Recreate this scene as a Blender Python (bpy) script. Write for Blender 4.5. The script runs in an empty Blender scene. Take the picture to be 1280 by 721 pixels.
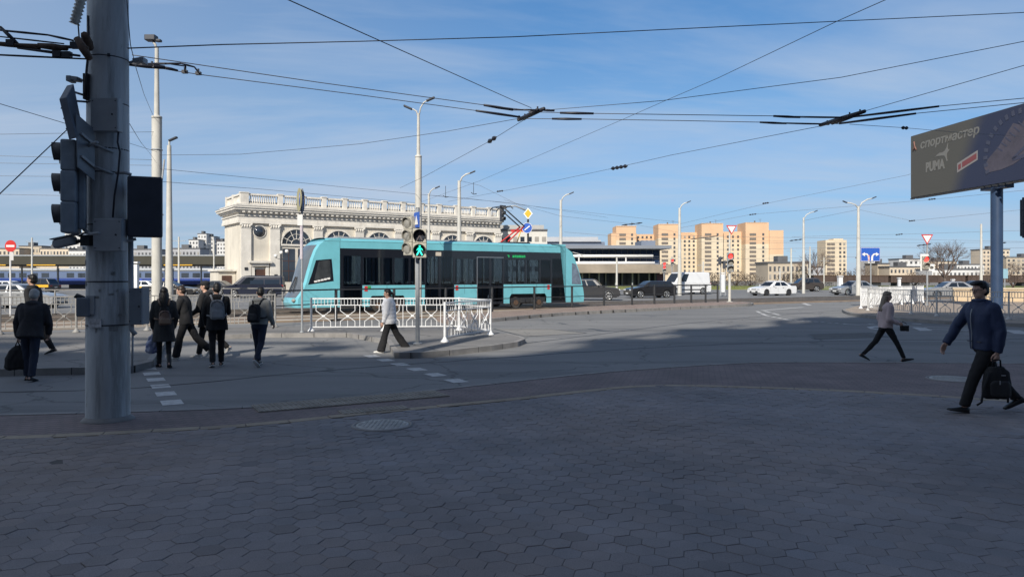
import bpy, bmesh, math, random
from mathutils import Vector, Matrix, noise
from mathutils.geometry import tessellate_polygon
random.seed(11)
S = bpy.context.scene
COL = S.collection
R = math.radians
PI = math.pi

# ---------------------------------------------------------------- camera
H, F, CX, HY = 1.75, 930.0, 640.0, 346.0       # eye height, focal length in photo pixels, centre, horizon row
cam = bpy.data.cameras.new('camera')
camo = bpy.data.objects.new('camera', cam)
COL.objects.link(camo)
camo.location = (0, 0, H)
camo.rotation_euler = (R(90), 0, 0)
cam.sensor_width = 36
cam.lens = 36 * F / 1280
cam.shift_y = -(360.5 - HY) / 1280
cam.clip_start = 0.05
cam.clip_end = 4000
S.camera = camo

# ---------------------------------------------------------------- light
SUN_EL = 35.0
LIGHT_AZ = R(18)              # heading the light travels (from +Y towards +X)
sun = bpy.data.lights.new('sun', 'SUN')
suno = bpy.data.objects.new('sun', sun)
COL.objects.link(suno)
sun.energy = 5.0
sun.angle = R(0.5)
sun.color = (1.0, 0.935, 0.83)
tdir = Vector((math.sin(LIGHT_AZ) * math.cos(R(SUN_EL)), math.cos(LIGHT_AZ) * math.cos(R(SUN_EL)), -math.sin(R(SUN_EL))))
suno.rotation_euler = tdir.to_track_quat('-Z', 'Y').to_euler()
suno.location = (-60, -60, 60)

W = bpy.data.worlds.new("World")
S.world = W
W.use_nodes = True
nt = W.node_tree
nt.nodes.clear()
def wn(t, **k):
    n = nt.nodes.new(t)
    for a, b in k.items(): setattr(n, a, b)
    return n
wout = wn('ShaderNodeOutputWorld')
bg = wn('ShaderNodeBackground')
sky = wn('ShaderNodeTexSky', sky_type='NISHITA', sun_disc=False)
sky.sun_elevation = R(SUN_EL)
sky.sun_rotation = LIGHT_AZ + PI               # the sun stands opposite to where its light travels
sky.air_density = 1.0
sky.dust_density = 0.25
sky.ozone_density = 1.2
SKY_STRENGTH = 0.089
bg.inputs['Strength'].default_value = SKY_STRENGTH
TINT = [(.355, .53, .96), (.375, .475, .70), (.445, .57, .755), (.56, .70, .83), (.43, .72, .95), (.15, .29, .50)]
# thin cirrus: stretched noise over the direction of view, mixed into the sky
tc = wn('ShaderNodeTexCoord')
sep = wn('ShaderNodeSeparateXYZ')
nt.links.new(tc.outputs['Generated'], sep.inputs[0])
def wmath(op, a, b=None):
    n = wn('ShaderNodeMath', operation=op)
    for i, v in enumerate((a, b)):
        if v is None: continue
        if isinstance(v, (int, float)): n.inputs[i].default_value = v
        else: nt.links.new(v, n.inputs[i])
    return n.outputs[0]
den = wmath('ADD', wmath('MAXIMUM', sep.outputs[2], 0.0), 0.10)
ux = wmath('DIVIDE', sep.outputs[0], den)
uy = wmath('DIVIDE', sep.outputs[1], den)
comb = wn('ShaderNodeCombineXYZ')
nt.links.new(ux, comb.inputs[0]); nt.links.new(uy, comb.inputs[1])
mp = wn('ShaderNodeMapping')
mp.inputs['Rotation'].default_value = (0, 0, R(24))
mp.inputs['Scale'].default_value = (0.40, 1.05, 1)
nt.links.new(comb.outputs[0], mp.inputs['Vector'])
nz = wn('ShaderNodeTexNoise'); nz.inputs['Scale'].default_value = 0.75; nz.inputs['Detail'].default_value = 7; nz.inputs['Roughness'].default_value = 0.58
nz.inputs['Distortion'].default_value = 0.5
nt.links.new(mp.outputs[0], nz.inputs['Vector'])
rmp = wn('ShaderNodeMapRange'); rmp.inputs['From Min'].default_value = 0.42; rmp.inputs['From Max'].default_value = 0.70
rmp.inputs['To Min'].default_value = 0.0; rmp.inputs['To Max'].default_value = 0.74
nt.links.new(nz.outputs[0], rmp.inputs['Value'])
mixc = wn('ShaderNodeMix', data_type='RGBA')
# the veil is denser towards the left
side = wn('ShaderNodeMapRange'); side.inputs['From Min'].default_value = -0.75; side.inputs['From Max'].default_value = 0.05
side.inputs['To Min'].default_value = 0.5; side.inputs['To Max'].default_value = 0.0
nt.links.new(wmath('DIVIDE', sep.outputs[0], wmath('ADD', wmath('ABSOLUTE', sep.outputs[1]), 0.1)), side.inputs['Value'])
nt.links.new(wmath('ADD', rmp.outputs[0], side.outputs[0]), mixc.inputs['Factor'])
# clear air: the low sky stays pale blue instead of yellow
tint = wn('ShaderNodeValToRGB')
tint.color_ramp.elements[0].position = 0.0; tint.color_ramp.elements[0].color = (1, 1, 1, 1)
tint.color_ramp.elements[1].position = 0.62; tint.color_ramp.elements[1].color = (1, 1, 1, 1)
for pos_ in (0.06, 0.12, 0.22, 0.40): tint.color_ramp.elements.new(pos_).color = (1, 1, 1, 1)
for el_, c_ in zip(tint.color_ramp.elements, TINT): el_.color = (*c_, 1)
nt.links.new(sep.outputs[2], tint.inputs[0])
tmul = wn('ShaderNodeVectorMath', operation='MULTIPLY')
nt.links.new(sky.outputs[0], tmul.inputs[0]); nt.links.new(tint.outputs[0], tmul.inputs[1])
tsc = wn('ShaderNodeVectorMath', operation='SCALE'); tsc.inputs['Scale'].default_value = 1.35
nt.links.new(tmul.outputs[0], tsc.inputs[0])
nt.links.new(tsc.outputs[0], mixc.inputs[6])
mixc.inputs[7].default_value = (5.3, 6.2, 7.6, 1)
hsv = wn('ShaderNodeHueSaturation')
hsv.inputs['Saturation'].default_value = 1.03
nt.links.new(mixc.outputs[2], hsv.inputs['Color'])
nt.links.new(hsv.outputs[0], bg.inputs['Color'])
nt.links.new(bg.outputs[0], wout.inputs[0])

S.view_settings.view_transform = 'Standard'
S.view_settings.look = 'None'
S.view_settings.gamma = 1
S.view_settings.use_curve_mapping = False
S.view_settings.exposure = 0.12
S.render.engine = 'CYCLES'
S.cycles.max_bounces = 6
S.cycles.transparent_max_bounces = 12

# ---------------------------------------------------------------- helpers
def at(px, py, d):
    """a point of the place seen at photo pixel (px, py), d metres ahead"""
    return Vector(((px - CX) / F * d, d, H + (HY - py) / F * d))
def gd(px, py, z=0.0):
    """the point of the level z that is seen at photo pixel (px, py)"""
    return at(px, py, (H - z) * F / (py - HY))
def hz(px, py, z):
    return at(px, py, (z - H) * F / (HY - py))
ROAD = -0.13

def thing(name, label, cat, loc=(0, 0, 0), rz=0.0, group=None):
    o = bpy.data.objects.new(name, None)
    COL.objects.link(o)
    o.location = loc
    o.rotation_euler = (0, 0, rz)
    o.empty_display_size = 0.2
    tag(o, label, cat, group)
    return o
def tag(o, label=None, cat=None, group=None, kind=None):
    if label: o['label'] = label
    if cat: o['category'] = cat
    if group: o['group'] = group
    if kind: o['kind'] = kind
    return o
def copy_tree(o, parent=None):
    c = o.copy()
    COL.objects.link(c)
    if parent: c.parent = parent
    for ch in list(o.children): copy_tree(ch, c)
    return c

class MB:
    def __init__(s):
        s.v, s.f, s.mi, s.sm = [], [], [], []
    def add(s, vs, fs, mi=0, smooth=False, M=None):
        b = len(s.v)
        s.v += [tuple(M @ Vector(p)) for p in vs] if M is not None else [tuple(p) for p in vs]
        for f in fs:
            s.f.append(tuple(b + i for i in f)); s.mi.append(mi); s.sm.append(smooth)
        return s
    def box(s, c, size, rz=0.0, mi=0, M=None, rot=None):
        x, y, z = size[0] / 2, size[1] / 2, size[2] / 2
        vs = [(-x, -y, -z), (x, -y, -z), (x, y, -z), (-x, y, -z), (-x, -y, z), (x, -y, z), (x, y, z), (-x, y, z)]
        T = Matrix.Translation(c) @ (rot.to_4x4() if rot is not None else Matrix.Rotation(rz, 4, 'Z'))
        if M is not None: T = M @ T
        return s.add(vs, [(0, 3, 2, 1), (4, 5, 6, 7), (0, 1, 5, 4), (1, 2, 6, 5), (2, 3, 7, 6), (3, 0, 4, 7)], mi, False, T)
    def span(s, x0, x1, y0, y1, z0, z1, mi=0):
        return s.box(((x0 + x1) / 2, (y0 + y1) / 2, (z0 + z1) / 2), (abs(x1 - x0), abs(y1 - y0), abs(z1 - z0)), 0, mi)
    def beam(s, p0, p1, w, h, mi=0):
        p0, p1 = Vector(p0), Vector(p1)
        d = p1 - p0
        q = d.to_track_quat('X', 'Z').to_matrix()
        return s.box((p0 + p1) / 2, (d.length, w, h), 0, mi, None, q)
    def cyl(s, p0, p1, r0, r1=None, n=12, mi=0, smooth=True, caps=True):
        r1 = r0 if r1 is None else r1
        p0, p1 = Vector(p0), Vector(p1)
        q = (p1 - p0).to_track_quat('Z', 'Y').to_matrix()
        vs = []
        for p, r in ((p0, r0), (p1, r1)):
            for i in range(n):
                a = 2 * PI * i / n
                vs.append(p + q @ Vector((r * math.cos(a), r * math.sin(a), 0)))
        fs = [(i, (i + 1) % n, n + (i + 1) % n, n + i) for i in range(n)]
        s.add(vs, fs, mi, smooth)
        if caps:
            s.add(vs[:n], [tuple(reversed(range(n)))], mi)
            s.add(vs[n:], [tuple(range(n))], mi)
        return s
    def tube(s, pts, r, n=6, mi=0, caps=True):
        pts = [Vector(p) for p in pts]
        rs = r if isinstance(r, (list, tuple)) else [r] * len(pts)
        vs, fs = [], []
        up = Vector((0, 0, 1))
        prev = None
        for k, p in enumerate(pts):
            t = (pts[min(k + 1, len(pts) - 1)] - pts[max(k - 1, 0)])
            if t.length < 1e-9: t = Vector((0, 0, 1))
            t.normalize()
            if prev is None:
                a = t.cross(up)
                if a.length < 1e-3: a = t.cross(Vector((1, 0, 0)))
            else:
                a = prev - t * prev.dot(t)
            a.normalize(); prev = a
            b = t.cross(a)
            for i in range(n):
                g = 2 * PI * i / n
                vs.append(p + (a * math.cos(g) + b * math.sin(g)) * rs[k])
        for k in range(len(pts) - 1):
            for i in range(n):
                j = (i + 1) % n
                fs.append((k * n + i, k * n + j, (k + 1) * n + j, (k + 1) * n + i))
        if caps:
            fs.append(tuple(reversed(range(n)))); fs.append(tuple(range((len(pts) - 1) * n, len(pts) * n)))
        return s.add(vs, fs, mi, True)
    def lathe(s, prof, c=(0, 0, 0), n=16, mi=0, sx=1, sy=1):
        c = Vector(c); vs, fs = [], []
        for (r, z) in prof:
            for i in range(n):
                a = 2 * PI * i / n
                vs.append(c + Vector((r * sx * math.cos(a), r * sy * math.sin(a), z)))
        for k in range(len(prof) - 1):
            for i in range(n):
                j = (i + 1) % n
                fs.append((k * n + i, k * n + j, (k + 1) * n + j, (k + 1) * n + i))
        fs.append(tuple(reversed(range(n)))); fs.append(tuple(range((len(prof) - 1) * n, len(prof) * n)))
        return s.add(vs, fs, mi, True)
    def ball(s, c, r, n=12, m=8, mi=0, M=None):
        r = r if isinstance(r, (tuple, list)) else (r, r, r)
        c = Vector(c); vs = [c + Vector((0, 0, -r[2]))]; fs = []
        for k in range(1, m):
            t = -PI / 2 + PI * k / m
            for i in range(n):
                a = 2 * PI * i / n
                vs.append(c + Vector((r[0] * math.cos(t) * math.cos(a), r[1] * math.cos(t) * math.sin(a), r[2] * math.sin(t))))
        vs.append(c + Vector((0, 0, r[2])))
        for i in range(n):
            fs.append((0, 1 + (i + 1) % n, 1 + i))
            fs.append((len(vs) - 1, 1 + (m - 2) * n + i, 1 + (m - 2) * n + (i + 1) % n))
        for k in range(m - 2):
            for i in range(n):
                a, b = 1 + k * n + i, 1 + k * n + (i + 1) % n
                fs.append((a, b, b + n, a + n))
        return s.add(vs, fs, mi, True, M)
    def poly(s, pts, z0, z1=None, mi=0, M=None):
        """flat sheet (z1 None) or prism over a plan outline"""
        P = [Vector((p[0], p[1], 0)) for p in pts]
        area = sum(P[i].x * P[(i + 1) % len(P)].y - P[(i + 1) % len(P)].x * P[i].y for i in range(len(P)))
        if area < 0: P.reverse()
        tri = tessellate_polygon([P])
        def up(t):
            a, b, c = (P[i] for i in t)
            return t if (b - a).cross(c - a).z > 0 else (t[0], t[2], t[1])
        tri = [up(t) for t in tri]
        zt = z0 if z1 is None else z1
        s.add([(p.x, p.y, zt) for p in P], tri, mi, False, M)
        if z1 is not None:
            n = len(P)
            s.add([(p.x, p.y, z0) for p in P] + [(p.x, p.y, z1) for p in P],
                  [(i, (i + 1) % n, n + (i + 1) % n, n + i) for i in range(n)], mi, False, M)
            s.add([(p.x, p.y, z0) for p in P], [(t[0], t[2], t[1]) for t in tri], mi, False, M)
        return s
    def plate(s, pts, th, M, mi=0):
        """outline in a vertical plane: pts are (x, z), thickness along +y from 0 to th (local frame M)"""
        T = M @ Matrix.Rotation(R(90), 4, 'X')
        return s.poly(pts, -th, 0, mi, T)
    def loft(s, rings, mi=0, smooth=True, caps=True, closed=True):
        n = len(rings[0]); vs = [p for r in rings for p in r]; fs = []
        for k in range(len(rings) - 1):
            for i in range(n if closed else n - 1):
                j = (i + 1) % n
                fs.append((k * n + i, k * n + j, (k + 1) * n + j, (k + 1) * n + i))
        if caps:
            fs.append(tuple(reversed(range(n)))); fs.append(tuple(range((len(rings) - 1) * n, len(rings) * n)))
        return s.add(vs, fs, mi, smooth)
    def build(s, name, mats, parent=None, bevel=0.0, seg=2, loc=None, rz=None, angle=35):
        me = bpy.data.meshes.new(name)
        me.from_pydata(s.v, [], s.f)
        mats = mats if isinstance(mats, (list, tuple)) else [mats]
        for m in mats: me.materials.append(m)
        me.polygons.foreach_set('material_index', s.mi)
        me.polygons.foreach_set('use_smooth', s.sm)
        me.update()
        o = bpy.data.objects.new(name, me)
        COL.objects.link(o)
        if parent: o.parent = parent
        if loc is not None: o.location = loc
        if rz is not None: o.rotation_euler = (0, 0, rz)
        if bevel:
            m = o.modifiers.new('bevel', 'BEVEL'); m.width = bevel; m.segments = seg; m.limit_method = 'ANGLE'; m.angle_limit = R(angle)
            m.harden_normals = False
        return o

# ---------------------------------------------------------------- materials
def mat(name, col, rough=0.6, metal=0.0, var=0.0, vscale=3.0, bump=0.0, bscale=40.0, col2=None, spec=0.5, coat=0.0, stretch=(1, 1, 1)):
    m = bpy.data.materials.new(name); m.use_nodes = True
    t = m.node_tree; b = t.nodes['Principled BSDF']
    b.inputs['Base Color'].default_value = (*col, 1)
    b.inputs['Roughness'].default_value = rough
    b.inputs['Metallic'].default_value = metal
    b.inputs['Specular IOR Level'].default_value = spec
    b.inputs['Coat Weight'].default_value = coat
    b.inputs['Coat Roughness'].default_value = 0.06
    tc = t.nodes.new('ShaderNodeTexCoord')
    mp = t.nodes.new('ShaderNodeMapping'); mp.inputs['Scale'].default_value = stretch
    t.links.new(tc.outputs['Object'], mp.inputs['Vector'])
    if var or col2:
        n = t.nodes.new('ShaderNodeTexNoise'); n.inputs['Scale'].default_value = vscale; n.inputs['Detail'].default_value = 6; n.inputs['Roughness'].default_value = 0.62
        t.links.new(mp.outputs[0], n.inputs['Vector'])
        r = t.nodes.new('ShaderNodeMapRange'); r.inputs['From Min'].default_value = 0.3; r.inputs['From Max'].default_value = 0.7
        t.links.new(n.outputs[0], r.inputs['Value'])
        mx = t.nodes.new('ShaderNodeMix'); mx.data_type = 'RGBA'
        c2 = col2 or tuple(c * (1 - var) for c in col)
        c1 = col if col2 else tuple(min(1, c * (1 + var * 0.6)) for c in col)
        mx.inputs[6].default_value = (*c1, 1); mx.inputs[7].default_value = (*c2, 1)
        t.links.new(r.outputs[0], mx.inputs['Factor'])
        t.links.new(mx.outputs[2], b.inputs['Base Color'])
    if bump:
        n2 = t.nodes.new('ShaderNodeTexNoise'); n2.inputs['Scale'].default_value = bscale; n2.inputs['Detail'].default_value = 4
        t.links.new(mp.outputs[0], n2.inputs['Vector'])
        bp = t.nodes.new('ShaderNodeBump'); bp.inputs['Strength'].default_value = bump; bp.inputs['Distance'].default_value = 0.02
        t.links.new(n2.outputs[0], bp.inputs['Height'])
        t.links.new(bp.outputs[0], b.inputs['Normal'])
    return m
def overlay(m, col, scale, lo, hi, amount, stretch=(1, 1, 1)):
    """chips, rust, stains or streaks of another colour laid over a material"""
    t = m.node_tree; b = t.nodes['Principled BSDF']; inp = b.inputs['Base Color']
    tc = t.nodes.new('ShaderNodeTexCoord'); mp = t.nodes.new('ShaderNodeMapping'); mp.inputs['Scale'].default_value = stretch
    n = t.nodes.new('ShaderNodeTexNoise'); n.inputs['Scale'].default_value = scale; n.inputs['Detail'].default_value = 7; n.inputs['Roughness'].default_value = 0.7
    r = t.nodes.new('ShaderNodeMapRange'); r.inputs['From Min'].default_value = lo; r.inputs['From Max'].default_value = hi; r.inputs['To Max'].default_value = amount
    mx = t.nodes.new('ShaderNodeMix'); mx.data_type = 'RGBA'; mx.inputs[7].default_value = (*col, 1)
    t.links.new(tc.outputs['Object'], mp.inputs['Vector']); t.links.new(mp.outputs[0], n.inputs['Vector']); t.links.new(n.outputs[0], r.inputs['Value']); t.links.new(r.outputs[0], mx.inputs['Factor'])
    if inp.is_linked: t.links.new(inp.links[0].from_socket, mx.inputs[6])
    else: mx.inputs[6].default_value = inp.default_value
    t.links.new(mx.outputs[2], inp)
def emit(name, col, k):
    m = mat(name, col, 0.4)
    b = m.node_tree.nodes['Principled BSDF']
    b.inputs['Emission Color'].default_value = (*col, 1); b.inputs['Emission Strength'].default_value = k
    return m
def glass(name, tint, keep, rough=0.03):
    """tinted pane one can see through a little: keep = how much passes"""
    m = bpy.data.materials.new(name); m.use_nodes = True
    t = m.node_tree; t.nodes.clear()
    o = t.nodes.new('ShaderNodeOutputMaterial')
    tr = t.nodes.new('ShaderNodeBsdfTransparent'); tr.inputs[0].default_value = tuple(keep * c for c in tint) + (1,)
    g = t.nodes.new('ShaderNodeBsdfGlossy'); g.inputs['Roughness'].default_value = rough
    lw = t.nodes.new('ShaderNodeLayerWeight'); lw.inputs['Blend'].default_value = 0.25
    ad = t.nodes.new('ShaderNodeMath'); ad.operation = 'ADD'; ad.inputs[1].default_value = 0.03
    t.links.new(lw.outputs['Fresnel'], ad.inputs[0])
    mx = t.nodes.new('ShaderNodeMixShader')
    t.links.new(ad.outputs[0], mx.inputs[0]); t.links.new(tr.outputs[0], mx.inputs[1]); t.links.new(g.outputs[0], mx.inputs[2])
    t.links.new(mx.outputs[0], o.inputs[0])
    return m

M = {}
M['galv'] = mat('galvanised steel', (0.33, 0.35, 0.37), 0.55, 0.2, 0.2, 5, 0.1, 60)
M['pole_grey'] = mat('weathered pole paint', (0.47, 0.495, 0.51), 0.5, 0.0, 0.34, 2.2, 0.5, 18, stretch=(1, 1, 0.25))
M['conc_pole'] = mat('pale concrete pole', (0.56, 0.55, 0.51), 0.8, 0, 0.16, 1.5, 0.2, 30)
M['white_paint'] = mat('white fence paint', (0.74, 0.75, 0.76), 0.45, 0, 0.1, 6)
M['grey_paint'] = mat('grey fence paint', (0.29, 0.285, 0.275), 0.5, 0, 0.2, 6)
M['black_metal'] = mat('dark metal', (0.035, 0.037, 0.042), 0.5, 0.1, 0.3, 8)
M['rubber'] = mat('rubber', (0.022, 0.022, 0.024), 0.85)
M['box_grey'] = mat('grey cabinet paint', (0.30, 0.325, 0.35), 0.5, 0, 0.15, 5)
M['box_dark'] = mat('dark blue grey housing', (0.035, 0.042, 0.06), 0.5, 0, 0.2, 6)
M['wire'] = mat('overhead cable', (0.05, 0.055, 0.07), 0.6)
M['wire_thick'] = mat('insulated cable', (0.015, 0.017, 0.028), 0.5)
M['wire_far'] = mat('cable with haze tone', (0.15, 0.16, 0.18), 0.5)  # paler than the near cables; distance haze put into the colour
M['copper'] = mat('trolley wire', (0.09, 0.085, 0.09), 0.5, 0.3)
M['ceramic'] = mat('insulator', (0.62, 0.60, 0.54), 0.3, 0, 0.2, 12)
M['rust'] = mat('rusty fitting', (0.10, 0.062, 0.042), 0.8, 0, 0.5, 12)
M['teal'] = mat('turquoise tram paint', (0.17, 0.50, 0.585), 0.28, 0, 0.10, 1.1, coat=0.4)
M['dark_band'] = mat('black window band', (0.012, 0.014, 0.02), 0.12, 0, 0, coat=0.5)
M['tram_glass'] = glass('tinted tram glass', (0.88, 1.0, 1.1), 0.50)
M['wind_glass'] = glass('windscreen glass', (0.95, 1, 1), 0.5)
M['car_glass'] = mat('car glass', (0.012, 0.016, 0.022), 0.04, 0, spec=0.8)
M['pane'] = mat('window pane', (0.035, 0.045, 0.062), 0.08, 0, 0.5, 0.4, spec=0.8)
M['pane_blue'] = mat('blue office glass', (0.03, 0.055, 0.12), 0.08, 0, 0.5, 0.12, spec=0.8)
M['chrome'] = mat('alloy', (0.55, 0.56, 0.57), 0.28, 0.8)
M['lens_off'] = mat('unlit lens', (0.30, 0.29, 0.26), 0.25, 0, 0.25, 20)
M['red_on'] = emit('lit red lens', (1.0, 0.06, 0.05), 1.6)
M['green_on'] = emit('lit green figure', (0.03, 0.95, 0.62), 1.5)
M['led_green'] = emit('green led text', (0.02, 0.5, 0.15), 0.22)
M['tl_beige'] = mat('signal housing beige', (0.42, 0.40, 0.34), 0.5, 0, 0.12, 8)
M['red'] = mat('red paint', (0.55, 0.04, 0.04), 0.4, 0, 0.1, 8)
M['white'] = mat('white paint', (0.78, 0.78, 0.77), 0.45, 0, 0.06, 8)
M['blue_sign'] = mat('blue sign sheeting', (0.03, 0.11, 0.48), 0.4, 0, 0.08, 6)
M['yellow'] = mat('yellow paint', (0.75, 0.42, 0.03), 0.45, 0, 0.1, 6)
M['cream'] = mat('cream stucco', (0.66, 0.61, 0.52), 0.9, 0, 0.15, 0.5, 0.15, 6)
M['cream_trim'] = mat('pale stone trim', (0.71, 0.67, 0.60), 0.9, 0, 0.18, 0.8, 0.2, 5)
M['roof_dark'] = mat('dark tin roof', (0.10, 0.10, 0.105), 0.6, 0, 0.2, 0.6)
M['door_brown'] = mat('brown door wood', (0.085, 0.042, 0.03), 0.6, 0, 0.25, 3)
M['rail_steel'] = mat('worn rail steel', (0.32, 0.30, 0.28), 0.3, 0.8, 0.2, 3)
M['seat'] = mat('seat fabric', (0.05, 0.06, 0.09), 0.9)
M['lamp_globe'] = mat('milky globe', (0.78, 0.77, 0.72), 0.3)
M['brass'] = mat('yellow grab pole', (0.45, 0.34, 0.10), 0.35, 0.3)

overlay(M['pole_grey'], (0.12, 0.085, 0.065), 9, 0.64, 0.70, 0.8, (1, 1, .4))
overlay(M['pole_grey'], (0.20, 0.21, 0.21), 5, 0.5, 0.62, 0.7, (1.4, 1.4, .12))
overlay(M['white_paint'], (0.26, 0.17, 0.11), 7, 0.66, 0.72, 0.75)
overlay(M['grey_paint'], (0.16, 0.10, 0.07), 7, 0.62, 0.70, 0.7)
overlay(M['cream'], (0.40, 0.36, 0.30), 1.4, 0.52, 0.68, 0.3, (1, 1, .10))
overlay(M['cream_trim'], (0.36, 0.33, 0.29), 1.6, 0.54, 0.68, 0.4, (1, 1, .16))
overlay(M['conc_pole'], (0.33, 0.31, 0.28), 3, 0.52, 0.66, 0.6, (1, 1, .12))
overlay(M['teal'], (0.10, 0.26, 0.29), 2.2, 0.56, 0.72, 0.35, (.5, 1, .9))
# ---------------------------------------------------------------- ground materials
def tree_of(name):
    m = bpy.data.materials.new(name); m.use_nodes = True
    return m, m.node_tree, m.node_tree.nodes['Principled BSDF']
def asphalt(name, c1, c2, patch):
    m, t, b = tree_of(name)
    tc = t.nodes.new('ShaderNodeTexCoord')
    def nz(sc, det, st=(1, 1, 1)):
        mp = t.nodes.new('ShaderNodeMapping'); mp.inputs['Scale'].default_value = st
        t.links.new(tc.outputs['Object'], mp.inputs['Vector'])
        n = t.nodes.new('ShaderNodeTexNoise'); n.inputs['Scale'].default_value = sc; n.inputs['Detail'].default_value = det; n.inputs['Roughness'].default_value = 0.65
        t.links.new(mp.outputs[0], n.inputs['Vector']); return n.outputs[0]
    def rng(x, a, bb, lo=0, hi=1):
        r = t.nodes.new('ShaderNodeMapRange'); r.inputs['From Min'].default_value = a; r.inputs['From Max'].default_value = bb
        r.inputs['To Min'].default_value = lo; r.inputs['To Max'].default_value = hi
        t.links.new(x, r.inputs['Value']); return r.outputs[0]
    def mix(f, a, bb):
        x = t.nodes.new('ShaderNodeMix'); x.data_type = 'RGBA'; t.links.new(f, x.inputs['Factor'])
        for i, v in ((6, a), (7, bb)):
            if isinstance(v, tuple): x.inputs[i].default_value = (*v, 1)
            else: t.links.new(v, x.inputs[i])
        return x.outputs[2]
    base = mix(rng(nz(0.35, 6), 0.35, 0.65), c1, c2)
    base = mix(rng(nz(0.12, 3, (0.4, 1.6, 1)), 0.5, 0.62, 0, 0.55), base, patch)
    base = mix(rng(nz(90, 2), 0.3, 0.7, 0, 0.35), base, tuple(c * 0.45 for c in c1))
    base = mix(rng(nz(0.6, 3, (0.09, 1.1, 1)), 0.52, 0.60, 0, 0.5), base, tuple(c * 0.72 for c in patch))       # tyre polished lanes
    base = mix(rng(nz(0.9, 5), 0.66, 0.72, 0, 0.55), base, tuple(c * 0.5 for c in patch))                      # oil drips and stains
    vo = t.nodes.new('ShaderNodeTexVoronoi'); vo.feature = 'DISTANCE_TO_EDGE'; vo.inputs['Scale'].default_value = 0.22
    wob = t.nodes.new('ShaderNodeTexNoise'); wob.inputs['Scale'].default_value = 1.2; wob.inputs['Detail'].default_value = 4
    t.links.new(tc.outputs['Object'], wob.inputs['Vector'])
    va = t.nodes.new('ShaderNodeVectorMath'); va.operation = 'MULTIPLY_ADD'; va.inputs[1].default_value = (1.2, 1.2, 0)
    t.links.new(wob.outputs['Color'], va.inputs[0]); t.links.new(tc.outputs['Object'], va.inputs[2]); t.links.new(va.outputs[0], vo.inputs['Vector'])
    base = mix(rng(vo.outputs[0], 0.0, 0.008, 0.8, 0), base, tuple(c * 0.4 for c in c1))
    t.links.new(base, b.inputs['Base Color'])
    b.inputs['Roughness'].default_value = 0.82
    b.inputs['Specular IOR Level'].default_value = 0.4
    bp = t.nodes.new('ShaderNodeBump'); bp.inputs['Strength'].default_value = 0.35; bp.inputs['Distance'].default_value = 0.01
    t.links.new(nz(120, 3), bp.inputs['Height']); t.links.new(bp.outputs[0], b.inputs['Normal'])
    return m
M['asphalt'] = asphalt('worn asphalt', (0.205, 0.205, 0.205), (0.25, 0.248, 0.245), (0.17, 0.172, 0.175))
M['asphalt_island'] = asphalt('island asphalt', (0.20, 0.193, 0.186), (0.25, 0.24, 0.23), (0.165, 0.162, 0.16))

def brick_mat(name, c1, c2, mortar, w, h, rot, bump=0.4, off=0.5, gap=0.012):
    m, t, b = tree_of(name)
    tc = t.nodes.new('ShaderNodeTexCoord')
    mp = t.nodes.new('ShaderNodeMapping'); mp.inputs['Rotation'].default_value = (0, 0, rot)
    t.links.new(tc.outputs['Object'], mp.inputs['Vector'])
    br = t.nodes.new('ShaderNodeTexBrick')
    br.inputs['Scale'].default_value = 1; br.inputs['Brick Width'].default_value = w; br.inputs['Row Height'].default_value = h
    br.inputs['Mortar Size'].default_value = gap; br.inputs['Mortar Smooth'].default_value = 0.3; br.offset = off
    br.inputs['Color1'].default_value = (*c1, 1); br.inputs['Color2'].default_value = (*c2, 1); br.inputs['Mortar'].default_value = (*mortar, 1)
    t.links.new(mp.outputs[0], br.inputs['Vector'])
    n = t.nodes.new('ShaderNodeTexNoise'); n.inputs['Scale'].default_value = 1.1; n.inputs['Detail'].default_value = 7; n.inputs['Roughness'].default_value = 0.7
    t.links.new(tc.outputs['Object'], n.inputs['Vector'])
    r = t.nodes.new('ShaderNodeMapRange'); r.inputs['From Min'].default_value = 0.35; r.inputs['From Max'].default_value = 0.7; r.inputs['To Min'].default_value = 0.72; r.inputs['To Max'].default_value = 1.15
    t.links.new(n.outputs[0], r.inputs['Value'])
    mu = t.nodes.new('ShaderNodeVectorMath'); mu.operation = 'SCALE'
    t.links.new(br.outputs['Color'], mu.inputs[0]); t.links.new(r.outputs[0], mu.inputs['Scale'])
    t.links.new(mu.outputs[0], b.inputs['Base Color'])
    bp = t.nodes.new('ShaderNodeBump'); bp.inputs['Strength'].default_value = bump; bp.inputs['Distance'].default_value = 0.006; bp.invert = True
    t.links.new(br.outputs['Fac'], bp.inputs['Height']); t.links.new(bp.outputs[0], b.inputs['Normal'])
    b.inputs['Roughness'].default_value = 0.85
    return m
M['brick_pave'] = brick_mat('reddish small pavers', (0.235, 0.18, 0.17), (0.205, 0.16, 0.155), (0.15, 0.125, 0.12), 0.20, 0.10, R(14))
M['platform_pave'] = brick_mat('pinkish platform pavers', (0.36, 0.27, 0.22), (0.31, 0.235, 0.20), (0.16, 0.13, 0.12), 0.2, 0.1, R(32))
M['corner_pave'] = brick_mat('sandy pavers', (0.40, 0.33, 0.26), (0.34, 0.28, 0.23), (0.18, 0.15, 0.13), 0.3, 0.3, R(-10))
M['grout'] = mat('paver grout', (0.10, 0.09, 0.082), 0.95, 0, 0.4, 3)
M['kerb'] = mat('kerb stone', (0.26, 0.25, 0.24), 0.85, 0, 0.25, 2.5, 0.3, 30)
M['kerb_pale'] = mat('pale border stone', (0.33, 0.27, 0.20), 0.85, 0, 0.25, 2.0, 0.3, 30)
M['marking'] = mat('worn road paint', (0.62, 0.62, 0.61), 0.7, 0, 0, 9, col2=(0.36, 0.36, 0.355))
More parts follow.
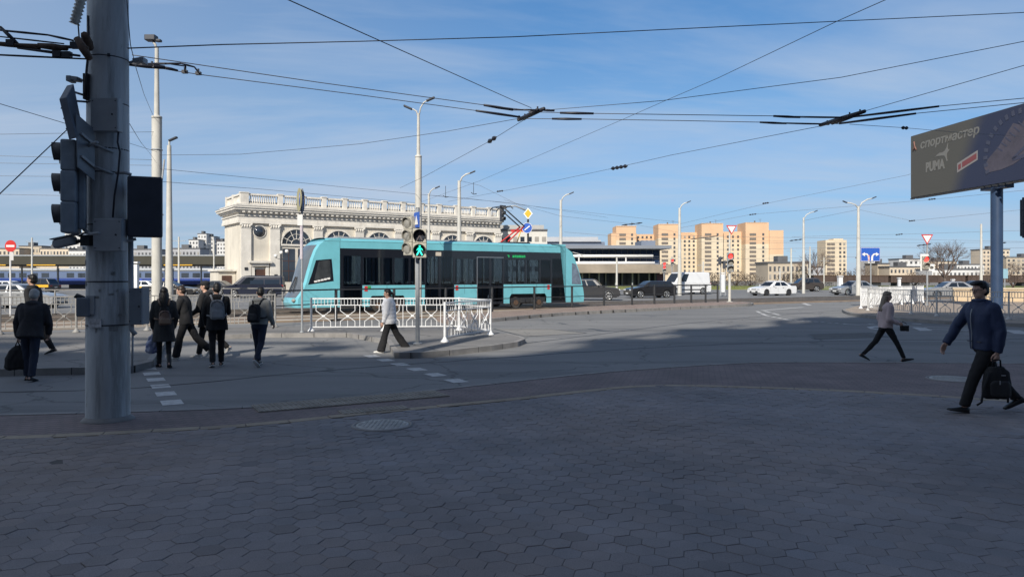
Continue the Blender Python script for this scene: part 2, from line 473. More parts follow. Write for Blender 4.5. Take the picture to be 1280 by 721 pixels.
M['ballast'] = mat('brown track bed', (0.30, 0.235, 0.175), 0.95, 0, 0, 0.9, 0.6, 25, col2=(0.17, 0.12, 0.09))
M['slab'] = mat('track slab concrete', (0.42, 0.385, 0.33), 0.9, 0, 0.25, 0.8, 0.3, 20)
M['ground'] = mat('dusty city ground', (0.20, 0.19, 0.175), 0.95, 0, 0.3, 0.05)
M['grass'] = mat('spring grass', (0.13, 0.16, 0.045), 0.95, 0, 0, 0.5, 0.5, 8, col2=(0.19, 0.19, 0.075))
M['manhole'] = mat('pale manhole cover', (0.42, 0.41, 0.39), 0.6, 0.2, 0.3, 8, 0.5, 30)

# hexagonal concrete pavers: per-tile tint stored as a colour attribute
def paver_mat():
    m, t, b = tree_of('hexagonal concrete paver')
    a = t.nodes.new('ShaderNodeAttribute'); a.attribute_name = 'tint'
    tc = t.nodes.new('ShaderNodeTexCoord')
    n = t.nodes.new('ShaderNodeTexNoise'); n.inputs['Scale'].default_value = 0.55; n.inputs['Detail'].default_value = 8; n.inputs['Roughness'].default_value = 0.65
    t.links.new(tc.outputs['Object'], n.inputs['Vector'])
    r = t.nodes.new('ShaderNodeMapRange'); r.inputs['From Min'].default_value = 0.3; r.inputs['From Max'].default_value = 0.72; r.inputs['To Min'].default_value = 0.66; r.inputs['To Max'].default_value = 1.2
    t.links.new(n.outputs[0], r.inputs['Value'])
    n2 = t.nodes.new('ShaderNodeTexNoise'); n2.inputs['Scale'].default_value = 130; n2.inputs['Detail'].default_value = 3
    t.links.new(tc.outputs['Object'], n2.inputs['Vector'])
    r2 = t.nodes.new('ShaderNodeMapRange'); r2.inputs['From Min'].default_value = 0.3; r2.inputs['From Max'].default_value = 0.7; r2.inputs['To Min'].default_value = 0.78; r2.inputs['To Max'].default_value = 1.16
    t.links.new(n2.outputs[0], r2.inputs['Value'])
    mm = t.nodes.new('ShaderNodeMath'); mm.operation = 'MULTIPLY'
    t.links.new(r.outputs[0], mm.inputs[0]); t.links.new(r2.outputs[0], mm.inputs[1])
    mu = t.nodes.new('ShaderNodeVectorMath'); mu.operation = 'SCALE'
    t.links.new(a.outputs['Color'], mu.inputs[0]); t.links.new(mm.outputs[0], mu.inputs['Scale'])
    t.links.new(mu.outputs[0], b.inputs['Base Color'])
    bp = t.nodes.new('ShaderNodeBump'); bp.inputs['Strength'].default_value = 0.45; bp.inputs['Distance'].default_value = 0.004
    t.links.new(n2.outputs[0], bp.inputs['Height']); t.links.new(bp.outputs[0], b.inputs['Normal'])
    b.inputs['Roughness'].default_value = 0.72
    b.inputs['Specular IOR Level'].default_value = 0.45
    return m
M['hex'] = paver_mat()

# ---------------------------------------------------------------- ground
def struct(o): o['kind'] = 'structure'; return o
g = MB(); g.poly([(-1800, -600), (1800, -600), (1800, 2600), (-1800, 2600)], -0.30)
struct(g.build('ground', M['ground']))
g = MB(); g.poly([(-150, -40), (190, -40), (190, 112), (-150, 112)], ROAD)
struct(g.build('road', M['asphalt']))

def spline(pts, n=8):
    out = []
    P = [Vector(p) for p in pts]
    for i in range(len(P) - 1):
        p0, p1, p2, p3 = P[max(i - 1, 0)], P[i], P[i + 1], P[min(i + 2, len(P) - 1)]
        for k in range(n):
            t = k / n
            out.append(0.5 * ((2 * p1) + (p2 - p0) * t + (2 * p0 - 5 * p1 + 4 * p2 - p3) * t * t + (3 * p1 - p0 - 3 * p2 + p3) * t ** 3))
    out.append(P[-1])
    return out
def offset_line(pts, w):
    out = []
    for k, p in enumerate(pts):
        t = pts[min(k + 1, len(pts) - 1)] - pts[max(k - 1, 0)]
        t = Vector((t.x, t.y, 0)).normalized()
        out.append(p + Vector((-t.y, t.x, 0)) * w)
    return out
def strip(name, pts, w0, w1, z0, z1, m, kind='structure'):
    """a long block that follows a line, between two side offsets"""
    a, b = offset_line(pts, w0), offset_line(pts, w1)
    n = len(a); mb = MB(); vs = []
    for p in a: vs += [(p.x, p.y, z0), (p.x, p.y, z1)]
    for p in b: vs += [(p.x, p.y, z0), (p.x, p.y, z1)]
    fs = []
    for k in range(n - 1):
        fs.append((2 * k, 2 * k + 2, 2 * k + 3, 2 * k + 1))
        q = 2 * n + 2 * k
        fs.append((q, q + 1, q + 3, q + 2))
        fs.append((2 * k + 1, 2 * k + 3, q + 3, q + 1))
    e = 2 * n
    fs.append((0, 1, e + 1, e)); fs.append((e - 2, e - 1, e + e - 1, e + e - 2))
    mb.add(vs, fs)
    o = mb.build(name, m); o['kind'] = kind
    return o

edge = [gd(-400, 525), gd(0, 517), gd(300, 508), gd(450, 496), gd(590, 481), gd(740, 465.5), gd(840, 458), gd(910, 454), gd(990, 452), gd(1280, 453.5), gd(1800, 456)]
edge = spline(edge, 6)
band = [gd(-400, 560), gd(0, 547), gd(160, 540), gd(320, 530), gd(480, 514), gd(640, 499), gd(740, 487.5), gd(810, 482), gd(880, 482), gd(1000, 486), gd(1140, 493), gd(1280, 502), gd(1800, 530)]
band = spline(band, 6)
# small reddish pavers between the pale border and the kerb
mb = MB(); mb.poly([(p.x, p.y) for p in edge] + [(p.x, p.y) for p in reversed(band)], -0.004)
struct(mb.build('paved_edge', M['brick_pave']))
strip('kerb', edge, -0.13, 0.0, -0.20, 0.004, M['kerb'])
# pale border stones laid end to end
def band_d(x):
    for k in range(len(band) - 1):
        if band[k].x <= x <= band[k + 1].x:
            f = (x - band[k].x) / (band[k + 1].x - band[k].x + 1e-9)
            return band[k].y + f * (band[k + 1].y - band[k].y)
    return band[0].y if x < band[0].x else band[-1].y
mb = MB()
acc = 0; last = band[0]; L = [band[0]]
for p in band[1:]:
    seg = p - last; ln = seg.length; pos = 0
    while acc + (ln - pos) >= 0.5:
        pos += 0.5 - acc; acc = 0
        L.append(last + seg * (pos / ln))
    acc += ln - pos; last = p
for a, b in zip(L, L[1:]):
    d = (b - a).normalized(); n = Vector((-d.y, d.x, 0))
    c = (a + b) / 2
    mb.box((c.x, c.y, -0.045 + random.uniform(-.003, .003)), ((b - a).length - 0.012, 0.17, 0.1), math.atan2(d.y, d.x))
struct(mb.build('border_stones', M['kerb_pale'], bevel=0.006))

# hexagonal pavers
mb = MB(); mb.poly([(p.x, p.y) for p in band] + [(9, -12), (-9, -12)], -0.006)
struct(mb.build('paver_bed', M['grout']))
def hex_tiles():
    verts, faces, tint = [], [], []
    a = 0.104                      # side of a hexagon
    rot = R(17)
    cr, sr = math.cos(rot), math.sin(rot)
    dx, dy = 1.5 * a, math.sqrt(3) * a
    rnd = random.Random(3)
    for i in range(-95, 96):
        for j in range(-88, 89):
            u, v = i * dx, j * dy + (dy / 2 if i % 2 else 0)
            x, y = u * cr - v * sr, u * sr + v * cr
            if not (-1.2 < y < 13 and abs(x) < 3.2 + max(y, 0) * 0.85): continue
            if y > band_d(x) - 0.06: continue
            # cracked and missing joints vary the gap; tiles sit a little uneven
            gap = 0.0008 + 0.0016 * rnd.random() ** 2
            tz = rnd.gauss(0, 0.0011) + 0.006 * noise.noise(Vector((x * .5, y * .5, 4)))
            sx, sy = rnd.gauss(0, 0.0075), rnd.gauss(0, 0.0075)
            if rnd.random() < 0.04: sx *= 2.5; sy *= 2.5
            if math.hypot(x + 1.53, (y - 8.8) * .8) < .75: sx *= 2.2; sy *= 2.2; gap += .0025 * rnd.random(); tz -= .002 * rnd.random()
            b = len(verts)
            for (rr, zz) in ((a - gap, -0.016), (a - gap, -0.003), (a - gap - 0.0035, 0.0)):
                for k in range(6):
                    t = k * PI / 3 + rot
                    ex, ey = rr * math.cos(t), rr * math.sin(t)
                    verts.append((x + ex, y + ey, zz + tz + (sx * ex + sy * ey)))
            for q in range(2):
                for k in range(6):
                    faces.append((b + q * 6 + k, b + q * 6 + (k + 1) % 6, b + q * 6 + 6 + (k + 1) % 6, b + q * 6 + 6 + k))
            faces.append(tuple(b + 12 + k for k in range(6)))
            s = 1 + rnd.gauss(0, 0.045) - (0.22 if rnd.random() < 0.012 else 0)
            warm = rnd.gauss(0, 0.015) + 0.09 * noise.noise(Vector((x * .35, y * .35, 9)))
            c = (0.232 * s * (1 + warm), 0.208 * s, 0.206 * s * (1 - warm), 1)
            tint += [c] * 18
    me = bpy.data.meshes.new('pavement'); me.from_pydata(verts, [], faces)
    at_ = me.color_attributes.new('tint', 'FLOAT_COLOR', 'POINT')
    at_.data.foreach_set('color', [x for c in tint for x in c])
    me.materials.append(M['hex'])
    o = bpy.data.objects.new('pavement', me); COL.objects.link(o)
    o['kind'] = 'structure'
    return o
hex_tiles()

# ribbed tactile paving in front of the crossing
def tactile(name, c, u, ln, w):
    n = Vector((-u.y, u.x, 0)); mb = MB()
    rz = math.atan2(u.y, u.x)
    k = int(ln / 0.3); j = int(round(w / 0.3))
    for i in range(k):
        for q in range(j):
            p = c + u * ((i + .5) * 0.3 - ln / 2) + n * ((q + .5) * .3 - w / 2)
            mb.box((p.x, p.y, 0.001), (0.292, 0.292, 0.02), rz)
            for r_ in range(4):
                o = p + u * (r_ * 0.07 - 0.105)
                mb.box((o.x, o.y, 0.012), (0.032, 0.27, 0.008), rz)
    return struct(mb.build(name, M['tact']))
M['tact'] = mat('worn tactile plate', (0.27, 0.24, 0.20), 0.8, 0, 0.3, 2.5, 0.2, 40)
p0, p1 = gd(318, 511), gd(566, 490.5)
tactile('tactile_paving', (p0 + p1) / 2, (p1 - p0).normalized(), (p1 - p0).length, 0.6)
p0, p1 = gd(432, 515.5), gd(502, 509.5)
tactile('tactile_paving', (p0 + p1) / 2, (p1 - p0).normalized(), 0.9, 0.3)

def manhole(label, c, r):
    t = thing('manhole_cover', label, 'manhole cover', c)
    mb = MB(); mb.lathe([(r * 1.16, -0.02), (r * 1.16, 0.006), (r * 1.03, 0.009), (r * 1.03, -0.02)], n=36)
    mb.build('frame_ring', M['kerb'], t)
    mb = MB(); mb.lathe([(r, -0.02), (r, 0.008), (r - 0.01, 0.012)], n=36)
    for i in range(-5, 6):
        for j in range(-5, 6):
            if math.hypot(i, j) < 5.3: mb.box((i * r / 6, j * r / 6, 0.013), (r / 11, r / 11, 0.008), R(45))
    mb.build('lid', M['manhole'], t)
manhole('round pale manhole cover set in the hexagonal pavers in the foreground', gd(478, 531), 0.31)
manhole('round manhole cover in the paving beside the man in the navy jacket', gd(1191, 473.5), 0.36)

# ---------------------------------------------------------------- crossing island and other raised areas
def raised(name, pts, z0, z1, m, kerbm=None, kw=0.15):
    mb = MB(); mb.poly(pts, z0, z1); struct(mb.build(name, m))
    if kerbm:
        loop = [Vector((p[0], p[1], 0)) for p in pts]
        loop = loop + [loop[0]]
        a = sum(loop[i].x * loop[i + 1].y - loop[i + 1].x * loop[i].y for i in range(len(loop) - 1))
        strip('kerb', loop, 0.0 if a > 0 else -0.012, 0.012 if a > 0 else 0.0, z0, z1 + 0.004, kerbm)
isl = [gd(-420, 470), gd(0, 460.5), gd(160, 457.5), gd(182, 452), gd(205, 421), gd(330, 416.2), gd(440, 416), gd(488, 424), gd(500, 440.6), gd(520, 440), gd(560, 437), gd(610, 431.5), gd(642, 427), gd(651, 423.5), gd(648, 420.5), gd(630, 417),
       gd(610, 413.5), gd(575, 409.5), gd(480, 407), gd(389, 408.5), gd(345, 408), gd(0, 417), gd(-420, 433)]
mb = MB(); mb.poly(isl, -0.2, 0.0)
struct(mb.build('crossing_island', M['asphalt_island']))
front = isl[:16]
strip('kerb', front, 0.0, -0.13, -0.2, 0.006, M['kerb'])

# tram line: local frame of the tram
TP = Vector((-10.64, 34.97, 0)); TU = Vector((0.85, 0.527, 0)).normalized(); TN = Vector((-TU.y, TU.x, 0))
def ts(px):
    k = (px - CX) / F
    return (k * TP.y - TP.x) / (TU.x - k * TU.y)
def tl(s, n): return TP + TU * s + TN * n
def ribbon(name, s0, s1, n0, n1, z0, z1, m):
    mb = MB(); mb.poly([tl(s0, n0), tl(s1, n0), tl(s1, n1), tl(s0, n1)], z0, z1)
    return struct(mb.build(name, m))
# track zone left of the tram and under it: slabs and brown ballast
ribbon('track_bed', -60, 19.5, -4.3, 7.0, -0.2, -0.06, M['ballast'])
for n0, n1 in ((-4.2, -3.4), (-1.6, -1.0), (2.9, 3.7), (6.2, 7.0)):
    ribbon('track_slab', -60, 19.5, n0, n1, -0.1, -0.052, M['slab'])
ribbon('track_bed', 19.5, 80, -0.8, 7.0, -0.2, -0.075, M['ballast'])
mb = MB()
for n in (0.48, 2.02, 4.4, 5.94):
    a, b = tl(-60, n), tl(80, n)
    mb.beam((a.x, a.y, -0.02), (b.x, b.y, -0.02), 0.07, 0.09)
struct(mb.build('tram_rails', M['rail_steel']))

plat = [gd(560, 402), gd(615, 398), gd(700, 391), gd(800, 386), gd(900, 381.5), gd(932, 380), gd(939, 378.8), gd(932, 377.6), gd(905, 376.6), gd(860, 378.5), gd(760, 382), gd(700, 385.2), gd(640, 388.2), gd(590, 391.5), gd(545, 397)]
mb = MB(); mb.poly(plat, -0.2, 0.012); struct(mb.build('platform', M['platform_pave']))
strip('kerb', spline(plat[:9], 3), 0.0, -0.15, -0.2, 0.016, M['kerb'])
corner = [gd(1056, 386.5), gd(1063, 390), gd(1085, 393.5), gd(1120, 396.5), gd(1180, 400.5), gd(1280, 404), gd(1700, 416), gd(1700, 372), gd(1280, 372), gd(1155, 376), gd(1075, 381.5)]
mb = MB(); mb.poly(corner, -0.2, 0.0); struct(mb.build('corner_pavement', M['corner_pave']))
strip('kerb', spline(corner[:7], 4), 0.0, -0.15, -0.2, 0.005, M['kerb'])

# verges beyond the road
mb = MB(); mb.poly([(8, 112), (60, 106), (190, 104), (190, 150), (8, 150)], -0.28, 0.02)
struct(mb.build('grass_verge', M['grass']))
mb = MB()
rg = random.Random(5)
for i in range(9000):
    x = rg.uniform(9, 75); y = rg.uniform(107, 128)
    if y < 112 - (x - 8) * 0.115: continue
    h = rg.uniform(0.06, 0.2); a = rg.uniform(0, PI); w = rg.uniform(.03, .08)
    mb.add([(x - w * math.cos(a), y - w * math.sin(a), 0.02), (x + w * math.cos(a), y + w * math.sin(a), 0.02), (x + rg.uniform(-.05, .05), y, 0.02 + h)], [(0, 1, 2)])
o = mb.build('grass', M['grass']); tag(o, 'short spring grass on the verge beyond the road', 'grass', kind='stuff')

# ---------------------------------------------------------------- road markings
def mark(name, quads, z=ROAD + 0.005):
    mb = MB()
    for q in quads: mb.poly(q, z)
    return struct(mb.build(name, M['marking']))
def dashes(px0, py0, px1, py1, n, fill, w):
    a, b = gd(px0, py0, ROAD), gd(px1, py1, ROAD)
    d = (b - a); ln = d.length; d.normalize(); nn = Vector((-d.y, d.x, 0)); out = []
    st = ln / (n - 1 + fill)
    for i in range(n):
        s = a + d * (i * st); e = s + d * (st * fill)
        out.append([s + nn * w / 2, e + nn * w / 2, e - nn * w / 2, s - nn * w / 2])
    return out
mark('crossing_marking', dashes(184, 459, 217, 506, 6, 0.5, 0.29))
mark('crossing_marking', dashes(461, 444, 577, 478, 6, 0.5, 0.30))
qs = []
for (a, b, n, f) in (((946, 389), (958, 394.5), 2, .8), ((958, 394.5), (985, 399.8), 4, .65), ((985, 399.8), (1058, 404.8), 9, .6), ((955, 388.6), (975, 394), 2, .75)):
    qs += dashes(*a, *b, n, f, 0.17)
for (a, b, w) in (((1055, 405), (1075, 406), .15), ((1075, 405.4), (1210, 410.5), .12), ((1150, 411), (1420, 419), .15), ((1004, 378.6), (1057, 379.4), .3), ((952, 388), (1004, 384), .25), ((1004, 379), (1012, 381.6), .3)):
    qs += dashes(*a, *b, 1, 1.0, w)
qs += dashes(1085, 404.8, 1120, 404.2, 3, .6, .2)
qs += dashes(1140, 404.5, 1152, 405, 1, 1, .3)
mark('lane_marking', qs)
def arrow(pts): mark('arrow_marking', [[gd(x, y, ROAD) for x, y in pts]])
arrow([(1140, 409.2), (1157, 409.6), (1166, 413.2), (1150, 413.4)])
arrow([(1255, 412.5), (1275, 413), (1296, 418), (1268, 417)])
arrow([(1083, 408.6), (1093, 407.6), (1105, 408), (1103, 409), (1094, 409), (1090, 410.3), (1112, 412), (1111, 413), (1088, 411)])

# repaired trenches and tar seams in the asphalt
M['patch_dark'] = asphalt('newer asphalt', (0.135, 0.131, 0.127), (0.165, 0.16, 0.153), (0.12, 0.118, 0.115))
M['patch_pale'] = asphalt('older asphalt', (0.265, 0.255, 0.235), (0.31, 0.295, 0.27), (0.235, 0.225, 0.21))
M['tar'] = mat('tar seam', (0.035, 0.035, 0.037), 0.5, 0, 0.3, 3)
def patch(pts, m):
    q = [gd(x, y, ROAD) for x, y in pts]
    mb = MB(); mb.poly(q, ROAD + 0.004); struct(mb.build('asphalt_patch', M[m]))
    rw = random.Random(int(pts[0][0])); loop = []
    for a, b in zip(q, q[1:] + q[:1]):
        for k in range(8): loop.append(a.lerp(b, k / 8) + Vector((rw.gauss(0, .012), rw.gauss(0, .012), 0)))
    loop.append(loop[0])
    strip('tar_seam', loop, -0.02, 0.025, ROAD, ROAD + 0.008, M['tar'])
patch([(618, 411), (690, 411.5), (733, 416.5), (655, 420.5)], 'patch_pale')
patch([(1010, 418), (1090, 416), (1110, 421), (1018, 424)], 'patch_dark')
def seam(pts, w=0.03):
    q = spline([gd(x, y, ROAD) for x, y in pts], 8); rw = random.Random(len(pts) + int(pts[0][0]))
    q = [p + Vector((rw.gauss(0, .03), rw.gauss(0, .03), 0)) for p in q]
    strip('tar_seam', q, -w, w, ROAD, ROAD + 0.006, M['tar'])
seam([(0, 490), (180, 484), (420, 462), (640, 446), (860, 432), (1060, 426), (1280, 424)])
seam([(620, 433), (700, 424), (860, 404), (960, 395), (1050, 388)], .025)

def kerb_joints(line, w0, w1, z0, z1, step=1.0):
    mb = MB(); acc = 0.4
    for a, b in zip(line, line[1:]):
        d = b - a; ln = Vector((d.x, d.y, 0)).length
        if ln < 1e-6: continue
        u = Vector((d.x, d.y, 0)) / ln; n = Vector((-u.y, u.x, 0)); pos = step - acc
        while pos < ln:
            c = a + u * pos + n * (w0 + w1) / 2
            mb.box((c.x, c.y, (z0 + z1) / 2), (.014, abs(w1 - w0) + .004, z1 - z0 + .003), math.atan2(u.y, u.x)); pos += step
        acc = (acc + ln) % step
    struct(mb.build('kerb_joints', M['tar']))
kerb_joints(front, 0.0, -0.13, -0.13, 0.006)
kerb_joints(plat[:9], 0.0, -0.15, -0.13, 0.016)
kerb_joints(edge, -0.13, 0.0, -0.1, 0.004)
# ---------------------------------------------------------------- buildings
_mesh_cache = {}
wrng = random.Random(31)
M['far_pane'] = mat('glazed pane', (0.10, 0.10, 0.105), .3, 0, .5, .2); M['curtain'] = mat('pane with pale curtain', (0.30, 0.28, 0.25), .5, 0, .2, .5)
def window_parts(t, spots, w, h, m, key, dep=0.12, rz=0.0, name='window', frame=None):
    """one window object per opening (shared mesh): frame round a recessed pane; past 100 the rest become one stuff part"""
    def fill(mb, c=(0, 0, 0)):
        x, y, z = c
        T = Matrix.Translation((x, y, z)) @ Matrix.Rotation(rz, 4, 'Z')
        mb.box((0, 0.0, 0), (w, dep, h), 0, 0, T)
        if frame:
            f = max(0.05, w * 0.06)
            for sx in (-1, 1): mb.box((sx * (w / 2 + f / 2), -0.02, 0), (f, dep, h + 2 * f), 0, 1, T)
            for sz in (-1, 1): mb.box((0, -0.02, sz * (h / 2 + f / 2)), (w, dep, f), 0, 1, T)
            mb.box((0, -0.015, 0), (f * 0.7, dep, h), 0, 1, T)
    mats = [m] + ([frame] if frame else [])
    if key not in _mesh_cache:
        mb = MB(); fill(mb)
        o = mb.build(name, mats, t); _mesh_cache[key] = o.data
        bpy.data.objects.remove(o)
    alt = _mesh_cache[key]
    if m in (M['far_pane'], M['pane']):      # some panes have pale curtains behind them
        alt = _mesh_cache[key].copy(); alt.materials[0] = M['curtain']
    for c in spots[:99]:
        o = bpy.data.objects.new(name, alt if wrng.random() < .22 else _mesh_cache[key]); COL.objects.link(o); o.parent = t; o.location = c
    if len(spots) > 99:
        mb = MB()
        for c in spots[99:]: fill(mb, c)
        o = mb.build(name, mats, t); o['kind'] = 'stuff'

# the building at the photographer's back, unseen; its outline is laid out from the foreground shade
t = thing('unseen_building', 'unseen tall grey glass building behind the viewer, outlined to shade the foreground', 'building', (0, -42, 0))
OB_H = 45.0
M['unseen_wall'] = mat('unseen building facade', (0.16, 0.175, 0.205), .6, 0, .15, .2)
outline = [(-130, -1.0), (-20.1, -1.6), (-2.6, 17.0), (95, 17.0), (95, -14), (-130, -24)]
mb = MB(); mb.poly(outline, -0.3, OB_H); mb.build('wall', M['unseen_wall'], t)
mb = MB()  # blocks added on the roof to break the shadow edge into tongues
for (x, y, w, d, h) in ((-17.2, 0.9, 1.6, 1.2, 2.2), (-13.2, 5, 3.0, 1.0, 2.6), (-9.6, 9.0, 0.5, 0.5, 4.4), (-6.2, 12.4, 2.4, 1, 2.6), (1, 16.2, 5, 1.2, 1.0), (-36, -0.6, 9, 1.6, 0.9), (-56, -1, 7, 1.6, .8),
                        (-25, -0.2, 1.2, .8, 1.2), (-29.5, -0.3, .5, .5, 2.6), (-22.5, 0, .4, .4, 2.2), (9, 16.2, 4, 1.2, 1.2), (19, 16, .6, .6, 2.4), (30, 16, 5, 1.2, 1.0)):
    mb.span(x - w / 2, x + w / 2, y - d / 2, y + d / 2, OB_H, OB_H + h * 0.62)
mb.build('roof_shadow_blocks', M['roof_dark'], t)
# boards on posts added above the roof edge to cast streaks on the road
mb = MB()
for a, b_ in (((-74, 0.3), (-25.5, -0.3)), ((-19.2, -0.4), (-11.5, 7.6)), ((-9.0, 10.2), (-5.5, 14))):
    mb.beam((*a, OB_H + 1.55), (*b_, OB_H + 1.55), .08, .55)
    for k in range(9):
        f = k / 8; mb.beam((a[0] + (b_[0] - a[0]) * f, a[1] + (b_[1] - a[1]) * f, OB_H), (a[0] + (b_[0] - a[0]) * f, a[1] + (b_[1] - a[1]) * f, OB_H + 1.3), .06, .06)
mb.build('roof_shadow_boards', M['galv'], t)
sp = [(x, 17.0, z) for z in (4.5, 8, 11.5, 15, 18.5, 22, 25.5, 29) for x in range(0, 56, 4)]
window_parts(t, sp, 2.0, 2.0, M['pane'], 'ob', 0.2, R(180), frame=M['white'])

# --- old station pavilion: balustrade, cornice, arches
SX, SY = -31.0, 85.0
SU = Vector((0.825, 0.565, 0)).normalized()
t = thing('station_building', 'cream old station pavilion with arched windows and a stone balustrade along its roof', 'building', (SX, SY, 0), math.atan2(SU.y, SU.x))
SL, SD = 35.6, 7.4
mb = MB(); mb.span(0, SL, 0.3, SD, -0.3, 8.15); mb.build('wall', M['cream'], t)
# architrave, frieze, cornice as stepped courses running round the block
mb = MB()
def course(out, z0, z1, mi=0): mb.span(-out, SL + out * 0.2, 0.3 - out, SD + out, z0, z1, mi)
course(0.30, 7.95, 8.25); course(0.22, 8.25, 8.75); course(0.34, 8.75, 8.86); course(0.2, 8.86, 9.1); course(0.45, 9.1, 9.24); course(0.6, 9.24, 9.42); course(0.8, 9.42, 9.66); course(0.92, 9.66, 9.8); course(0.5, 9.8, 10.12)
mb.build('cornice', M['cream_trim'], t)
mb = MB()
for i in range(int(SL / 0.62)):   # modillions under the cornice
    mb.span(0.1 + i * 0.62, 0.38 + i * 0.62, -0.38, 0.0, 9.12, 9.30)
mb.build('modillion', M['cream_trim'], t)['kind'] = 'stuff'
mb = MB(); mb.span(-0.9, SL + 0.2, -0.6, SD + .7, 9.802, 9.86); mb.span(0.6, SL - 0.3, 1.2, SD - 0.6, 10.1, 10.55); mb.build('roof', M['roof_dark'], t)
# pedestals and balusters
peds = [0.0, 4.3] + [4.3 + 2.66 * k for k in range(1, 13)]
peds = [p for p in peds if p < SL] + [SL - 0.4]
def balustrade(along):
    for k, s in enumerate(along[:-1]):
        s1 = along[k + 1]
        b = MB(); b.span(s + 0.9 if k == 0 else s + 0.55, s1 - 0.002, 0.06, 0.44, 11.16, 11.36); b.span(s + 0.55, s1, 0.08, 0.42, 10.1, 10.28)
        n = max(3, int((s1 - s - 0.7) / 0.27))
        for i in range(n):
            x = s + 0.78 + (s1 - s - 1.0) * (i + .5) / n
            b.lathe([(0.075, 10.28), (0.06, 10.36), (0.105, 10.58), (0.055, 10.95), (0.09, 11.1), (0.09, 11.16)], (x, 0.25, 0), 6)
        b.build('balustrade', M['cream_trim'], t)
    for k, s in enumerate(along):
        b = MB(); w = 0.9 if k == 0 else 0.55
        b.span(s, s + w, -0.02, 0.52, 10.1, 11.36); b.span(s - 0.06, s + w + .06, -0.08, 0.58, 11.36, 11.48)
        b.build('pedestal', M['cream_trim'], t)
balustrade(peds)
b = MB(); b.span(0.05, 0.4, 0.55, SD - .3, 11.16, 11.36); b.span(0.05, 0.4, 0.55, SD - .3, 10.1, 10.28)
for i in range(17): b.lathe([(0.075, 10.28), (0.06, 10.36), (0.105, 10.58), (0.055, 10.95), (0.09, 11.16)], (0.22, 0.9 + i * 0.38, 0), 6)
for y in (3.6, 6.7): b.span(0.0, 0.5, y, y + .5, 10.1, 11.45)
b.build('balustrade', M['cream_trim'], t)
# pilasters with carved capitals
pil = [0.05, 3.35, 8.55, 13.9, 19.3, 24.7, 30.0, 34.7]
for s in pil:
    b = MB(); w = 1.15
    b.span(s, s + w, 0.02, 0.3, -0.3, 7.35); b.span(s - .1, s + w + .1, -.04, .3, -.3, 0.9)
    b.build('pilaster', M['cream_trim'], t, bevel=0.02)
    b = MB(); b.span(s - .02, s + w + .02, -.03, .3, 7.352, 7.45); b.span(s - .12, s + w + .12, -.10, .3, 7.8, 7.948)
    for i in range(4): b.ball((s + .15 + i * (w - .3) / 3, 0.0, 7.6), (0.15, 0.13, 0.2), 8, 6)
    for i in (0, 1): b.ball((s + i * w, -.02, 7.74), (0.14, 0.12, 0.12), 8, 6)
    b.build('capital', M['cream_trim'], t)
# arched windows: pane, glazing bars, surround; lower pair of windows
def arch(cx, r, zs):
    n = 14
    pts = [(cx + r * math.cos(PI * i / n), zs + r * math.sin(PI * i / n)) for i in range(n + 1)]
    f = MB()
    I = Matrix.Identity(4)
    f.plate([(x, z) for x, z in pts], 0.05, Matrix.Translation((0, 0.24, 0)))
    o = f.build('window', M['pane'], t)
    b = MB()
    for i in range(n):
        a0, a1 = PI * i / n, PI * (i + 1) / n
        p = [(cx + q * math.cos(a), 0.2, zs + q * math.sin(a)) for q in (r + .0, r + .16) for a in (a0, a1)]
        b.beam(((p[0][0] + p[2][0]) / 2, .2, (p[0][2] + p[2][2]) / 2), ((p[1][0] + p[3][0]) / 2, .2, (p[1][2] + p[3][2]) / 2), 0.16, 0.16)
    for i in (2, 5, 7, 9, 12):
        a = PI * i / n; b.beam((cx + .35 * r * math.cos(a), .225, zs + .35 * r * math.sin(a)), (cx + r * math.cos(a), .225, zs + r * math.sin(a)), 0.04, 0.07)
    b.tube([(cx + r * .35 * math.cos(PI * i / 8), .225, zs + r * .35 * math.sin(PI * i / 8)) for i in range(9)], 0.04)
    b.tube([(cx + r * .68 * math.cos(PI * i / 12), .225, zs + r * .68 * math.sin(PI * i / 12)) for i in range(13)], 0.03)
    b.span(cx - r - .15, cx + r + .15, .14, .298, zs - .22, zs - .02)
    b.build('glazing_bars', M['cream_trim'], o)
    for sx in (-1, 1):
        c = cx + sx * r * 0.53
        f = MB(); f.span(c - r * .42, c + r * .42, .25, .296, 1.2, zs - 0.55); q = f.build('window', M['pane'], t)
        f = MB()
        for z in (2.4, 3.6): f.span(c - r * .42, c + r * .42, .22, .25, z, z + .07)
        f.span(c - .03, c + .03, .215, .25, 1.2, zs - .55)
        f.build('glazing_bars', M['door_brown'], q)
for k, s in enumerate(pil[1:-1]):
    arch((s + pil[k + 2] + 1.15) / 2, 1.75, 5.65)
# round window, door with its hood, on the corner bay
f = MB(); f.lathe([(0.66, 0), (0.66, 0.08)], n=24); o = f.build('round_window', M['pane'], t, loc=(2.2, 0.28, 7.0)); o.rotation_euler = (R(90), 0, 0)
b = MB(); b.tube([(2.2 + .72 * math.cos(2 * PI * i / 24), .27, 7.0 + .72 * math.sin(2 * PI * i / 24)) for i in range(25)], 0.08)
b.build('surround', M['cream_trim'], t)
b = MB(); b.span(1.6, 2.85, .22, .298, -.2, 2.6); b.build('door', M['door_brown'], t)
b = MB(); b.span(1.25, 1.59, .05, .3, -.2, 3.0); b.span(2.86, 3.2, .05, .3, -.2, 3.0); b.span(0.9, 3.5, -.35, .3, 3.35, 3.6); b.span(1.2, 3.2, -.1, .3, 3.0, 3.35); b.build('door_hood', M['cream_trim'], t)
b = MB(); b.box((.6, -.03, 2.7), (.35, .08, .3)); b.box((4.0, -.03, 1.9), (.35, .08, .3)); b.build('wall_lamp', M['black_metal'], t)
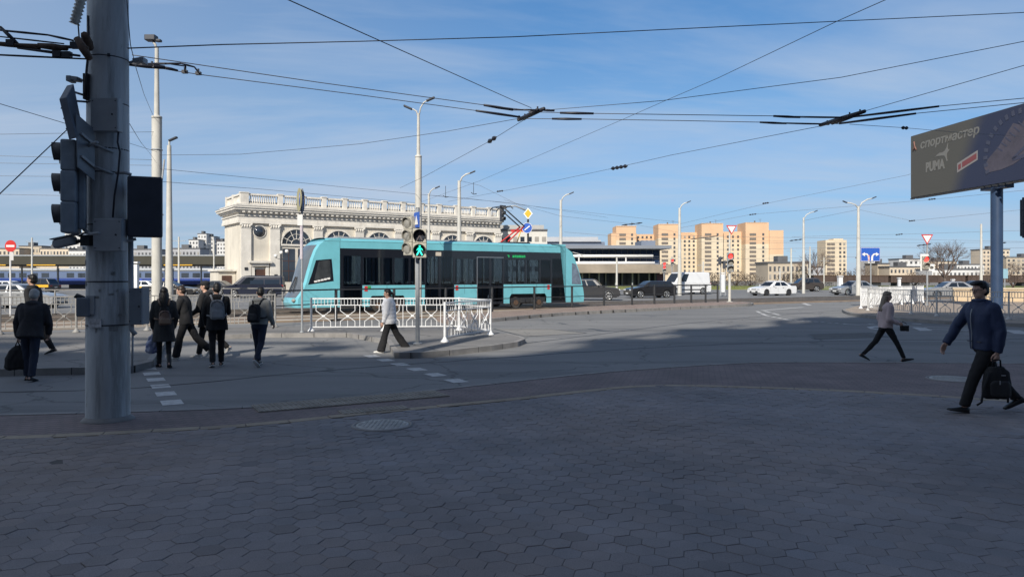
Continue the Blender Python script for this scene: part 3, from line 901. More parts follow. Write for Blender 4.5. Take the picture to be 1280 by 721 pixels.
# side porch on the left end
b = MB(); b.span(-2.0, -0.05, 2, 6, -.3, 2.4); b.build('porch', M['cream'], t)
b = MB(); b.span(-2.2, -0.02, 1.7, 6.3, 2.4, 2.62); b.build('porch_roof', M['cream_trim'], t)
b = MB(); b.span(-1.6, -.5, 1.94, 1.99, -.2, 1.9); b.build('door', M['door_brown'], t)

# --- low white annex right of the pavilion
t = thing('station_annex', 'low plain white annex between the old pavilion and the glass hall', 'building', (0, 108, 0))
X = lambda px, d=108: (px - CX) / F * d
Z = lambda py, d=108: H + (HY - py) / F * d
b = MB(); b.span(X(618), X(684), 0, 14, -.3, Z(288.5)); b.build('wall', mat('white render', (0.60, 0.58, 0.53), .85, 0, .12, .5), t)
b = MB(); b.span(X(617), X(684.5), -.15, 14.2, Z(288.5), Z(286.5)); b.build('roof', M['roof_dark'], t)
b = MB(); b.span(X(624), X(680), .5, 8, Z(286.5), Z(281)); b.build('penthouse', mat('grey panel', (0.40, 0.395, 0.38), .7, 0, .15, .5), t)
window_parts(t, [(X(626 + 9 * i), -0.01, z) for z in (Z(299), Z(318), Z(336)) for i in range(7)], .6, .7, M['pane'], 'annex', .06)

# --- modern glass hall with curved tan canopy
D = 150
t = thing('glass_hall', 'modern blue glass hall with a curved tan canopy over its entrance', 'building', (0, D, 0))
X = lambda px: (px - CX) / F * D
Z = lambda py: H + (HY - py) / F * D
m_blue = mat('blue grey cladding', (0.17, 0.20, 0.26), .5, 0, .12, .2)
m_grey = mat('pale metal roof', (0.40, 0.41, 0.43), .5, .1, .1, .3)
b = MB(); b.span(X(676), X(770), 18, 40, -.3, Z(297)); b.build('rear_block', m_blue, t)
b = MB(); b.span(X(674), X(764), 17.4, 40, Z(297), Z(294.5)); b.span(X(690), X(762), 20, 38, Z(294.5), Z(289.5)); b.build('upper_roof', m_grey, t)
b = MB(); b.span(X(690), X(826), 2, 22, -.3, Z(311)); b.build('wall', m_blue, t)
b = MB(); b.span(X(686), X(838), -1.2, 22, Z(310.9), Z(307)); b.build('roof', mat('grey blue roof edge', (0.20, 0.22, 0.26), .5, 0, .1, .3), t)
b = MB(); b.span(X(806), X(824), 4, 12, Z(307), Z(299.5)); b.build('lift_house', m_blue, t)
for i in range(16):
    x0 = X(700 + i * 7.9)
    for (ya, yb) in ((312.2, 319.5), (321.5, 328)):
        b = MB(); b.span(x0, x0 + 1.13, 1.86, 2.02, Z(yb), Z(ya)); b.build('window', M['pane_blue'], t)
b = MB(); b.span(X(826), X(827.2), 1.9, 12, -.3, Z(311)); b.build('glass_corner', M['pane_blue'], t)
for y, px1 in ((319.8, 817), (328.7, 819)):
    b = MB(); b.tube([(X(690), .6, Z(y)), (X(px1), .6, Z(y))], .33, 8); b.build('white_beam', M['white'], t)
for px in (724, 783):
    b = MB(); b.cyl((X(px), .6, Z(331)), (X(px), .6, Z(319.8)), .14, n=8); b.build('strut', M['white'], t)
# canopy with a rounded nose on its right end
out = [(X(676), 1.9), (X(676), -5)] + [(X(836) + 1.9 * math.sin(PI * i / 8), -1.55 - 3.45 * math.cos(PI * i / 8)) for i in range(9)]
b = MB(); b.poly(out, Z(341.2), Z(331)); b.build('canopy', mat('tan canopy cladding', (0.30, 0.25, 0.20), .55, 0, .25, .35), t, bevel=.5, seg=4)
b = MB(); b.span(X(700), X(822), 1.6, 1.9, 0, Z(342)); b.build('ground_glass', M['pane'], t)
for i in range(12):
    b = MB(); b.cyl((X(706 + i * 10.3), -2.2 + (i % 2) * 2.6, -.3), (X(706 + i * 10.3), -2.2 + (i % 2) * 2.6, Z(340.8)), .16, n=8); b.build('column', M['galv'], t)
b = MB(); b.span(X(819), X(829), -1.9, -1.7, .3, Z(342)); b.build('poster', mat('purple poster', (0.10, 0.045, 0.10), .5, 0, .4, .6), t)

# --- big orange and cream apartment block
D = 380
t = thing('apartment_block', 'long orange and cream apartment block with four raised lift towers', 'building', (0, D, 0))
X = lambda px: (px - CX) / F * D
Z = lambda py: H + (HY - py) / F * D
m_or = mat('orange panel', (0.64, 0.425, 0.265), .9, 0, .10, .12); m_cr = mat('cream panel', (0.62, 0.52, 0.38), .9, 0, .12, .15)
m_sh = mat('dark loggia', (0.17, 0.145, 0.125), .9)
def block(px0, px1, top, y0, split, z0=-.3):
    b = MB(); b.span(X(px0), X(px1), y0, y0 + 14, z0, Z(split)); b.build('wall', m_cr, t)
    b = MB(); b.span(X(px0), X(px1), y0, y0 + 14, Z(split), Z(top)); b.build('upper_wall', m_or, t)
for (p0, p1, top, y0, sp_) in ((765, 797, 291, 3, 306), (771, 796, 282, 2.4, 300), (797, 823, 291, 12, 299), (823, 849, 280, 0, 298), (849, 877, 289, 10, 298), (877, 904, 279, 0, 296), (904, 932, 288.5, 7, 298), (932, 961, 278, 0, 305), (961, 978.5, 288, -1, 318)):
    block(p0, p1, top, y0, sp_)
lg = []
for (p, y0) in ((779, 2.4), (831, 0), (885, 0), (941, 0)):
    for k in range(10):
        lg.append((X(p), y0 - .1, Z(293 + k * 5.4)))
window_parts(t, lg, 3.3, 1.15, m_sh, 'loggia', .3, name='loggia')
ws = []
for (p0, p1, y0) in ((853, 876, 10), (905, 931, 7), (800, 822, 12)):
    for i in range(4):
        for k in range(10): ws.append((X(p0 + (i + .5) * (p1 - p0) / 4), y0 - .02, Z(295 + k * 5.4)))
window_parts(t, ws, 1.0, 1.25, M['far_pane'], 'apwin', .2)
ws = [(X(p), y0 - .02, Z(293 + k * 5.4)) for (p, y0) in ((791, 2.4), (843, 0), (897, 0), (954, 0)) for k in range(10)]
for c in ws[:40]:
    o = bpy.data.objects.new('window', _mesh_cache['apwin']); COL.objects.link(o); o.parent = t; o.location = c
for p, tp in ((784, 282), (836, 280), (890, 279), (946, 278)):
    b = MB(); b.span(X(p) - .3, X(p) + .3, 3, 3.6, Z(tp), Z(tp - 2.6)); b.build('vent_pipe', M['roof_dark'], t)
    b = MB(); b.cyl((X(p) + 3, 4, Z(tp)), (X(p) + 3, 4, Z(tp - 5)), .09, n=5); b.beam((X(p) + 2.2, 4, Z(tp - 4.5)), (X(p) + 3.8, 4, Z(tp - 4.5)), .08, .08); b.build('aerial', M['roof_dark'], t)
    b = MB(); b.span(X(p) - 5.2, X(p) + 5.2, 2.2 if p == 784 else -.18, 2.3 if p == 784 else -.08, Z(tp + .9), Z(tp)); b.build('parapet', m_or, t)

# --- pale nine storey block on the right its flank's shade put into a darker wall colour
D = 330
t = thing('tower_block', 'pale nine storey block of flats with a shaded flank behind the blue arrow sign', 'building', (X(1032), D, 0), R(-2))
X = lambda px: (px - 1032) / F * D
Z = lambda py: H + (HY - py) / F * D
b = MB(); b.span(0, X(1058), 0, 10, -.3, Z(300)); b.build('wall', m_cr, t)
b = MB(); b.poly([(X(1058), .05), (X(1072), 22), (X(1066), 24), (X(1050), 9)], -.3, Z(303)); b.build('side_wall', mat('shade toned flank', (0.24, 0.22, 0.21), .9, 0, .15, .2), t)
b = MB(); b.span(X(1044), X(1056), 2, 8, Z(300), Z(298)); b.build('roof_house', m_cr, t)
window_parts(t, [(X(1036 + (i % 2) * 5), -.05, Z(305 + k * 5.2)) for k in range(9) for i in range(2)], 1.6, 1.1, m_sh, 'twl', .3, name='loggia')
window_parts(t, [(X(1050 + i * 5), -.02, Z(305 + k * 5.2)) for k in range(9) for i in range(2)], .9, 1.1, M['far_pane'], 'twwin', .2)

# --- smaller blocks further off: px left, px right, top row, distance, colour, label
far_m = {'white': mat('far white wall', (0.60, 0.59, 0.57), .9, 0, .12, .1), 'cream': mat('far cream wall', (0.56, 0.47, 0.36), .9, 0, .14, .1), 'pink': mat('far brick pink wall', (0.50, 0.37, 0.32), .9, 0, .14, .1),
         'grey': mat('far grey wall', (0.35, 0.35, 0.36), .9, 0, .14, .1), 'tan': mat('far tan wall', (0.46, 0.39, 0.30), .9, 0, .14, .1)}
def far(px0, px1, top, d, c, label, cols, rows, grp='far buildings on the skyline', cat='building', name='far_building', dep=12):
    t = thing(name, label, cat, ((px0 - CX) / F * d, d, 0), 0, grp)
    w = (px1 - px0) / F * d; h = H + (HY - top) / F * d
    b = MB(); b.span(0, w, 0, dep, -.3, h); b.build('wall', far_m[c], t)
    b = MB(); b.span(-.3, w + .3, -.3, dep + .3, h, h + .5); b.span(w * .3, w * .55, 2, 6, h + .5, h + 2.4); b.build('roof', M['roof_dark'], t)
    if cols:
        q = [(w * (i + .5) / cols, -.03, h - (k + .7) * (h / (rows + .4))) for k in range(rows) for i in range(cols)]
        window_parts(t, q, w / cols * .45, h / rows * .48, M['far_pane'], label, .2)
far(236, 248, 300, 560, 'white', 'white tower block just left of the twin towers beyond the platform canopy', 3, 9)
far(247, 258, 292.5, 570, 'white', 'tallest white tower block left of the old pavilion', 3, 11)
far(258.5, 267, 296, 575, 'white', 'white tower block right beside the tallest one on the left skyline', 2, 10)
far(265, 272, 299, 580, 'pink', 'narrow brick pink tower block on the left skyline', 2, 10)
far(271, 282, 302, 555, 'white', 'white tower block nearest the edge of the old pavilion', 3, 9)
far(81, 100, 291, 600, 'white', 'white tower block peeping out left of the big grey pole', 4, 11)
far(103, 110, 288, 610, 'white', 'thin white tower block half behind the big grey pole', 2, 11)
far(-60, 24, 311, 420, 'cream', 'cream apartment row behind the no entry sign', 16, 5)
far(24, 52, 308, 430, 'tan', 'tan apartment house right of the no entry sign', 7, 5)
far(50, 86, 311, 420, 'cream', 'cream apartment row in the gap left of the big grey pole', 9, 5)
far(86, 112, 313.5, 400, 'white', 'low white house in front of the cream rows by the pole', 6, 4)
far(158, 194, 312, 400, 'grey', 'grey low block between the big grey pole and the lamp posts', 8, 4)
far(214, 250, 311, 400, 'grey', 'grey low block under the white towers on the left', 8, 4)
far(960, 1010, 329, 240, 'tan', 'tan two storey house in front of the orange apartment block', 9, 2)
far(1000, 1030, 334, 300, 'grey', 'grey low house left of the nine storey block', 5, 2)
far(1085, 1098, 322, 350, 'white', 'white narrow house right of the blue arrow sign', 3, 5)
far(1097, 1112, 330, 340, 'tan', 'tan low house between the arrow sign and the signal board', 4, 3)
far(1112, 1156, 334, 330, 'cream', 'long cream house left of the bare tree', 9, 2)
far(1124, 1160, 324, 420, 'white', 'white hall rising behind the long cream house', 6, 4)
far(1160, 1196, 327, 430, 'cream', 'cream row of houses behind the bare tree', 8, 4)
far(1196, 1230, 331, 400, 'white', 'white row of houses left of the billboard post', 8, 3)
far(1228, 1262, 312, 470, 'cream', 'cream tall block right of the billboard post', 7, 7)
far(1258, 1330, 322, 430, 'tan', 'tan block of flats at the right edge of the skyline', 12, 5)
far(1165, 1228, 337, 300, 'white', 'low white railway building behind the parked cars', 12, 1)

# --- railway: platform canopies, blue passenger train, long brown goods wagons
t = thing('platform_canopy', 'long dark platform canopy running above the blue train', 'canopy', (-62, 122, 0))
b = MB(); b.span(-60, 22, -2, 7, 3.55, 4.0); b.build('roof', mat('canopy roof', (0.16, 0.15, 0.125), .8, 0, .25, .15), t)
b = MB(); b.span(-60, 22, -2.3, -2.01, 3.75, 5.1); b.build('fascia', mat('dark olive fascia', (0.05, 0.047, 0.034), .8, 0, .3, .15), t)
b = MB(); b.span(-60, 22, -2.34, -2.0, 5.1, 5.28); b.build('gutter', M['galv'], t)
b = MB()
for x in (-46, -40.5, -29, -24, -16, 6): b.span(x, x + 4.6, -2.42, -2.31, 3.58, 3.72)
b.build('yellow_strip', M['yellow'], t)
for i in range(14):
    b = MB(); b.cyl((-56 + i * 6, 2.5, -.3), (-56 + i * 6, 2.5, 3.56), .14, n=8); b.build('post', M['galv'], t)
m_tb = mat('blue train paint', (0.025, 0.06, 0.26), .35, 0, .1, .3); m_tl = mat('pale blue train paint', (0.13, 0.18, 0.30), .35, 0, .1, .3)
for k in range(5):
    t = thing('train_carriage', 'blue passenger carriage with a pale window stripe under the platform canopy', 'train', (-122 + k * 20.5, 133, 0), 0, 'blue carriages of the passenger train')
    b = MB(); b.span(0, 20.2, 0, 2.9, .35, 1.55); b.build('lower_body', m_tb, t, bevel=.1)
    b = MB(); b.span(0.02, 20.18, 0.02, 2.88, 1.552, 2.7); b.build('upper_body', m_tl, t)
    b = MB(); b.span(0, 20.2, -.05, 2.95, 2.702, 3.3); b.build('roof', M['galv'], t, bevel=.2)
    for i in range(9):
        b = MB(); b.span(1.4 + i * 2, 2.7 + i * 2, -.02, .018, 1.65, 2.45); b.build('window', M['pane'], t)
    for x in (3, 17):
        b = MB(); b.span(x - 1.4, x + 1.4, .3, 2.6, -.28, .34); b.build('bogie', M['black_metal'], t)
m_wag = mat('brown wagon', (0.075, 0.05, 0.042), .8, 0, .35, .4)
for k in range(7):
    t = thing('freight_wagon', 'dark brown goods wagon in the long train beyond the grass verge', 'train', (56 + k * 14.3, 138, 0), R(0), 'dark goods wagons of the freight train')
    b = MB(); b.span(0, 13.8, 0, 2.8, .7, 1.9)
    for i in range(12): b.span(.5 + i * 1.15, .62 + i * 1.15, -.08, 0, .7, 1.9)
    b.build('body', m_wag, t)
    b = MB(); b.span(-.1, 13.9, -.1, 2.9, 1.902, 2.05); b.build('top_rim', M['rust'], t)
    for x in (2.4, 11.4):
        b = MB(); b.span(x - 1.2, x + 1.2, .3, 2.5, -.25, .69); b.build('bogie', M['black_metal'], t)
# ---------------------------------------------------------------- tram
def tz(px, py):                        # height of a point seen on the near side of the tram
    d = TP.y + TU.y * ts(px)
    return H + (HY - py) / F * d
tram = thing('tram', 'turquoise single car tram with a dark window band standing behind the railing', 'tram', TP, math.atan2(TU.y, TU.x))
TW = 2.5
Z0, ZB, ZT, ZR = 0.27, 1.33, 3.13, 3.64          # skirt, sill, top of the window band, roof
S_CAB = ts(425); S_D1 = (ts(427.5), ts(453)); S_D2 = (ts(531), ts(568)); S_D3 = (ts(596), ts(629.5)); S_D4 = (ts(689), ts(707))
front = [(Z0, 0.36), (0.5, 0.31), (0.74, 0.36), (1.0, 0.56), (1.5, 0.74), (2.0, 0.93), (2.6, 1.17), (3.05, 1.39), (3.3, 1.58), (3.48, 1.83), (3.6, 2.15), (3.66, 2.65)]
S_REAR0 = ts(707)
back = [(Z0, 17.52), (0.6, 17.56), (1.0, 17.5), (1.5, 17.38), (2.2, 17.14), (2.8, 16.88), (3.2, 16.66), (3.45, 16.25), (3.6, 15.8), (3.64, 15.2)]
YS = [0, .06, .22, .5, .85, 1.25, 1.65, 2.0, 2.28, 2.44, 2.5]
def nose(prof, sgn, bulge):
    """grid of points over the end of the car: sgn -1 for the front, +1 for the rear"""
    rows = []
    for z, s in prof:
        row = []
        for y in YS:
            q = (y - 1.25) / 1.25
            e = abs(q)
            off = bulge * (1 - e ** 2.6)
            row.append(Vector((s + sgn * off, y, z)))
        rows.append(row)
    return rows
def grid_faces(mb, rows, flip, mi, z0, z1, y0=-1, y1=9, push=0.0, sgn=0):
    n = len(rows[0])
    for k in range(len(rows) - 1):
        for i in range(n - 1):
            zc = (rows[k][0].z + rows[k + 1][0].z) / 2; yc = (YS[i] + YS[i + 1]) / 2
            if z0 <= zc <= z1 and y0 <= yc <= y1:
                q = [rows[k][i], rows[k][i + 1], rows[k + 1][i + 1], rows[k + 1][i]]
                if flip: q.reverse()
                mb.add([p + Vector((sgn * push, 0, 0)) for p in q], [(0, 1, 2, 3)], mi, True)
front = [(z, s + .25 * max(0, min(1, (3.7 - z) / 2.2))) for z, s in front]
fr = nose(front, -1, 0.2); bk = nose(back, 1, 0.30)
mb = MB()
grid_faces(mb, fr, True, 0, 0, 0.8); grid_faces(mb, fr, True, 0, 3.2, 9); grid_faces(mb, fr, True, 0, 0.8, 3.2, -1, .3); grid_faces(mb, fr, True, 0, 0.8, 3.2, 2.2, 9)
mb.build('front_end', M['teal'], tram)
mb = MB(); grid_faces(mb, fr, True, 0, 0.8, 3.2, .3, 2.2)
ws = mb.build('windscreen', mat('pale reflecting windscreen', (0.10, 0.115, 0.13), .08, 0, .3, 1.2, spec=.9), tram)
mb = MB(); mb.beam((.58, .9, 1.0), (.84, 1.15, 1.75), .04, .04); mb.beam((.58, 1.6, 1.0), (.84, 1.35, 1.75), .04, .04); mb.build('wiper', M['black_metal'], ws)
mb = MB()
grid_faces(mb, bk, False, 0, 0, 1.1); grid_faces(mb, bk, False, 0, 2.9, 9); grid_faces(mb, bk, False, 0, 1.1, 2.9, -1, .1); grid_faces(mb, bk, False, 0, 1.1, 2.9, 2.4, 9)
mb.build('rear_end', M['teal'], tram)
mb = MB(); grid_faces(mb, bk, False, 0, 1.1, 2.9, .1, 2.4); mb.build('rear_window', mat('rear glass', (0.12, 0.16, 0.22), .05, 0, .3, 2, spec=.9), tram)
# side panels on both sides of the car (near y = 0, far y = TW)
def side_poly(mb, pts, y, th, mi=0):
    mb.plate(pts, th, Matrix.Translation((0, y, 0)), mi)
def panel(name, pts, m, push=0.0, th=0.04, both=True, parent=tram, bevel=0.0):
    mb = MB()
    side_poly(mb, pts, -push, th)
    if both:
        far_ = MB(); side_poly(far_, pts, TW - th + push, th); far_.build(name, m, parent, bevel=bevel)
    return mb.build(name, m, parent, bevel=bevel)
def rect(s0, s1, z0, z1): return [(s0, z0), (s1, z0), (s1, z1), (s0, z1)]
cab = [(s, z) for z, s in front] + [(S_CAB, 3.66), (S_CAB, Z0)]
panel('cab_side', cab, M['teal'])
panel('rear_side', [(S_REAR0, Z0), (17.52, Z0)] + [(s, z) for z, s in back[1:]] + [(S_REAR0, ZR)], M['teal'])
w = panel('cab_window', [(1.06, 1.38), (1.26, 1.95), (1.44, 2.55), (S_CAB - .42, 2.62), (S_CAB - .32, 1.55)], M['dark_band'], .008, .03)
w = panel('cab_window_glass', [(1.36, 1.62), (1.5, 2.2), (1.58, 2.5), (S_CAB - .52, 2.56), (S_CAB - .44, 1.7)], mat('cab glass', (0.05, 0.055, 0.06), .05, 0, .5, 2.5, spec=.9), .013, .03)
mb = MB()
for i in range(5): mb.box((1.42 + i * .16, -.016, 1.53 + i * .035), (.14, .01, .085), 0, 0, None, Matrix.Rotation(R(-8), 3, 'Y'))
mb.build('cab_lettering', M['white'], tram)
panel('rear_side_window', [(16.66, 1.33), (17.36, 1.3), (17.2, 1.95), (16.94, 2.5), (16.66, 2.56)], mat('rear side glass with reflection tone', (.16, .21, .28), .06, 0, .4, 3, spec=.9), .006, .03)  # pale blue base stands in for the reflection in this pane
# lower panels with recesses for the bogies, lettered equipment marks
def skirt(s0, s1, arch=None, z1=ZB):
    if arch:
        a0, a1 = arch
        pts = [(s0, Z0), (a0, Z0), (a0, .62), (a0 + .12, .8), (a1 - .12, .8), (a1, .62), (a1, Z0), (s1, Z0), (s1, z1), (s0, z1)]
    else: pts = rect(s0, s1, Z0, z1)
    panel('side_panel', pts, M['teal'], 0, .05)
skirt(S_D1[1], S_D2[0], (ts(462), ts(507))); skirt(S_D2[1], S_D3[0]); skirt(S_D3[1], S_D4[0], (ts(637), ts(683.5)))
mb = MB(); side_poly(mb, rect(S_CAB, S_REAR0, ZT + .02, ZR - .12), 0.0, .05); side_poly(mb, rect(S_CAB, S_REAR0, ZT + .02, ZR - .12), TW - .05, .05)
mb.build('roof_edge', M['teal'], tram, bevel=.01)
# rounded roof
rings = []
for s in (1.9, 2.6, S_CAB, S_REAR0 - 1, S_REAR0 - .2, 15.9):
    ring = []
    for i in range(13):
        a = PI * i / 12
        ring.append((s, 1.25 - 1.25 * math.cos(a) * (1 if 0 < i < 12 else 1), ZR - .13 + .17 * math.sin(a) ** .6))
    rings.append(ring)
mb = MB(); mb.loft(rings, 0, True, False, False); mb.build('roof', M['teal'], tram)
mb = MB(); mb.span(2.6, 6.4, .45, 2.05, ZR - .05, ZR + .10); mb.span(7.4, 11.2, .45, 2.05, ZR - .05, ZR + .08); mb.build('roof_equipment', M['galv'], tram, bevel=.04)
# window band: black frame pieces and tinted panes
def pane_row(s0, s1, cuts):
    mb = MB(); fb = MB()
    xs = [s0] + cuts + [s1]
    side_poly(mb, rect(s0, s1, ZT - .42, ZT + .018), 0.0, .045); side_poly(fb, rect(s0, s1, ZT - .2, ZT + .018), TW - .045, .045)
    side_poly(mb, rect(s0, s1, ZB, ZB + .05), 0.0, .045); side_poly(fb, rect(s0, s1, ZB, ZB + .05), TW - .045, .045)
    for x in xs:
        a, b_ = max(s0, x - .055), min(s1, x + .055)
        side_poly(mb, rect(a, b_, ZB + .05, ZT - .2), .002, .041); side_poly(fb, rect(a, b_, ZB + .05, ZT - .2), TW - .045, .041)
    f = mb.build('window_frame', M['dark_band'], tram); fb.build('window_frame', M['dark_band'], tram)
    for a, b_ in zip(xs, xs[1:]):
        q = MB(); side_poly(q, rect(a + .05, b_ - .05, ZB + .05, ZT - .2), TW - .024, .012); q.build('window_pane', M['tram_glass'], tram)
        q = MB(); side_poly(q, rect(a + .05, b_ - .05, ZB + .05, ZT - .42), .012, .012)
        q.build('window_pane', M['tram_glass'], tram)
pane_row(S_D1[1], S_D2[0], [ts(478), ts(492), ts(512)]); pane_row(S_D2[1], S_D3[0], []); pane_row(S_D3[1], S_D4[0], [ts(657), ts(675)])
# doors: dark frame, glass leaf, silver edge
def door(s0, s1, leaves, silver=False):
    d = MB(); side_poly(d, rect(s0, s1, ZT - .34, ZT + .018), 0, .045); side_poly(d, rect(s0, s1, Z0 - .02, Z0 + .12), 0, .045)
    fp = MB(); side_poly(fp, rect(s0, s1, Z0, ZB + .05), TW - .045, .045); fp.build('far_panel', M['teal'], tram)
    fp = MB(); side_poly(fp, rect(s0, s1, ZB + .05, ZT + .018), TW - .03, .012); fp.build('window_pane', M['tram_glass'], tram)
    w = (s1 - s0) / leaves
    for i in range(leaves):
        for x in (s0 + i * w, s0 + (i + 1) * w - .075): side_poly(d, rect(x, x + .075, Z0 + .12, ZT - .34), 0.001, .043)
    side_poly(d, rect(s0, s1, 1.22, 1.28), .004, .03)
    o = d.build('door', M['dark_band'], tram)
    for i in range(leaves):
        q = MB(); side_poly(q, rect(s0 + i * w + .075, s0 + (i + 1) * w - .075, Z0 + .12, ZT - .34), .014, .012); q.build('door_glass', M['tram_glass'], o)
        q = MB(); x = s0 + i * w + .16; q.cyl((x, .09, .75), (x, .09, 2.2), .018, n=6); q.build('door_handle', M['chrome'], o)
    if silver:
        q = MB()
        for r_ in (rect(s0, s0 + .035, Z0 + .1, ZT - .3), rect(s0, s1, ZT - .33, ZT - .295)): side_poly(q, r_, -.006 + .0, .004)
        q2 = MB(); side_poly(q2, rect(s0 + .0, s0 + .035, Z0 + .1, ZT - .33), .0 - .012, .01); side_poly(q2, rect(s0, s1, ZT - .33, ZT - .295), -.012, .01)
        q2.build('door_edge', M['chrome'], o)
door(*S_D1, 1); door(*S_D2, 2); door(*S_D3, 2, True); door(*S_D4, 1)
# cover of the band between the cab and the first door
panel('door_post', rect(S_CAB, S_D1[0], Z0, ZT + .018), M['dark_band'], 0, .045)
# marks: red emergency plates, green sticker, sign over the second door, line display
mb = MB()
for px in (457.5, 571, 685.5): s = ts(px); mb.box((s, -.004, ZB - .17), (.16, .02, .26))
mb.build('red_plate', M['red'], tram)
mb = MB(); mb.box((ts(461.5), -.004, ZB - .1), (.16, .02, .14)); mb.build('green_sticker', mat('green sticker', (.03, .3, .09), .5), tram)
mb = MB(); mb.box((ts(548), -.004, tz(548, 317.5)), (.32, .02, .2)); mb.build('door_lamp', mat('warm lamp cover', (.55, .5, .42), .5), tram)
mb = MB(); mb.box((ts(645), -.002, tz(645, 320.5)), (1.55, .015, .26)); dsp = mb.build('line_display', M['dark_band'], tram)
mb = MB(); rr = random.Random(4)
s0 = ts(641); zc = tz(645, 320.5)
mb.box((ts(636) , -.014, zc), (.045, .012, .12)); mb.box((ts(636) - .05, -.014, zc + .05), (.1, .012, .03))
for i in range(6):
    x = s0 + i * .145
    mb.box((x, -.014, zc), (.03, .012, .13)); mb.box((x + .07, -.014, zc), (.03, .012, .13))
    mb.box((x + .035, -.014, zc + (.05 if i % 2 else -.05)), (.07, .012, .028))
    if i % 3 == 0: mb.box((x + .035, -.014, zc), (.07, .012, .028))
mb.build('led_text', M['led_green'], dsp)
# underframe, bogies and wheels
mb = MB(); mb.span(.9, 17.1, .12, 2.38, .3, .36); mb.build('floor', M['black_metal'], tram)
mb = MB(); mb.span(2.2, 16.0, .06, 2.44, ZT + .03, ZT + .07); mb.build('ceiling', mat('pale tram ceiling', (.42, .42, .42), .6), tram)
for (p0, p1) in ((462, 507), (637, 683.5)):
    s0, s1 = ts(p0), ts(p1)
    b = MB(); b.span(s0 + .1, s1 - .1, .25, 2.25, .24, .5); b.span(s0 + .05, s1 - .05, .10, .22, .3, .55)
    for x in (s0 + .9, s1 - .9): b.box((x, .07, .42), (.3, .12, .26))
    bo = b.build('bogie', M['black_metal'], tram, bevel=.02)
    for x in (s0 + .48, s1 - .48):
        for y in (.12, 2.26):
            b = MB(); b.cyl((x, y, .31), (x, y + .13, .31), .31, n=24); b.cyl((x, y - .03, .31), (x, y, .31), .15, n=16, mi=1)
            b.build('wheel', [mat('tram wheel', (.10, .095, .09), .5, .5, .3, 5), M['rust']], bo)
for (p0, p1) in ((462, 507), (637, 683.5)):
    b = MB(); b.span(ts(p0) - .05, ts(p1) + .05, .30, 2.2, .52, 1.1); b.build('wheel_housing', M['black_metal'], tram)
mb = MB()
for s in (S_D2[0] - 2.1, S_D2[1] + .62, S_D3[1] + .55, S_D3[1] + 2.2, S_D4[0] - .5): mb.span(s - .006, s + .006, -.003, .0, .84 if not (S_D3[1] + 1 < s < S_D4[0]) else .84, ZB)
for a, b_ in ((S_CAB - 1.9, S_CAB), (S_D2[1], S_D3[0])): mb.span(a, b_, -.003, 0, .60, .612)
mb.span(S_CAB - 3.0, S_REAR0, -.003, 0, ZR - .16, ZR - .15); mb.span(S_CAB - .008, S_CAB + .004, -.003, 0, Z0, 3.5); mb.span(S_REAR0 - .004, S_REAR0 + .008, -.003, 0, Z0, 3.4)
for s in (7.1, 11.9): mb.span(s - .006, s + .006, -.003, 0, ZT + .02, ZR - .12)
mb.build('panel_seams', M['black_metal'], tram)
# inside: seats and grab poles
sb = [4.6, 5.5, 6.4, 7.3, 10.2, 12.5, 13.3, 14.1]
for k, s in enumerate(sb):
    for y in (.35, 1.75):
        b = MB(); b.box((s, y + .2, .82), (.42, .44, .08)); b.box((s + .2, y + .2, 1.15), (.07, .44, .65)); b.box((s, y + .2, .58), (.2, .2, .42)); b.build('seat', M['seat'], tram, bevel=.03)
for s in (3.4, 4.9, 6.9, 8.3, 9.1, 10.7, 11.6, 13.6, 14.8):
    for y in (.75, 1.7):
        b = MB(); b.cyl((s, y, .36), (s, y, ZT + .03), .02, n=8); b.build('grab_pole', M['brass'], tram)
# lamps and camera at the ends
b = MB(); b.ball((.46, .3, .62), (.1, .16, .09)); b.build('headlight', M['lens_off'], tram)
b = MB(); b.ball((.46, 2.2, .62), (.1, .16, .09)); b.build('headlight', M['lens_off'], tram)
b = MB(); b.box((17.4, -.01, 3.02), (.12, .1, .12)); b.beam((16.7, -.03, 3.2), (17.42, -.04, 3.05), .03, .03); b.build('rear_camera', M['white'], tram)
# pantograph
pg = MB(); s0, s1 = ts(645), ts(662)
pg.span(s0 - .1, s1 + .5, .7, 1.8, ZR + .02, ZR + .1)
pg.build('pantograph_base', M['black_metal'], tram)
pg = MB()
for y in (.85, 1.65): pg.tube([(s0, y, ZR + .12), (ts(667.5), 1.25 + (y - 1.25) * .5, tz(667, 284) + .1)], .045, 8)
pg.build('pantograph_arm', M['red'], tram)
pg = MB(); top = (ts(641), 1.25, tz(641, 261) + .15)
for y in (1.0, 1.5): pg.tube([(ts(667.5), y, tz(667, 284) + .1), (top[0], y, top[2])], .04, 8)
pg.build('pantograph_arm', M['black_metal'], tram)
pg = MB(); pg.tube([(ts(667.5), 1.25, tz(667, 284) + .1), (ts(661), 1.25, ZR + .12)], .03, 8); pg.build('pantograph_rod', M['yellow'], tram)
pg = MB()
for dx in (-.22, .22): pg.tube([(top[0] + dx, .35, top[2] - .1), (top[0] + dx, .6, top[2] + .05), (top[0] + dx, 1.9, top[2] + .05), (top[0] + dx, 2.15, top[2] - .1)], .03, 6)
pg.beam((top[0] - .22, 1.0, top[2]), (top[0] + .22, 1.0, top[2]), .04, .04); pg.beam((top[0] - .22, 1.5, top[2]), (top[0] + .22, 1.5, top[2]), .04, .04)
pg.build('contact_head', M['black_metal'], tram)
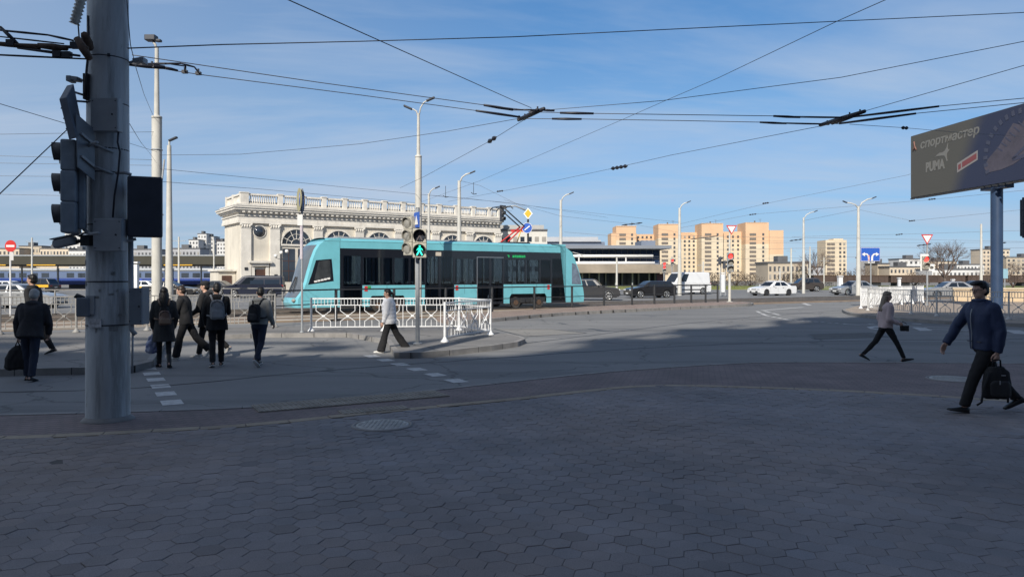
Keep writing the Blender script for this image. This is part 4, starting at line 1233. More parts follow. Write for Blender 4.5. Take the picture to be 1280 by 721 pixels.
# ---------------------------------------------------------------- signals and signs
def signal(name, label, loc, rz, lamps, housing, group=None, s=0.36, figure=False, board=None, vis=1.0):
    """front faces local -Y; lamps from the top down, each a material key or None"""
    t = thing(name, label, 'traffic light', loc, rz, group)
    n = len(lamps); h = s * n
    b = MB()
    if board: b.span(-board, board, .16, .18, -h / 2 - .12, h / 2 + .12); b.build('backing_board', M['white'], t)
    b = MB()
    for i in range(n):
        z = h / 2 - (i + .5) * s
        b.span(-s * .47, s * .47, 0, .16, z - s * .4985, z + s * .4985)
    b.span(-.05, .05, .16, .24, -h / 2 + .05, h / 2 - .05)
    b.build('housing', housing, t, bevel=.018)
    for i, l in enumerate(lamps):
        z = h / 2 - (i + .5) * s
        r = s * .41
        b = MB(); b.cyl((0, -.004, z), (0, .05, z), r, n=24); b.ball((0, .0, z), (r * .96, .03, r * .96), 20, 8)
        o = b.build('lens', M[l] if l and not figure else (M['lens_off'] if not figure else M['box_dark']), t)
        # hood: a curved sheet over the lens, open below
        b = MB(); n_ = 16; ring = []
        for k in range(n_ + 1):
            a = R(-25) + R(230) * k / n_
            ring.append((math.cos(a), math.sin(a), .5 + .5 * math.sin(a)))
        vo, vi = [], []
        for (c, q, e) in ring:
            L = (.10 + .12 * e) * vis
            vo += [(c * (r + .012), 0, z + q * (r + .012)), (c * (r + .012), -L, z + q * (r + .012))]
            vi += [(c * r, 0, z + q * r), (c * r, -L, z + q * r)]
        m_ = len(vo); fs = []
        for k in range(n_):
            a = 2 * k
            fs += [(a, a + 1, a + 3, a + 2), (m_ + a, m_ + a + 2, m_ + a + 3, m_ + a + 1), (a + 1, m_ + a + 1, m_ + a + 3, a + 3)]
        b.add(vo + vi, fs, 0, True)
        b.build('visor', M['black_metal'] if housing is not M['tl_beige'] else M['tl_dirty'], t)
        if figure and l:
            f = MB(); y = -.036; k = r / .15
            def L(p0, p1, w): f.beam((p0[0] * k, y, z + p0[1] * k), (p1[0] * k, y, z + p1[1] * k), w * k, .012)
            f.cyl((.004 * k, y - .006, z + .105 * k), (.004 * k, y + .006, z + .105 * k), .026 * k, n=14)
            f.plate([(-.03 * k, z + .07 * k), (.035 * k, z + .07 * k), (.025 * k, z - .02 * k), (-.025 * k, z - .02 * k)], .012, Matrix.Translation((0, y - .006, 0)))
            for a, b2, w in (((-.03, .06), (-.07, .0), .022), ((.035, .06), (.075, .01), .022), ((-.01, -.01), (-.065, -.115), .03), ((.01, -.01), (.065, -.115), .03)):
                p, q = Vector(a), Vector(b2); dd = (q - p).normalized(); nn = Vector((-dd.y, dd.x)) * w / 2
                f.plate([((p + nn).x * k, z + (p + nn).y * k), ((q + nn).x * k, z + (q + nn).y * k), ((q - nn).x * k, z + (q - nn).y * k), ((p - nn).x * k, z + (p - nn).y * k)][::-1], .012, Matrix.Translation((0, y - .006, 0)))
            f.build('walking_figure' if l == 'green_on' else 'standing_figure', M[l], t)
    return t
M['tl_dirty'] = mat('dirty beige hood', (0.20, 0.19, 0.165), .6, 0, .2, 8)
M['fig_off'] = mat('unlit figure', (0.10, 0.085, 0.09), .4)

def pole(name, label, cat, base, h, r, m, group=None, top=None, flange=True):
    t = thing(name, label, cat, base, 0, group)
    b = MB(); b.cyl((0, 0, -.1), (0, 0, h), r, top or r, 14); b.build('pole', m, t)
    if flange:
        b = MB(); b.lathe([(r * 2.2, 0), (r * 2.2, .02), (r * 1.3, .05)], n=14); b.build('base_plate', m, t)
    return t

# --- the big grey catenary mast on the left
BP = Vector(((135 - CX) / F * 9.16, 9.16, 0))
def bl(px, py, d=8.92): return at(px, py, d) - BP
mast = thing('catenary_mast', 'thick grey tubular mast in the left foreground with steel straps and boxes on it', 'pole', BP)
b = MB()
prof = [(.262, -.05), (.256, .01), (.247, .05), (.243, 1.5), (.240, 1.55), (.238, 3.2), (.232, 4.4), (.222, 6.5), (.21, 9.5)]
b.lathe(prof, n=40); b.build('pole', M['pole_grey'], mast)
for k, py in enumerate((68, 126, 184, 214, 280, 352, 407)):
    z = bl(135, py).z; b = MB(); r = .247 - z * .0045
    b.lathe([(r, z - .008), (r + .006, z - .007), (r + .006, z + .007), (r, z + .008)], n=32)
    a = R(-60 - 25 * k); b.box(((r + .015) * math.cos(a), (r + .015) * math.sin(a), z), (.05, .03, .03), a)
    b.build('strap', M['black_metal'], mast)
b = MB(); b.box((-.02, -.255, bl(122, 404).z), (.155, .012, .105)); b.build('paper_notice', mat('torn paper notice', (.55, .55, .56), .8, 0, .35, 30), mast)
b = MB()
for i in range(3): b.span(-.075, .03, -.2625, -.2615, bl(122, 404).z + .022 - i * .016, bl(122, 404).z + .026 - i * .016)
b.build('notice_lines', mat('faded print', (.25, .25, .27), .8), mast)
rs_ = random.Random(21); b = MB()
for i in range(16):      # scraps of old stickers
    a = R(rs_.uniform(200, 340)); z = rs_.uniform(.9, 2.0); r = .2445
    w_, h_ = rs_.uniform(.01, .035), rs_.uniform(.008, .03)
    u = Vector((-math.sin(a), math.cos(a), 0)); p = Vector((math.cos(a) * r, math.sin(a) * r, z)); k = rs_.uniform(-.3, .3)
    b.add([p - u * w_ - Vector((0, 0, h_)), p + u * w_ - Vector((0, 0, h_ * (1 + k))), p + u * w_ * (1 - k) + Vector((0, 0, h_)), p - u * w_ + Vector((0, 0, h_ * (1 - k)))], [(0, 1, 2, 3), (3, 2, 1, 0)])
b.build('sticker_scraps', mat('sticker remains', (.42, .43, .43), .8, 0, .3, 40), mast)['kind'] = 'stuff'
b = MB(); rg_ = []
for i in range(40):
    a = 2 * PI * i / 40; q = .30 + .035 * noise.noise(Vector((math.cos(a) * 2, math.sin(a) * 2, 3)))
    rg_.append((math.cos(a), math.sin(a), q))
b.loft([[Vector((c * q, s_ * q, -.02)) for c, s_, q in rg_], [Vector((c * (q - .01), s_ * (q - .01), .012)) for c, s_, q in rg_], [Vector((c * .245, s_ * .245, .05)) for c, s_, q in rg_]])
b.build('mortar_collar', M['kerb'], mast)
b = MB(); p = bl(157, 294); q = bl(158, 413); b.tube([(p.x, -.12, p.z), (q.x, -.12, q.z), (q.x + .04, -.1, q.z - .06)], .03, 10); b.tube([(q.x + .005, -.1, q.z), (q.x + .0, -.1, bl(0, 468).z)], .012, 6); b.build('conduit', M['box_grey'], mast)
b = MB(); b.tube([bl(148, 165, 8.88), bl(147, 178, 8.86), bl(150, 190, 8.86), bl(148, 215, 8.86), bl(143, 245, 8.87), bl(141, 272, 8.88)], .012, 6); b.build('cable', M['wire_thick'], mast)
b = MB(); b.tube([bl(110, 20, 8.9), bl(111, 60, 8.9), bl(108, 90, 8.9), bl(106, 120, 8.9)], .014, 6); b.span(bl(104, 0).x, bl(110, 0).x, -.25, -.15, bl(0, 124).z, bl(0, 92).z); b.build('cable_clamp', M['black_metal'], mast)
def cabinet(name, label, px0, px1, py0, py1, d, dep, m, cat='box', lock=True):
    c0, c1 = at(px0, py1, d), at(px1, py0, d)
    t = thing(name, label, cat, ((c0.x + c1.x) / 2, d, c0.z))
    w, h = c1.x - c0.x, c1.z - c0.z
    b = MB(); b.span(-w / 2, w / 2, 0.012, dep, 0, h); b.build('body', m, t, bevel=.008)
    b = MB(); b.span(-w / 2 + .004, w / 2 - .004, -.002, .0115, .004, h - .004); b.build('door', m, t, bevel=.003)
    b = MB()
    for sx in (-1, 1):
        for sz in (.1, .9): b.cyl((sx * w * .42, -.006, h * sz), (sx * w * .42, .0, h * sz), .007, n=8)
    if lock: b.cyl((w * .3, -.008, h * .5), (w * .3, 0, h * .5), .012, n=10)
    b.build('screw', M['black_metal'], t)
    return t
cabinet('control_box', 'upper flat grey box strapped to the front of the thick mast', 113, 147, 122, 164, 8.82, .12, M['box_grey'])
cabinet('control_box', 'lower larger grey box on the thick mast at the height of the dark signals', 116, 152, 273, 314, 8.79, .14, M['box_grey'])
cabinet('control_box', 'narrow grey cabinet on the right side of the thick mast above the conduit end', 161, 177, 360, 406, 9.0, .2, mat('blue grey cabinet', (.16, .19, .225), .5, 0, .15, 5))
# request button box on the left
t = thing('push_button', 'grey pedestrian push button box on the left side of the thick mast', 'button box', at(109, 383, 8.95))
b = MB(); b.span(-.10, .06, -.07, .07, -.12, .11); b.build('body', mat('blue grey box', (.14, .165, .2), .5, 0, .15, 5), t, bevel=.015)
b = MB(); b.span(.02, .11, -.055, .055, -.09, .13); b.build('bracket', M['galv'], t)
b = MB(); b.tube([(-.02, -.03, .1), (-.1, -.04, .135), (-.115, -.04, .105)], .026, 8); b.build('sun_hood', M['black_metal'], t)
# security camera
t = thing('security_camera', 'grey bullet camera on an arm left of the thick mast below the dark signal', 'camera', at(90, 302, 8.9))
b = MB(); b.box((-.07, -.02, -.01), (.26, .1, .1), 0, 0, None, Matrix.Rotation(R(-12), 3, 'Y')); b.build('housing', M['box_grey'], t, bevel=.02)
b = MB(); b.box((-.075, -.02, .055), (.30, .12, .012), 0, 0, None, Matrix.Rotation(R(-12), 3, 'Y')); b.build('shade', M['galv'], t)
b = MB(); b.cyl((-.205, -.02, -.036), (-.19, -.02, -.033), .035, n=12); b.build('lens', M['car_glass'], t)
b = MB(); b.tube([(.05, -.01, -.01), (.13, .0, .02), (.17, .0, .02)], .022, 8); b.span(.13, .24, -.06, .06, -.05, .075); b.tube([(.1, -.03, .06), (.17, -.05, .1), (.24, -.03, .1)], .01, 6); b.build('arm', M['black_metal'], t)
# floodlights
for label, px, py in (('small grey floodlight on a stub arm left of the thick mast above the tilted panel', 93, 99), ('small flat floodlight sticking out right of the thick mast beneath the trolley wires', 175, 76)):
    t = thing('floodlight', label, 'floodlight', at(px, py, 9.0 if px < 100 else 9.3), 0, 'small floodlights on the mast')
    sx = 1 if px < 100 else -1
    b = MB(); b.box((0, 0, 0), (.14, .12, .05), 0, 0, None, Matrix.Rotation(R(8 * sx), 3, 'Y')); b.box((-.04 * sx, 0, -.005), (.06, .13, .07)); b.build('housing', M['box_grey'], t, bevel=.01)
    b = MB(); b.tube([(.06 * sx, 0, 0), (.11 * sx, 0, -.02), (.2 * sx, .05, -.02)], .016, 6); b.build('arm', M['galv'], t)
# tilted info panel (seen from behind) and sign back
def tilted(name, label, cat, corners, d0, d1, th, m, parts):
    """corner pixels (tl, tr, br, bl); left edge at depth d0, right edge at d1"""
    c = [at(*corners[0], d0), at(*corners[1], d1), at(*corners[2], d1), at(*corners[3], d0)]
    o = sum(c, Vector()) / 4
    u = (c[1] - c[0]).normalized(); v = (c[3] - c[0]).normalized(); n = u.cross(v).normalized()
    if n.y < 0: n = -n
    t = thing(name, label, cat, o)
    q = [p - o for p in c]; b = MB()
    b.add(q + [p + n * th for p in q], [(0, 1, 2, 3), (7, 6, 5, 4), (0, 4, 5, 1), (1, 5, 6, 2), (2, 6, 7, 3), (3, 7, 4, 0)])
    b.build('panel', m, t, bevel=.01)
    parts(t, q, u, v, n)
    return t
def p_parts(t, q, u, v, n):
    b = MB()
    for f in (.25, .5, .75):
        p = q[0].lerp(q[3], f); e = q[1].lerp(q[2], f); b.beam(p + u * .02 - n * .006, e - u * .02 - n * .006, .012, .012)
    b.build('rib', M['black_metal'], t)
    for f in (.12, .32):
        b = MB(); p = q[1].lerp(q[2], f); b.tube([p + n * .03, bl(113, 118, 9.05) + BP - t.location + Vector((0, 0, -.3 * f))], .014, 6); b.build('bracket', M['galv'], t)
tilted('information_panel', 'dark tilted flat panel on brackets left of the thick mast, above the sign back', 'panel', [(73.5, 124), (83, 107), (95.5, 169), (86, 175)], 8.55, 8.8, .09, mat('dark panel back', (.13, .155, .19), .5, 0, .2, 5), p_parts)
def s_parts(t, q, u, v, n):
    for f in (.32, .74):
        b = MB(); p = q[0].lerp(q[3], f) + u * .06; e = q[1].lerp(q[2], f)
        b.beam(p - n * .012, e - n * .012, .02, .03); b.tube([e - n * .015 - u * .03, e + Vector((.14, .14, -.05))], .017, 6); b.build('bracket', M['galv'], t)
tilted('road_sign', 'grey back of a rectangular sign clamped left of the thick mast', 'sign', [(95, 141), (119, 162), (119, 227), (97, 209)], 8.6, 8.85, .015, mat('sign back', (.19, .21, .235), .5, .2, .15, 5), s_parts)
# two dark signals seen from the side and from behind
t = signal('traffic_light', 'dark three lens traffic light seen from its side left of the thick mast', at(79, 234, 8.75), R(-70), [None, None, None], mat('blue grey housing', (.24, .285, .33), .5, 0, .2, 6), s=.362, vis=.5)
b = MB(); b.tube([(.0, .22, -.50), (.14, .3, -.55), (.3, .42, -.55)], .02, 6); b.build('bracket', M['galv'], t); b = MB(); b.tube([(.0, .22, .45), (.1, .3, .50), (.3, .4, .50)], .02, 6); b.build('bracket', M['galv'], t)
t = thing('traffic_light', 'dark wide signal housing seen from behind right of the thick mast', 'traffic light', at(182, 259, 9.05), R(203))
b = MB(); b.span(-.19, .19, 0, .13, -.37, .36); b.build('housing', M['box_dark'], t, bevel=.02)
for z in (.18, -.18):
    b = MB(); b.cyl((0, -.006, z), (0, .02, z), .14, n=20); b.build('lens', M['lens_off'], t)
    b = MB()
    for k in range(13):
        a0, a1 = R(200 * k / 13 - 10), R(200 * (k + 1) / 13 - 10)
        b.add([(.15 * math.cos(a0), 0, z + .15 * math.sin(a0)), (.15 * math.cos(a1), 0, z + .15 * math.sin(a1)), (.15 * math.cos(a1), -.2, z + .15 * math.sin(a1)), (.15 * math.cos(a0), -.2, z + .15 * math.sin(a0))], [(0, 1, 2, 3)])
    b.build('visor', M['black_metal'], t)
b = MB(); b.tube([(.15, .05, .38), (.22, .05, .40), (.32, .0, .40)], .02, 6); b.build('bracket', M['galv'], t); b = MB(); b.tube([(.1, .05, -.39), (.2, .05, -.42), (.32, .0, -.40)], .02, 6); b.build('bracket', M['galv'], t)

# --- signal post on the crossing island
SP = gd(522, 430, 0)
t = pole('signal_post', 'slim grey post on the crossing island carrying two signals beside the woman in white', 'pole', SP, 3.55, .055, M['galv'])
sp_d = SP.y
signal('traffic_light', 'unlit beige three lens traffic light on the slim post in front of the tram', at(509, 295, sp_d - .02), R(-40), [None, None, None], M['tl_beige'], s=.335, vis=.38)
t = signal('pedestrian_light', 'beige pedestrian signal showing a green walking figure in front of the tram', at(524.5, 304, sp_d - .26), R(4), ['fig_off', 'green_on'], M['tl_beige'], s=.375, figure=True)
b = MB(); b.tube([(-.02, .26, -.38), (-.02, .14, -.42), (0, .08, -.36)], .022, 8); b.build('bracket', M['black_metal'], t)
t = thing('crossing_sign', 'blue crossing sign seen nearly edge on above the pedestrian signal', 'sign', at(520.5, 275, sp_d - .1), R(-62))
b = MB(); b.span(-.19, .19, 0, .02, -.2, .2); b.build('plate', M['blue_sign'], t, bevel=.008)
b = MB(); b.plate([(-.12, -.12), (.12, -.12), (0, .12)], .004, Matrix.Translation((0, -.006, 0))); b.build('triangle', M['white'], t)
b = MB(); b.cyl((0, .02, .1), (.1, .1, .1), .012, n=6); b.build('clamp', M['galv'], t)

# --- thin post with a round sign seen edge on
NP = gd(377.5, 415.5, 0); nd = NP.y
t = pole('sign_post', 'thin pale post left of the tram with two round signs at its top', 'pole', NP, at(376, 236, nd).z, .033, M['galv'])
def disc_sign(name, label, loc, rz, r, m_face, m_rim=None, parts=None):
    t = thing(name, label, 'sign', loc, rz)
    b = MB(); b.cyl((0, 0, 0), (0, .02, 0), r, n=32); b.build('plate', m_face, t)
    if m_rim:
        b = MB(); b.tube([(r * .96 * math.cos(2 * PI * i / 32), -.004, r * .96 * math.sin(2 * PI * i / 32)) for i in range(33)], r * .05, 6); b.build('rim', m_rim, t)
    if parts: parts(t)
    return t
disc_sign('round_sign', 'pale yellowish round sign seen almost edge on at the top of the thin post', at(373.5, 250, nd - .05), R(-63), .37, mat('yellowed sign back', (.40, .37, .22), .6, 0, .15, 4))
disc_sign('round_sign', 'dark blue round sign seen almost edge on at the top of the thin post', at(377.5, 251, nd + .1), R(95), .36, M['blue_sign'], M['black_metal'])
t = thing('number_plate', 'small white plate below the round signs on the thin post', 'sign', at(375, 275, nd - .06), R(12))
b = MB(); b.span(-.08, .08, 0, .015, -.17, .17); b.build('plate', M['white'], t)
t = thing('sticker_sleeve', 'pinkish white sleeve wrapped round the thin post above the railing', 'sign', at(377, 302, nd))
b = MB(); b.cyl((0, 0, -.55), (0, 0, .5), .05, n=12); b.build('sleeve', mat('pinkish paper', (.55, .50, .55), .7, 0, .2, 7), t)

# --- right hand signs and signals
def yield_tri(r): return [(-r, r * .86), (r, r * .86), (0, -r * .86)]
def yield_sign(label, loc, r):
    t = thing('yield_sign', label, 'sign', loc)
    b = MB(); b.plate(yield_tri(r), .02, Matrix.Identity(4)); b.build('border', M['red'], t)
    b = MB(); k = .72; b.plate([(x * k, z * k + r * .06) for x, z in yield_tri(r)], .006, Matrix.Translation((0, -.007, 0))); b.build('face', M['white'], t)
    return t
q = gd(912, 377.5, 0)
pole('signal_post', 'pale post at the platform tip carrying a red light and a yield sign', 'pole', q, at(0, 284, q.y).z, .10, M['conc_pole'], None, .05)
signal('traffic_light', 'three lens traffic light showing red under the yield sign at the platform tip', at(913, 328, q.y - .2), R(2), ['red_on', None, None], M['box_grey'], s=.44)
yield_sign('inverted white triangle yield sign above the red light at the platform tip', at(914.5, 287.5, q.y - .15), .38)
d = 46.0; q = at(1159, 380, d); q.z = 0
pole('signal_post', 'pale post left of the bare tree with a signal on a white board', 'pole', q, at(0, 297, d).z, .055, M['galv'])
yield_sign('inverted white triangle yield sign above the white signal board near the bare tree', at(1159, 299.5, d - .1), .37)
t = signal('traffic_light', 'traffic light showing red on an L shaped white board left of the bare tree', at(1157.5, 328, d - .25), 0, ['red_on', None], M['tl_beige'], s=.40, board=.25)
b = MB(); b.span(.251, .62, .16, .18, -.52, -.10); b.build('side_board', M['white'], t)
b = MB(); b.lathe([(.13, 0), (.13, .03)], n=20, sx=1.0, sy=.7); o = b.build('side_lens', M['lens_off'], t, loc=(.42, .159, -.3)); o.rotation_euler = (R(90), 0, 0)
b = MB(); b.plate([(.33, -.28), (.42, -.24), (.51, -.28), (.42, -.32)], .004, Matrix.Translation((0, .12, 0))); b.build('arrow', M['box_dark'], t)
# blue lane sign with two arrows
d = 45.5; q = at(1088.5, 380, d); q.z = 0
pole('sign_post', 'thin grey post carrying the blue lane sign behind the white railing', 'pole', q, at(0, 311, d).z, .04, M['galv'])
t = thing('lane_sign', 'blue rectangular sign with two white arrows curving left and right', 'sign', at(1088, 318, d - .08))
b = MB(); b.span(-.60, .60, 0, .025, -.42, .42); b.build('plate', M['blue_sign'], t, bevel=.02)
b = MB(); b.span(-.585, .585, -.006, -.002, .392, .405); b.span(-.585, .585, -.006, -.002, -.405, -.392); b.span(-.585, -.572, -.006, -.002, -.39, .39); b.span(.572, .585, -.006, -.002, -.39, .39); b.build('border', M['white'], t)
for sx in (-1, 1):
    b = MB(); pts = []
    ctr = [(sx * .10, -.38), (sx * .10, -.2), (sx * .13, -.06), (sx * .22, .0), (sx * .34, .01)]
    for (x0, z0), (x1, z1) in zip(ctr, ctr[1:]): b.beam((x0, -.006, z0), (x1, -.006, z1), .11, .008) if abs(z1 - z0) < abs(x1 - x0) * .3 else b.add([(x0 - .055, -.01, z0), (x0 + .055, -.01, z0), (x1 + .055, -.01, z1), (x1 - .055, -.01, z1)], [(0, 1, 2, 3)])
    b.add([(sx * .16, -.0105, -.05), (sx * .36, -.0105, -.045), (sx * .36, -.0105, .065), (sx * .16, -.0105, .05)], [(0, 1, 2, 3)])
    b.add([(sx * .34, -.011, .13), (sx * .34, -.011, -.11), (sx * .53, -.011, .01)], [(0, 1, 2)])
    b.build('arrow', M['white'], t)
b = MB()
for i in range(4): b.span(-.155, -.045, -.016, -.013, -.36 + i * .09, -.325 + i * .09)
b.build('red_stripe', M['red'], t)
# no entry sign on the left
d = 33.0
q = at(13, 380, d); q.z = -.06
pole('sign_post', 'thin white post of the no entry sign at the left edge', 'pole', q, at(0, 302, d).z, .035, M['white_paint'])
t = disc_sign('no_entry_sign', 'red round no entry sign with a white bar at the left edge', at(13, 307.5, d - .06), R(-4), .26, M['red'])
b = MB(); b.span(-.19, .19, -.008, -.002, -.045, .045); b.build('bar', M['white'], t)
t = thing('number_plate', 'small white plate under the no entry sign', 'sign', at(14.5, 320, d - .06), R(30)); b = MB(); b.span(-.07, .07, 0, .015, -.19, .19); b.build('plate', M['white'], t)
# mast behind the tram with a cantilever signal, diamond and round sign
d = 56.0; q = at(660, 378, d); q.z = 0
t = pole('signal_post', 'dark post behind the tram roof with a cantilever arm to the left', 'pole', q, at(0, 262, d).z, .07, M['black_metal'])
b = MB(); a0 = at(660, 264, d) - q; a1 = at(628, 259, d) - q; b.tube([a0, (a0 + a1) / 2 + Vector((0, 0, .25)), a1], .06, 8); b.build('arm', M['galv'], t)
signal('traffic_light', 'dark traffic light hanging on the cantilever arm above the tram roof', at(628.5, 267, d - .1), R(60), [None, None, None], M['box_dark'], s=.42)
t = thing('priority_sign', 'yellow diamond priority road sign above the rear of the tram', 'sign', at(660, 267, d - .2), R(-15))
b = MB(); b.plate([(0, -.44), (.36, 0), (0, .44), (-.36, 0)], .02, Matrix.Identity(4)); b.build('border', M['white'], t)
b = MB(); b.plate([(0, -.34), (.27, 0), (0, .34), (-.27, 0)], .006, Matrix.Translation((0, -.007, 0))); b.build('face', M['yellow'], t)
t = disc_sign('direction_sign', 'blue round direction sign behind the pantograph', at(659, 285, d - .2), R(-15), .40, M['blue_sign'], M['white'])
b = MB(); b.beam((-.2, -.012, -.15), (.2, -.012, .15), .02, .08); b.build('arrow', M['white'], t)
t = thing('roof_sign', 'long red lettered sign lying low behind the pantograph', 'sign', at(647, 288.5, 60)); b = MB(); b.span(-.55, .55, 0, .03, -.09, .09); b.build('plate', M['red'], t)
# more signals far down the road
for px, py, dd, label in ((830, 334, 84, 'far red light beside the white van roof'), (840, 327.5, 92, 'far red light right of the glass hall canopy')):
    q = at(px, 352, dd); q.z = 0
    pole('signal_post', 'post of the ' + label, 'pole', q, at(0, py - 7, dd).z, .06, M['galv'])
    signal('traffic_light', 'small ' + label, at(px + .5, py, dd - .2), 0, ['red_on', 'red_on', None] if px == 830 else ['red_on', None], M['box_grey'], s=.38)
for px, py, label in ((901, 326, 'dark small signal left of the platform tip light'), (906.5, 331, 'dark small lower signal left of the platform tip light')):
    q = at(px, 360, 70); q.z = 0
    pole('signal_post', 'post of the ' + label, 'pole', q, at(0, py - 6, 70).z, .05, M['galv'])
    signal('traffic_light', label, at(px, py, 69.8), R(70), [None, None], M['box_dark'], s=.38)
q = at(1300, 400, 20); q.z = 0
pole('signal_post', 'post of the signal cut off at the right edge of the view', 'pole', q, 4.0, .06, M['galv'])
signal('traffic_light', 'dark traffic light just inside the right edge above the railing', at(1288.5, 272, 19.8), R(40), [None, None, None], M['box_dark'], s=.36)
# small information plate at the far right
t = pole('sign_post', 'thin post with a pale blue plate right of the billboard post', 'pole', (lambda q: Vector((q.x, q.y, 0)))(at(1256, 360, 75)), at(0, 336, 75).z, .05, M['galv'])
b = MB(); b.span(-.26, .26, -.09, -.06, at(0, 348, 75).z, at(0, 336, 75).z); b.build('plate', mat('pale blue plate', (.25, .42, .5), .5), t)

# ---------------------------------------------------------------- lamp posts and masts
def lamp(label, px, top, d, r, arms, m=None, base_r=None, z0=0.0, step=None):
    """arms: list of (dx metres, dz metres) from the pole top to each lamp head"""
    p = at(px, 346, d); z = at(px, top, d).z
    t = thing('street_lamp', label, 'street lamp', (p.x, p.y, z0), 0, 'street lamps round the square')
    b = MB()
    if step:
        b.cyl((0, 0, -.2), (0, 0, step), base_r or r * 1.4, base_r or r * 1.3, 16); b.cyl((0, 0, step), (0, 0, z - z0), r, r * .7, 14)
        b.lathe([(r * 1.1, step), ((base_r or r * 1.3) * 1.04, step + .02), ((base_r or r * 1.3) * 1.04, step + .1), (r * 1.0, step + .14)], n=16)
    else: b.cyl((0, 0, -.2), (0, 0, z - z0), base_r or r * 1.25, r * .75, 14)
    b.build('pole', m or M['conc_pole'], t)
    for dx, dz in arms:
        b = MB(); h = z - z0
        b.tube([(0, 0, h - .25), (dx * .25, 0, h + dz * .45), (dx * .62, 0, h + dz * .85), (dx, 0, h + dz)], .045 * r / .12, 8); b.build('arm', m or M['conc_pole'], t)
        b = MB(); s = 1 if dx > 0 else -1
        b.box((dx + s * .17, 0, h + dz + .07), (.44, .22, .09), 0, 0, None, Matrix.Rotation(R(-24 * s), 3, 'Y')); b.build('lamp_head', M['box_dark'], t, bevel=.03)
    return t
t = lamp('tall stepped steel lamp mast just right of the thick grey mast', 196, 60, 29.5, .105, [], M['conc_pole'], .19, step=8.0)
b = MB(); b.tube([(0, 0, 10.7), (-.06, 0, 10.95), (-.2, 0, 11.15)], .05, 8); b.build('arm', M['conc_pole'], t)
b = MB(); b.box((-.22, 0, 11.2), (.42, .34, .22)); b.box((0.08, 0, 11.1), (.2, .2, .1)); b.build('lamp_head', M['box_dark'], t, bevel=.03)
b = MB()
for z in (4.35, 5.6, 6.75): b.lathe([(.19, z), (.215, z + .01), (.215, z + .05), (.19, z + .06)], n=16)
b.beam((-.4, -.1, 4.2), (.3, -.1, 4.2), .06, .06); b.beam((.3, 0, 6.4), (.16, 0, 5.2), .05, .05)
b.build('clamp', M['galv'], t)
lamp('shorter pale lamp post close behind the stepped steel mast on the left', 211.5, 182, 36.5, .13, [(.02, .25)], base_r=.2)
lamp('white double headed lamp post rising behind the pedestrian signal', 523, 142, 36, .09, [(.42, .62), (-.34, .22)], base_r=.16, step=7.5)
lamp('thin lamp post in front of the pavilion right of the double headed one', 536, 242, 62, .12, [(.55, .45)])
lamp('stout lamp post standing before the right half of the pavilion', 574, 226, 54, .15, [(.8, .55)], base_r=.2)
lamp('lamp post rising right of the tram roof end', 701, 250, 67, .14, [(.8, .55)], base_r=.18)
lamp('stout white lamp post in front of the orange apartment block', 849.5, 260, 75, .15, [(.75, .55)], base_r=.22)
lamp('lamp post between the orange block and the nine storey block', 1004.5, 272, 84, .13, [(1.2, .65)], base_r=.18)
lamp('white double headed lamp post just left of the blue arrow sign', 1073, 258, 70, .14, [(1.3, .75), (-1.1, .35)], base_r=.24)
lamp('pale post seen just left of the billboard post', 1226.5, 280, 60, .10, [])
def mast_small(label, px, top, d, r, m='conc_pole'):
    p = at(px, 346, d); t = thing('contact_mast', label, 'mast', (p.x, p.y, 0), 0, 'thin contact wire masts')
    b = MB(); h = at(px, top, d).z; b.cyl((0, 0, -.2), (0, 0, h), r, r * .8, 10); b.build('pole', M[m], t)
    b = MB(); b.beam((-.8, 0, h - .5), (.8, 0, h - .5), .06, .06); b.build('cross_arm', M['galv'], t)
for a in (('slim contact mast left of the pavilion beneath the white towers', 223.5, 296, 90, .12), ('slim contact mast close to the left end of the pavilion', 267.5, 300, 100, .12), ('slim contact mast right of the no entry sign', 40, 297, 95, .12),
          ('dark contact mast at the right end of the orange block', 989, 310, 120, .16), ('slim contact mast before the nine storey block', 1012.5, 308, 110, .12), ('pale contact mast left of the white van', 771, 322, 95, .14),
          ('slim contact mast in the middle of the orange block', 879, 327, 100, .12), ('dark contact mast right of the billboard post', 1248, 318, 100, .14), ('pale contact mast by the white sedan', 975, 335, 90, .1), ('slim contact mast far right of the white sedan', 1030, 322, 120, .1)):
    mast_small(*a)
for px, top, d, w, label in ((1050, 346, 100, .55, 'stubby white pillar at the left end of the brown wagons'), (1124, 348, 100, .32, 'stubby white pillar in the middle of the brown wagons'), (1191, 350, 98, .32, 'stubby white pillar right of the bare tree'), (170, 329, 60, .36, 'stubby white pillar right of the thick mast'), (903, 342, 90, .5, 'stubby white pillar behind the platform tip')):
    p = at(px, 346, d); t = thing('white_pillar', label, 'pillar', (p.x, p.y, -.1), 0, 'stubby white pillars by the railway')
    h = at(px, top, d).z; b = MB(); b.span(-w / 2, w / 2, -w / 2, w / 2, 0, h); b.build('shaft', M['white_paint'], t, bevel=.02)
    b = MB(); b.span(-w / 2 - .05, w / 2 + .05, -w / 2 - .05, w / 2 + .05, h + .1, h + .22); b.build('cap', M['white_paint'], t)
# globe lantern by the pavilion
q = at(351.5, 360, 80); t = thing('globe_lantern', 'black lantern post with three milky globes beside the pavilion windows', 'street lamp', (q.x, q.y, -.1))
b = MB(); b.cyl((0, 0, 0), (0, 0, 4.3), .07, .05, 8); b.tube([(-.6, 0, 3.9), (0, 0, 3.7), (.9, 0, 4.3)], .035, 6); b.build('post', M['black_metal'], t)
for x, z in ((-.6, 4.1), (.0, 4.45), (.6, 4.6)):
    b = MB(); b.ball((x, 0, z), .2, 12, 8); b.build('globe', M['lamp_globe'], t)

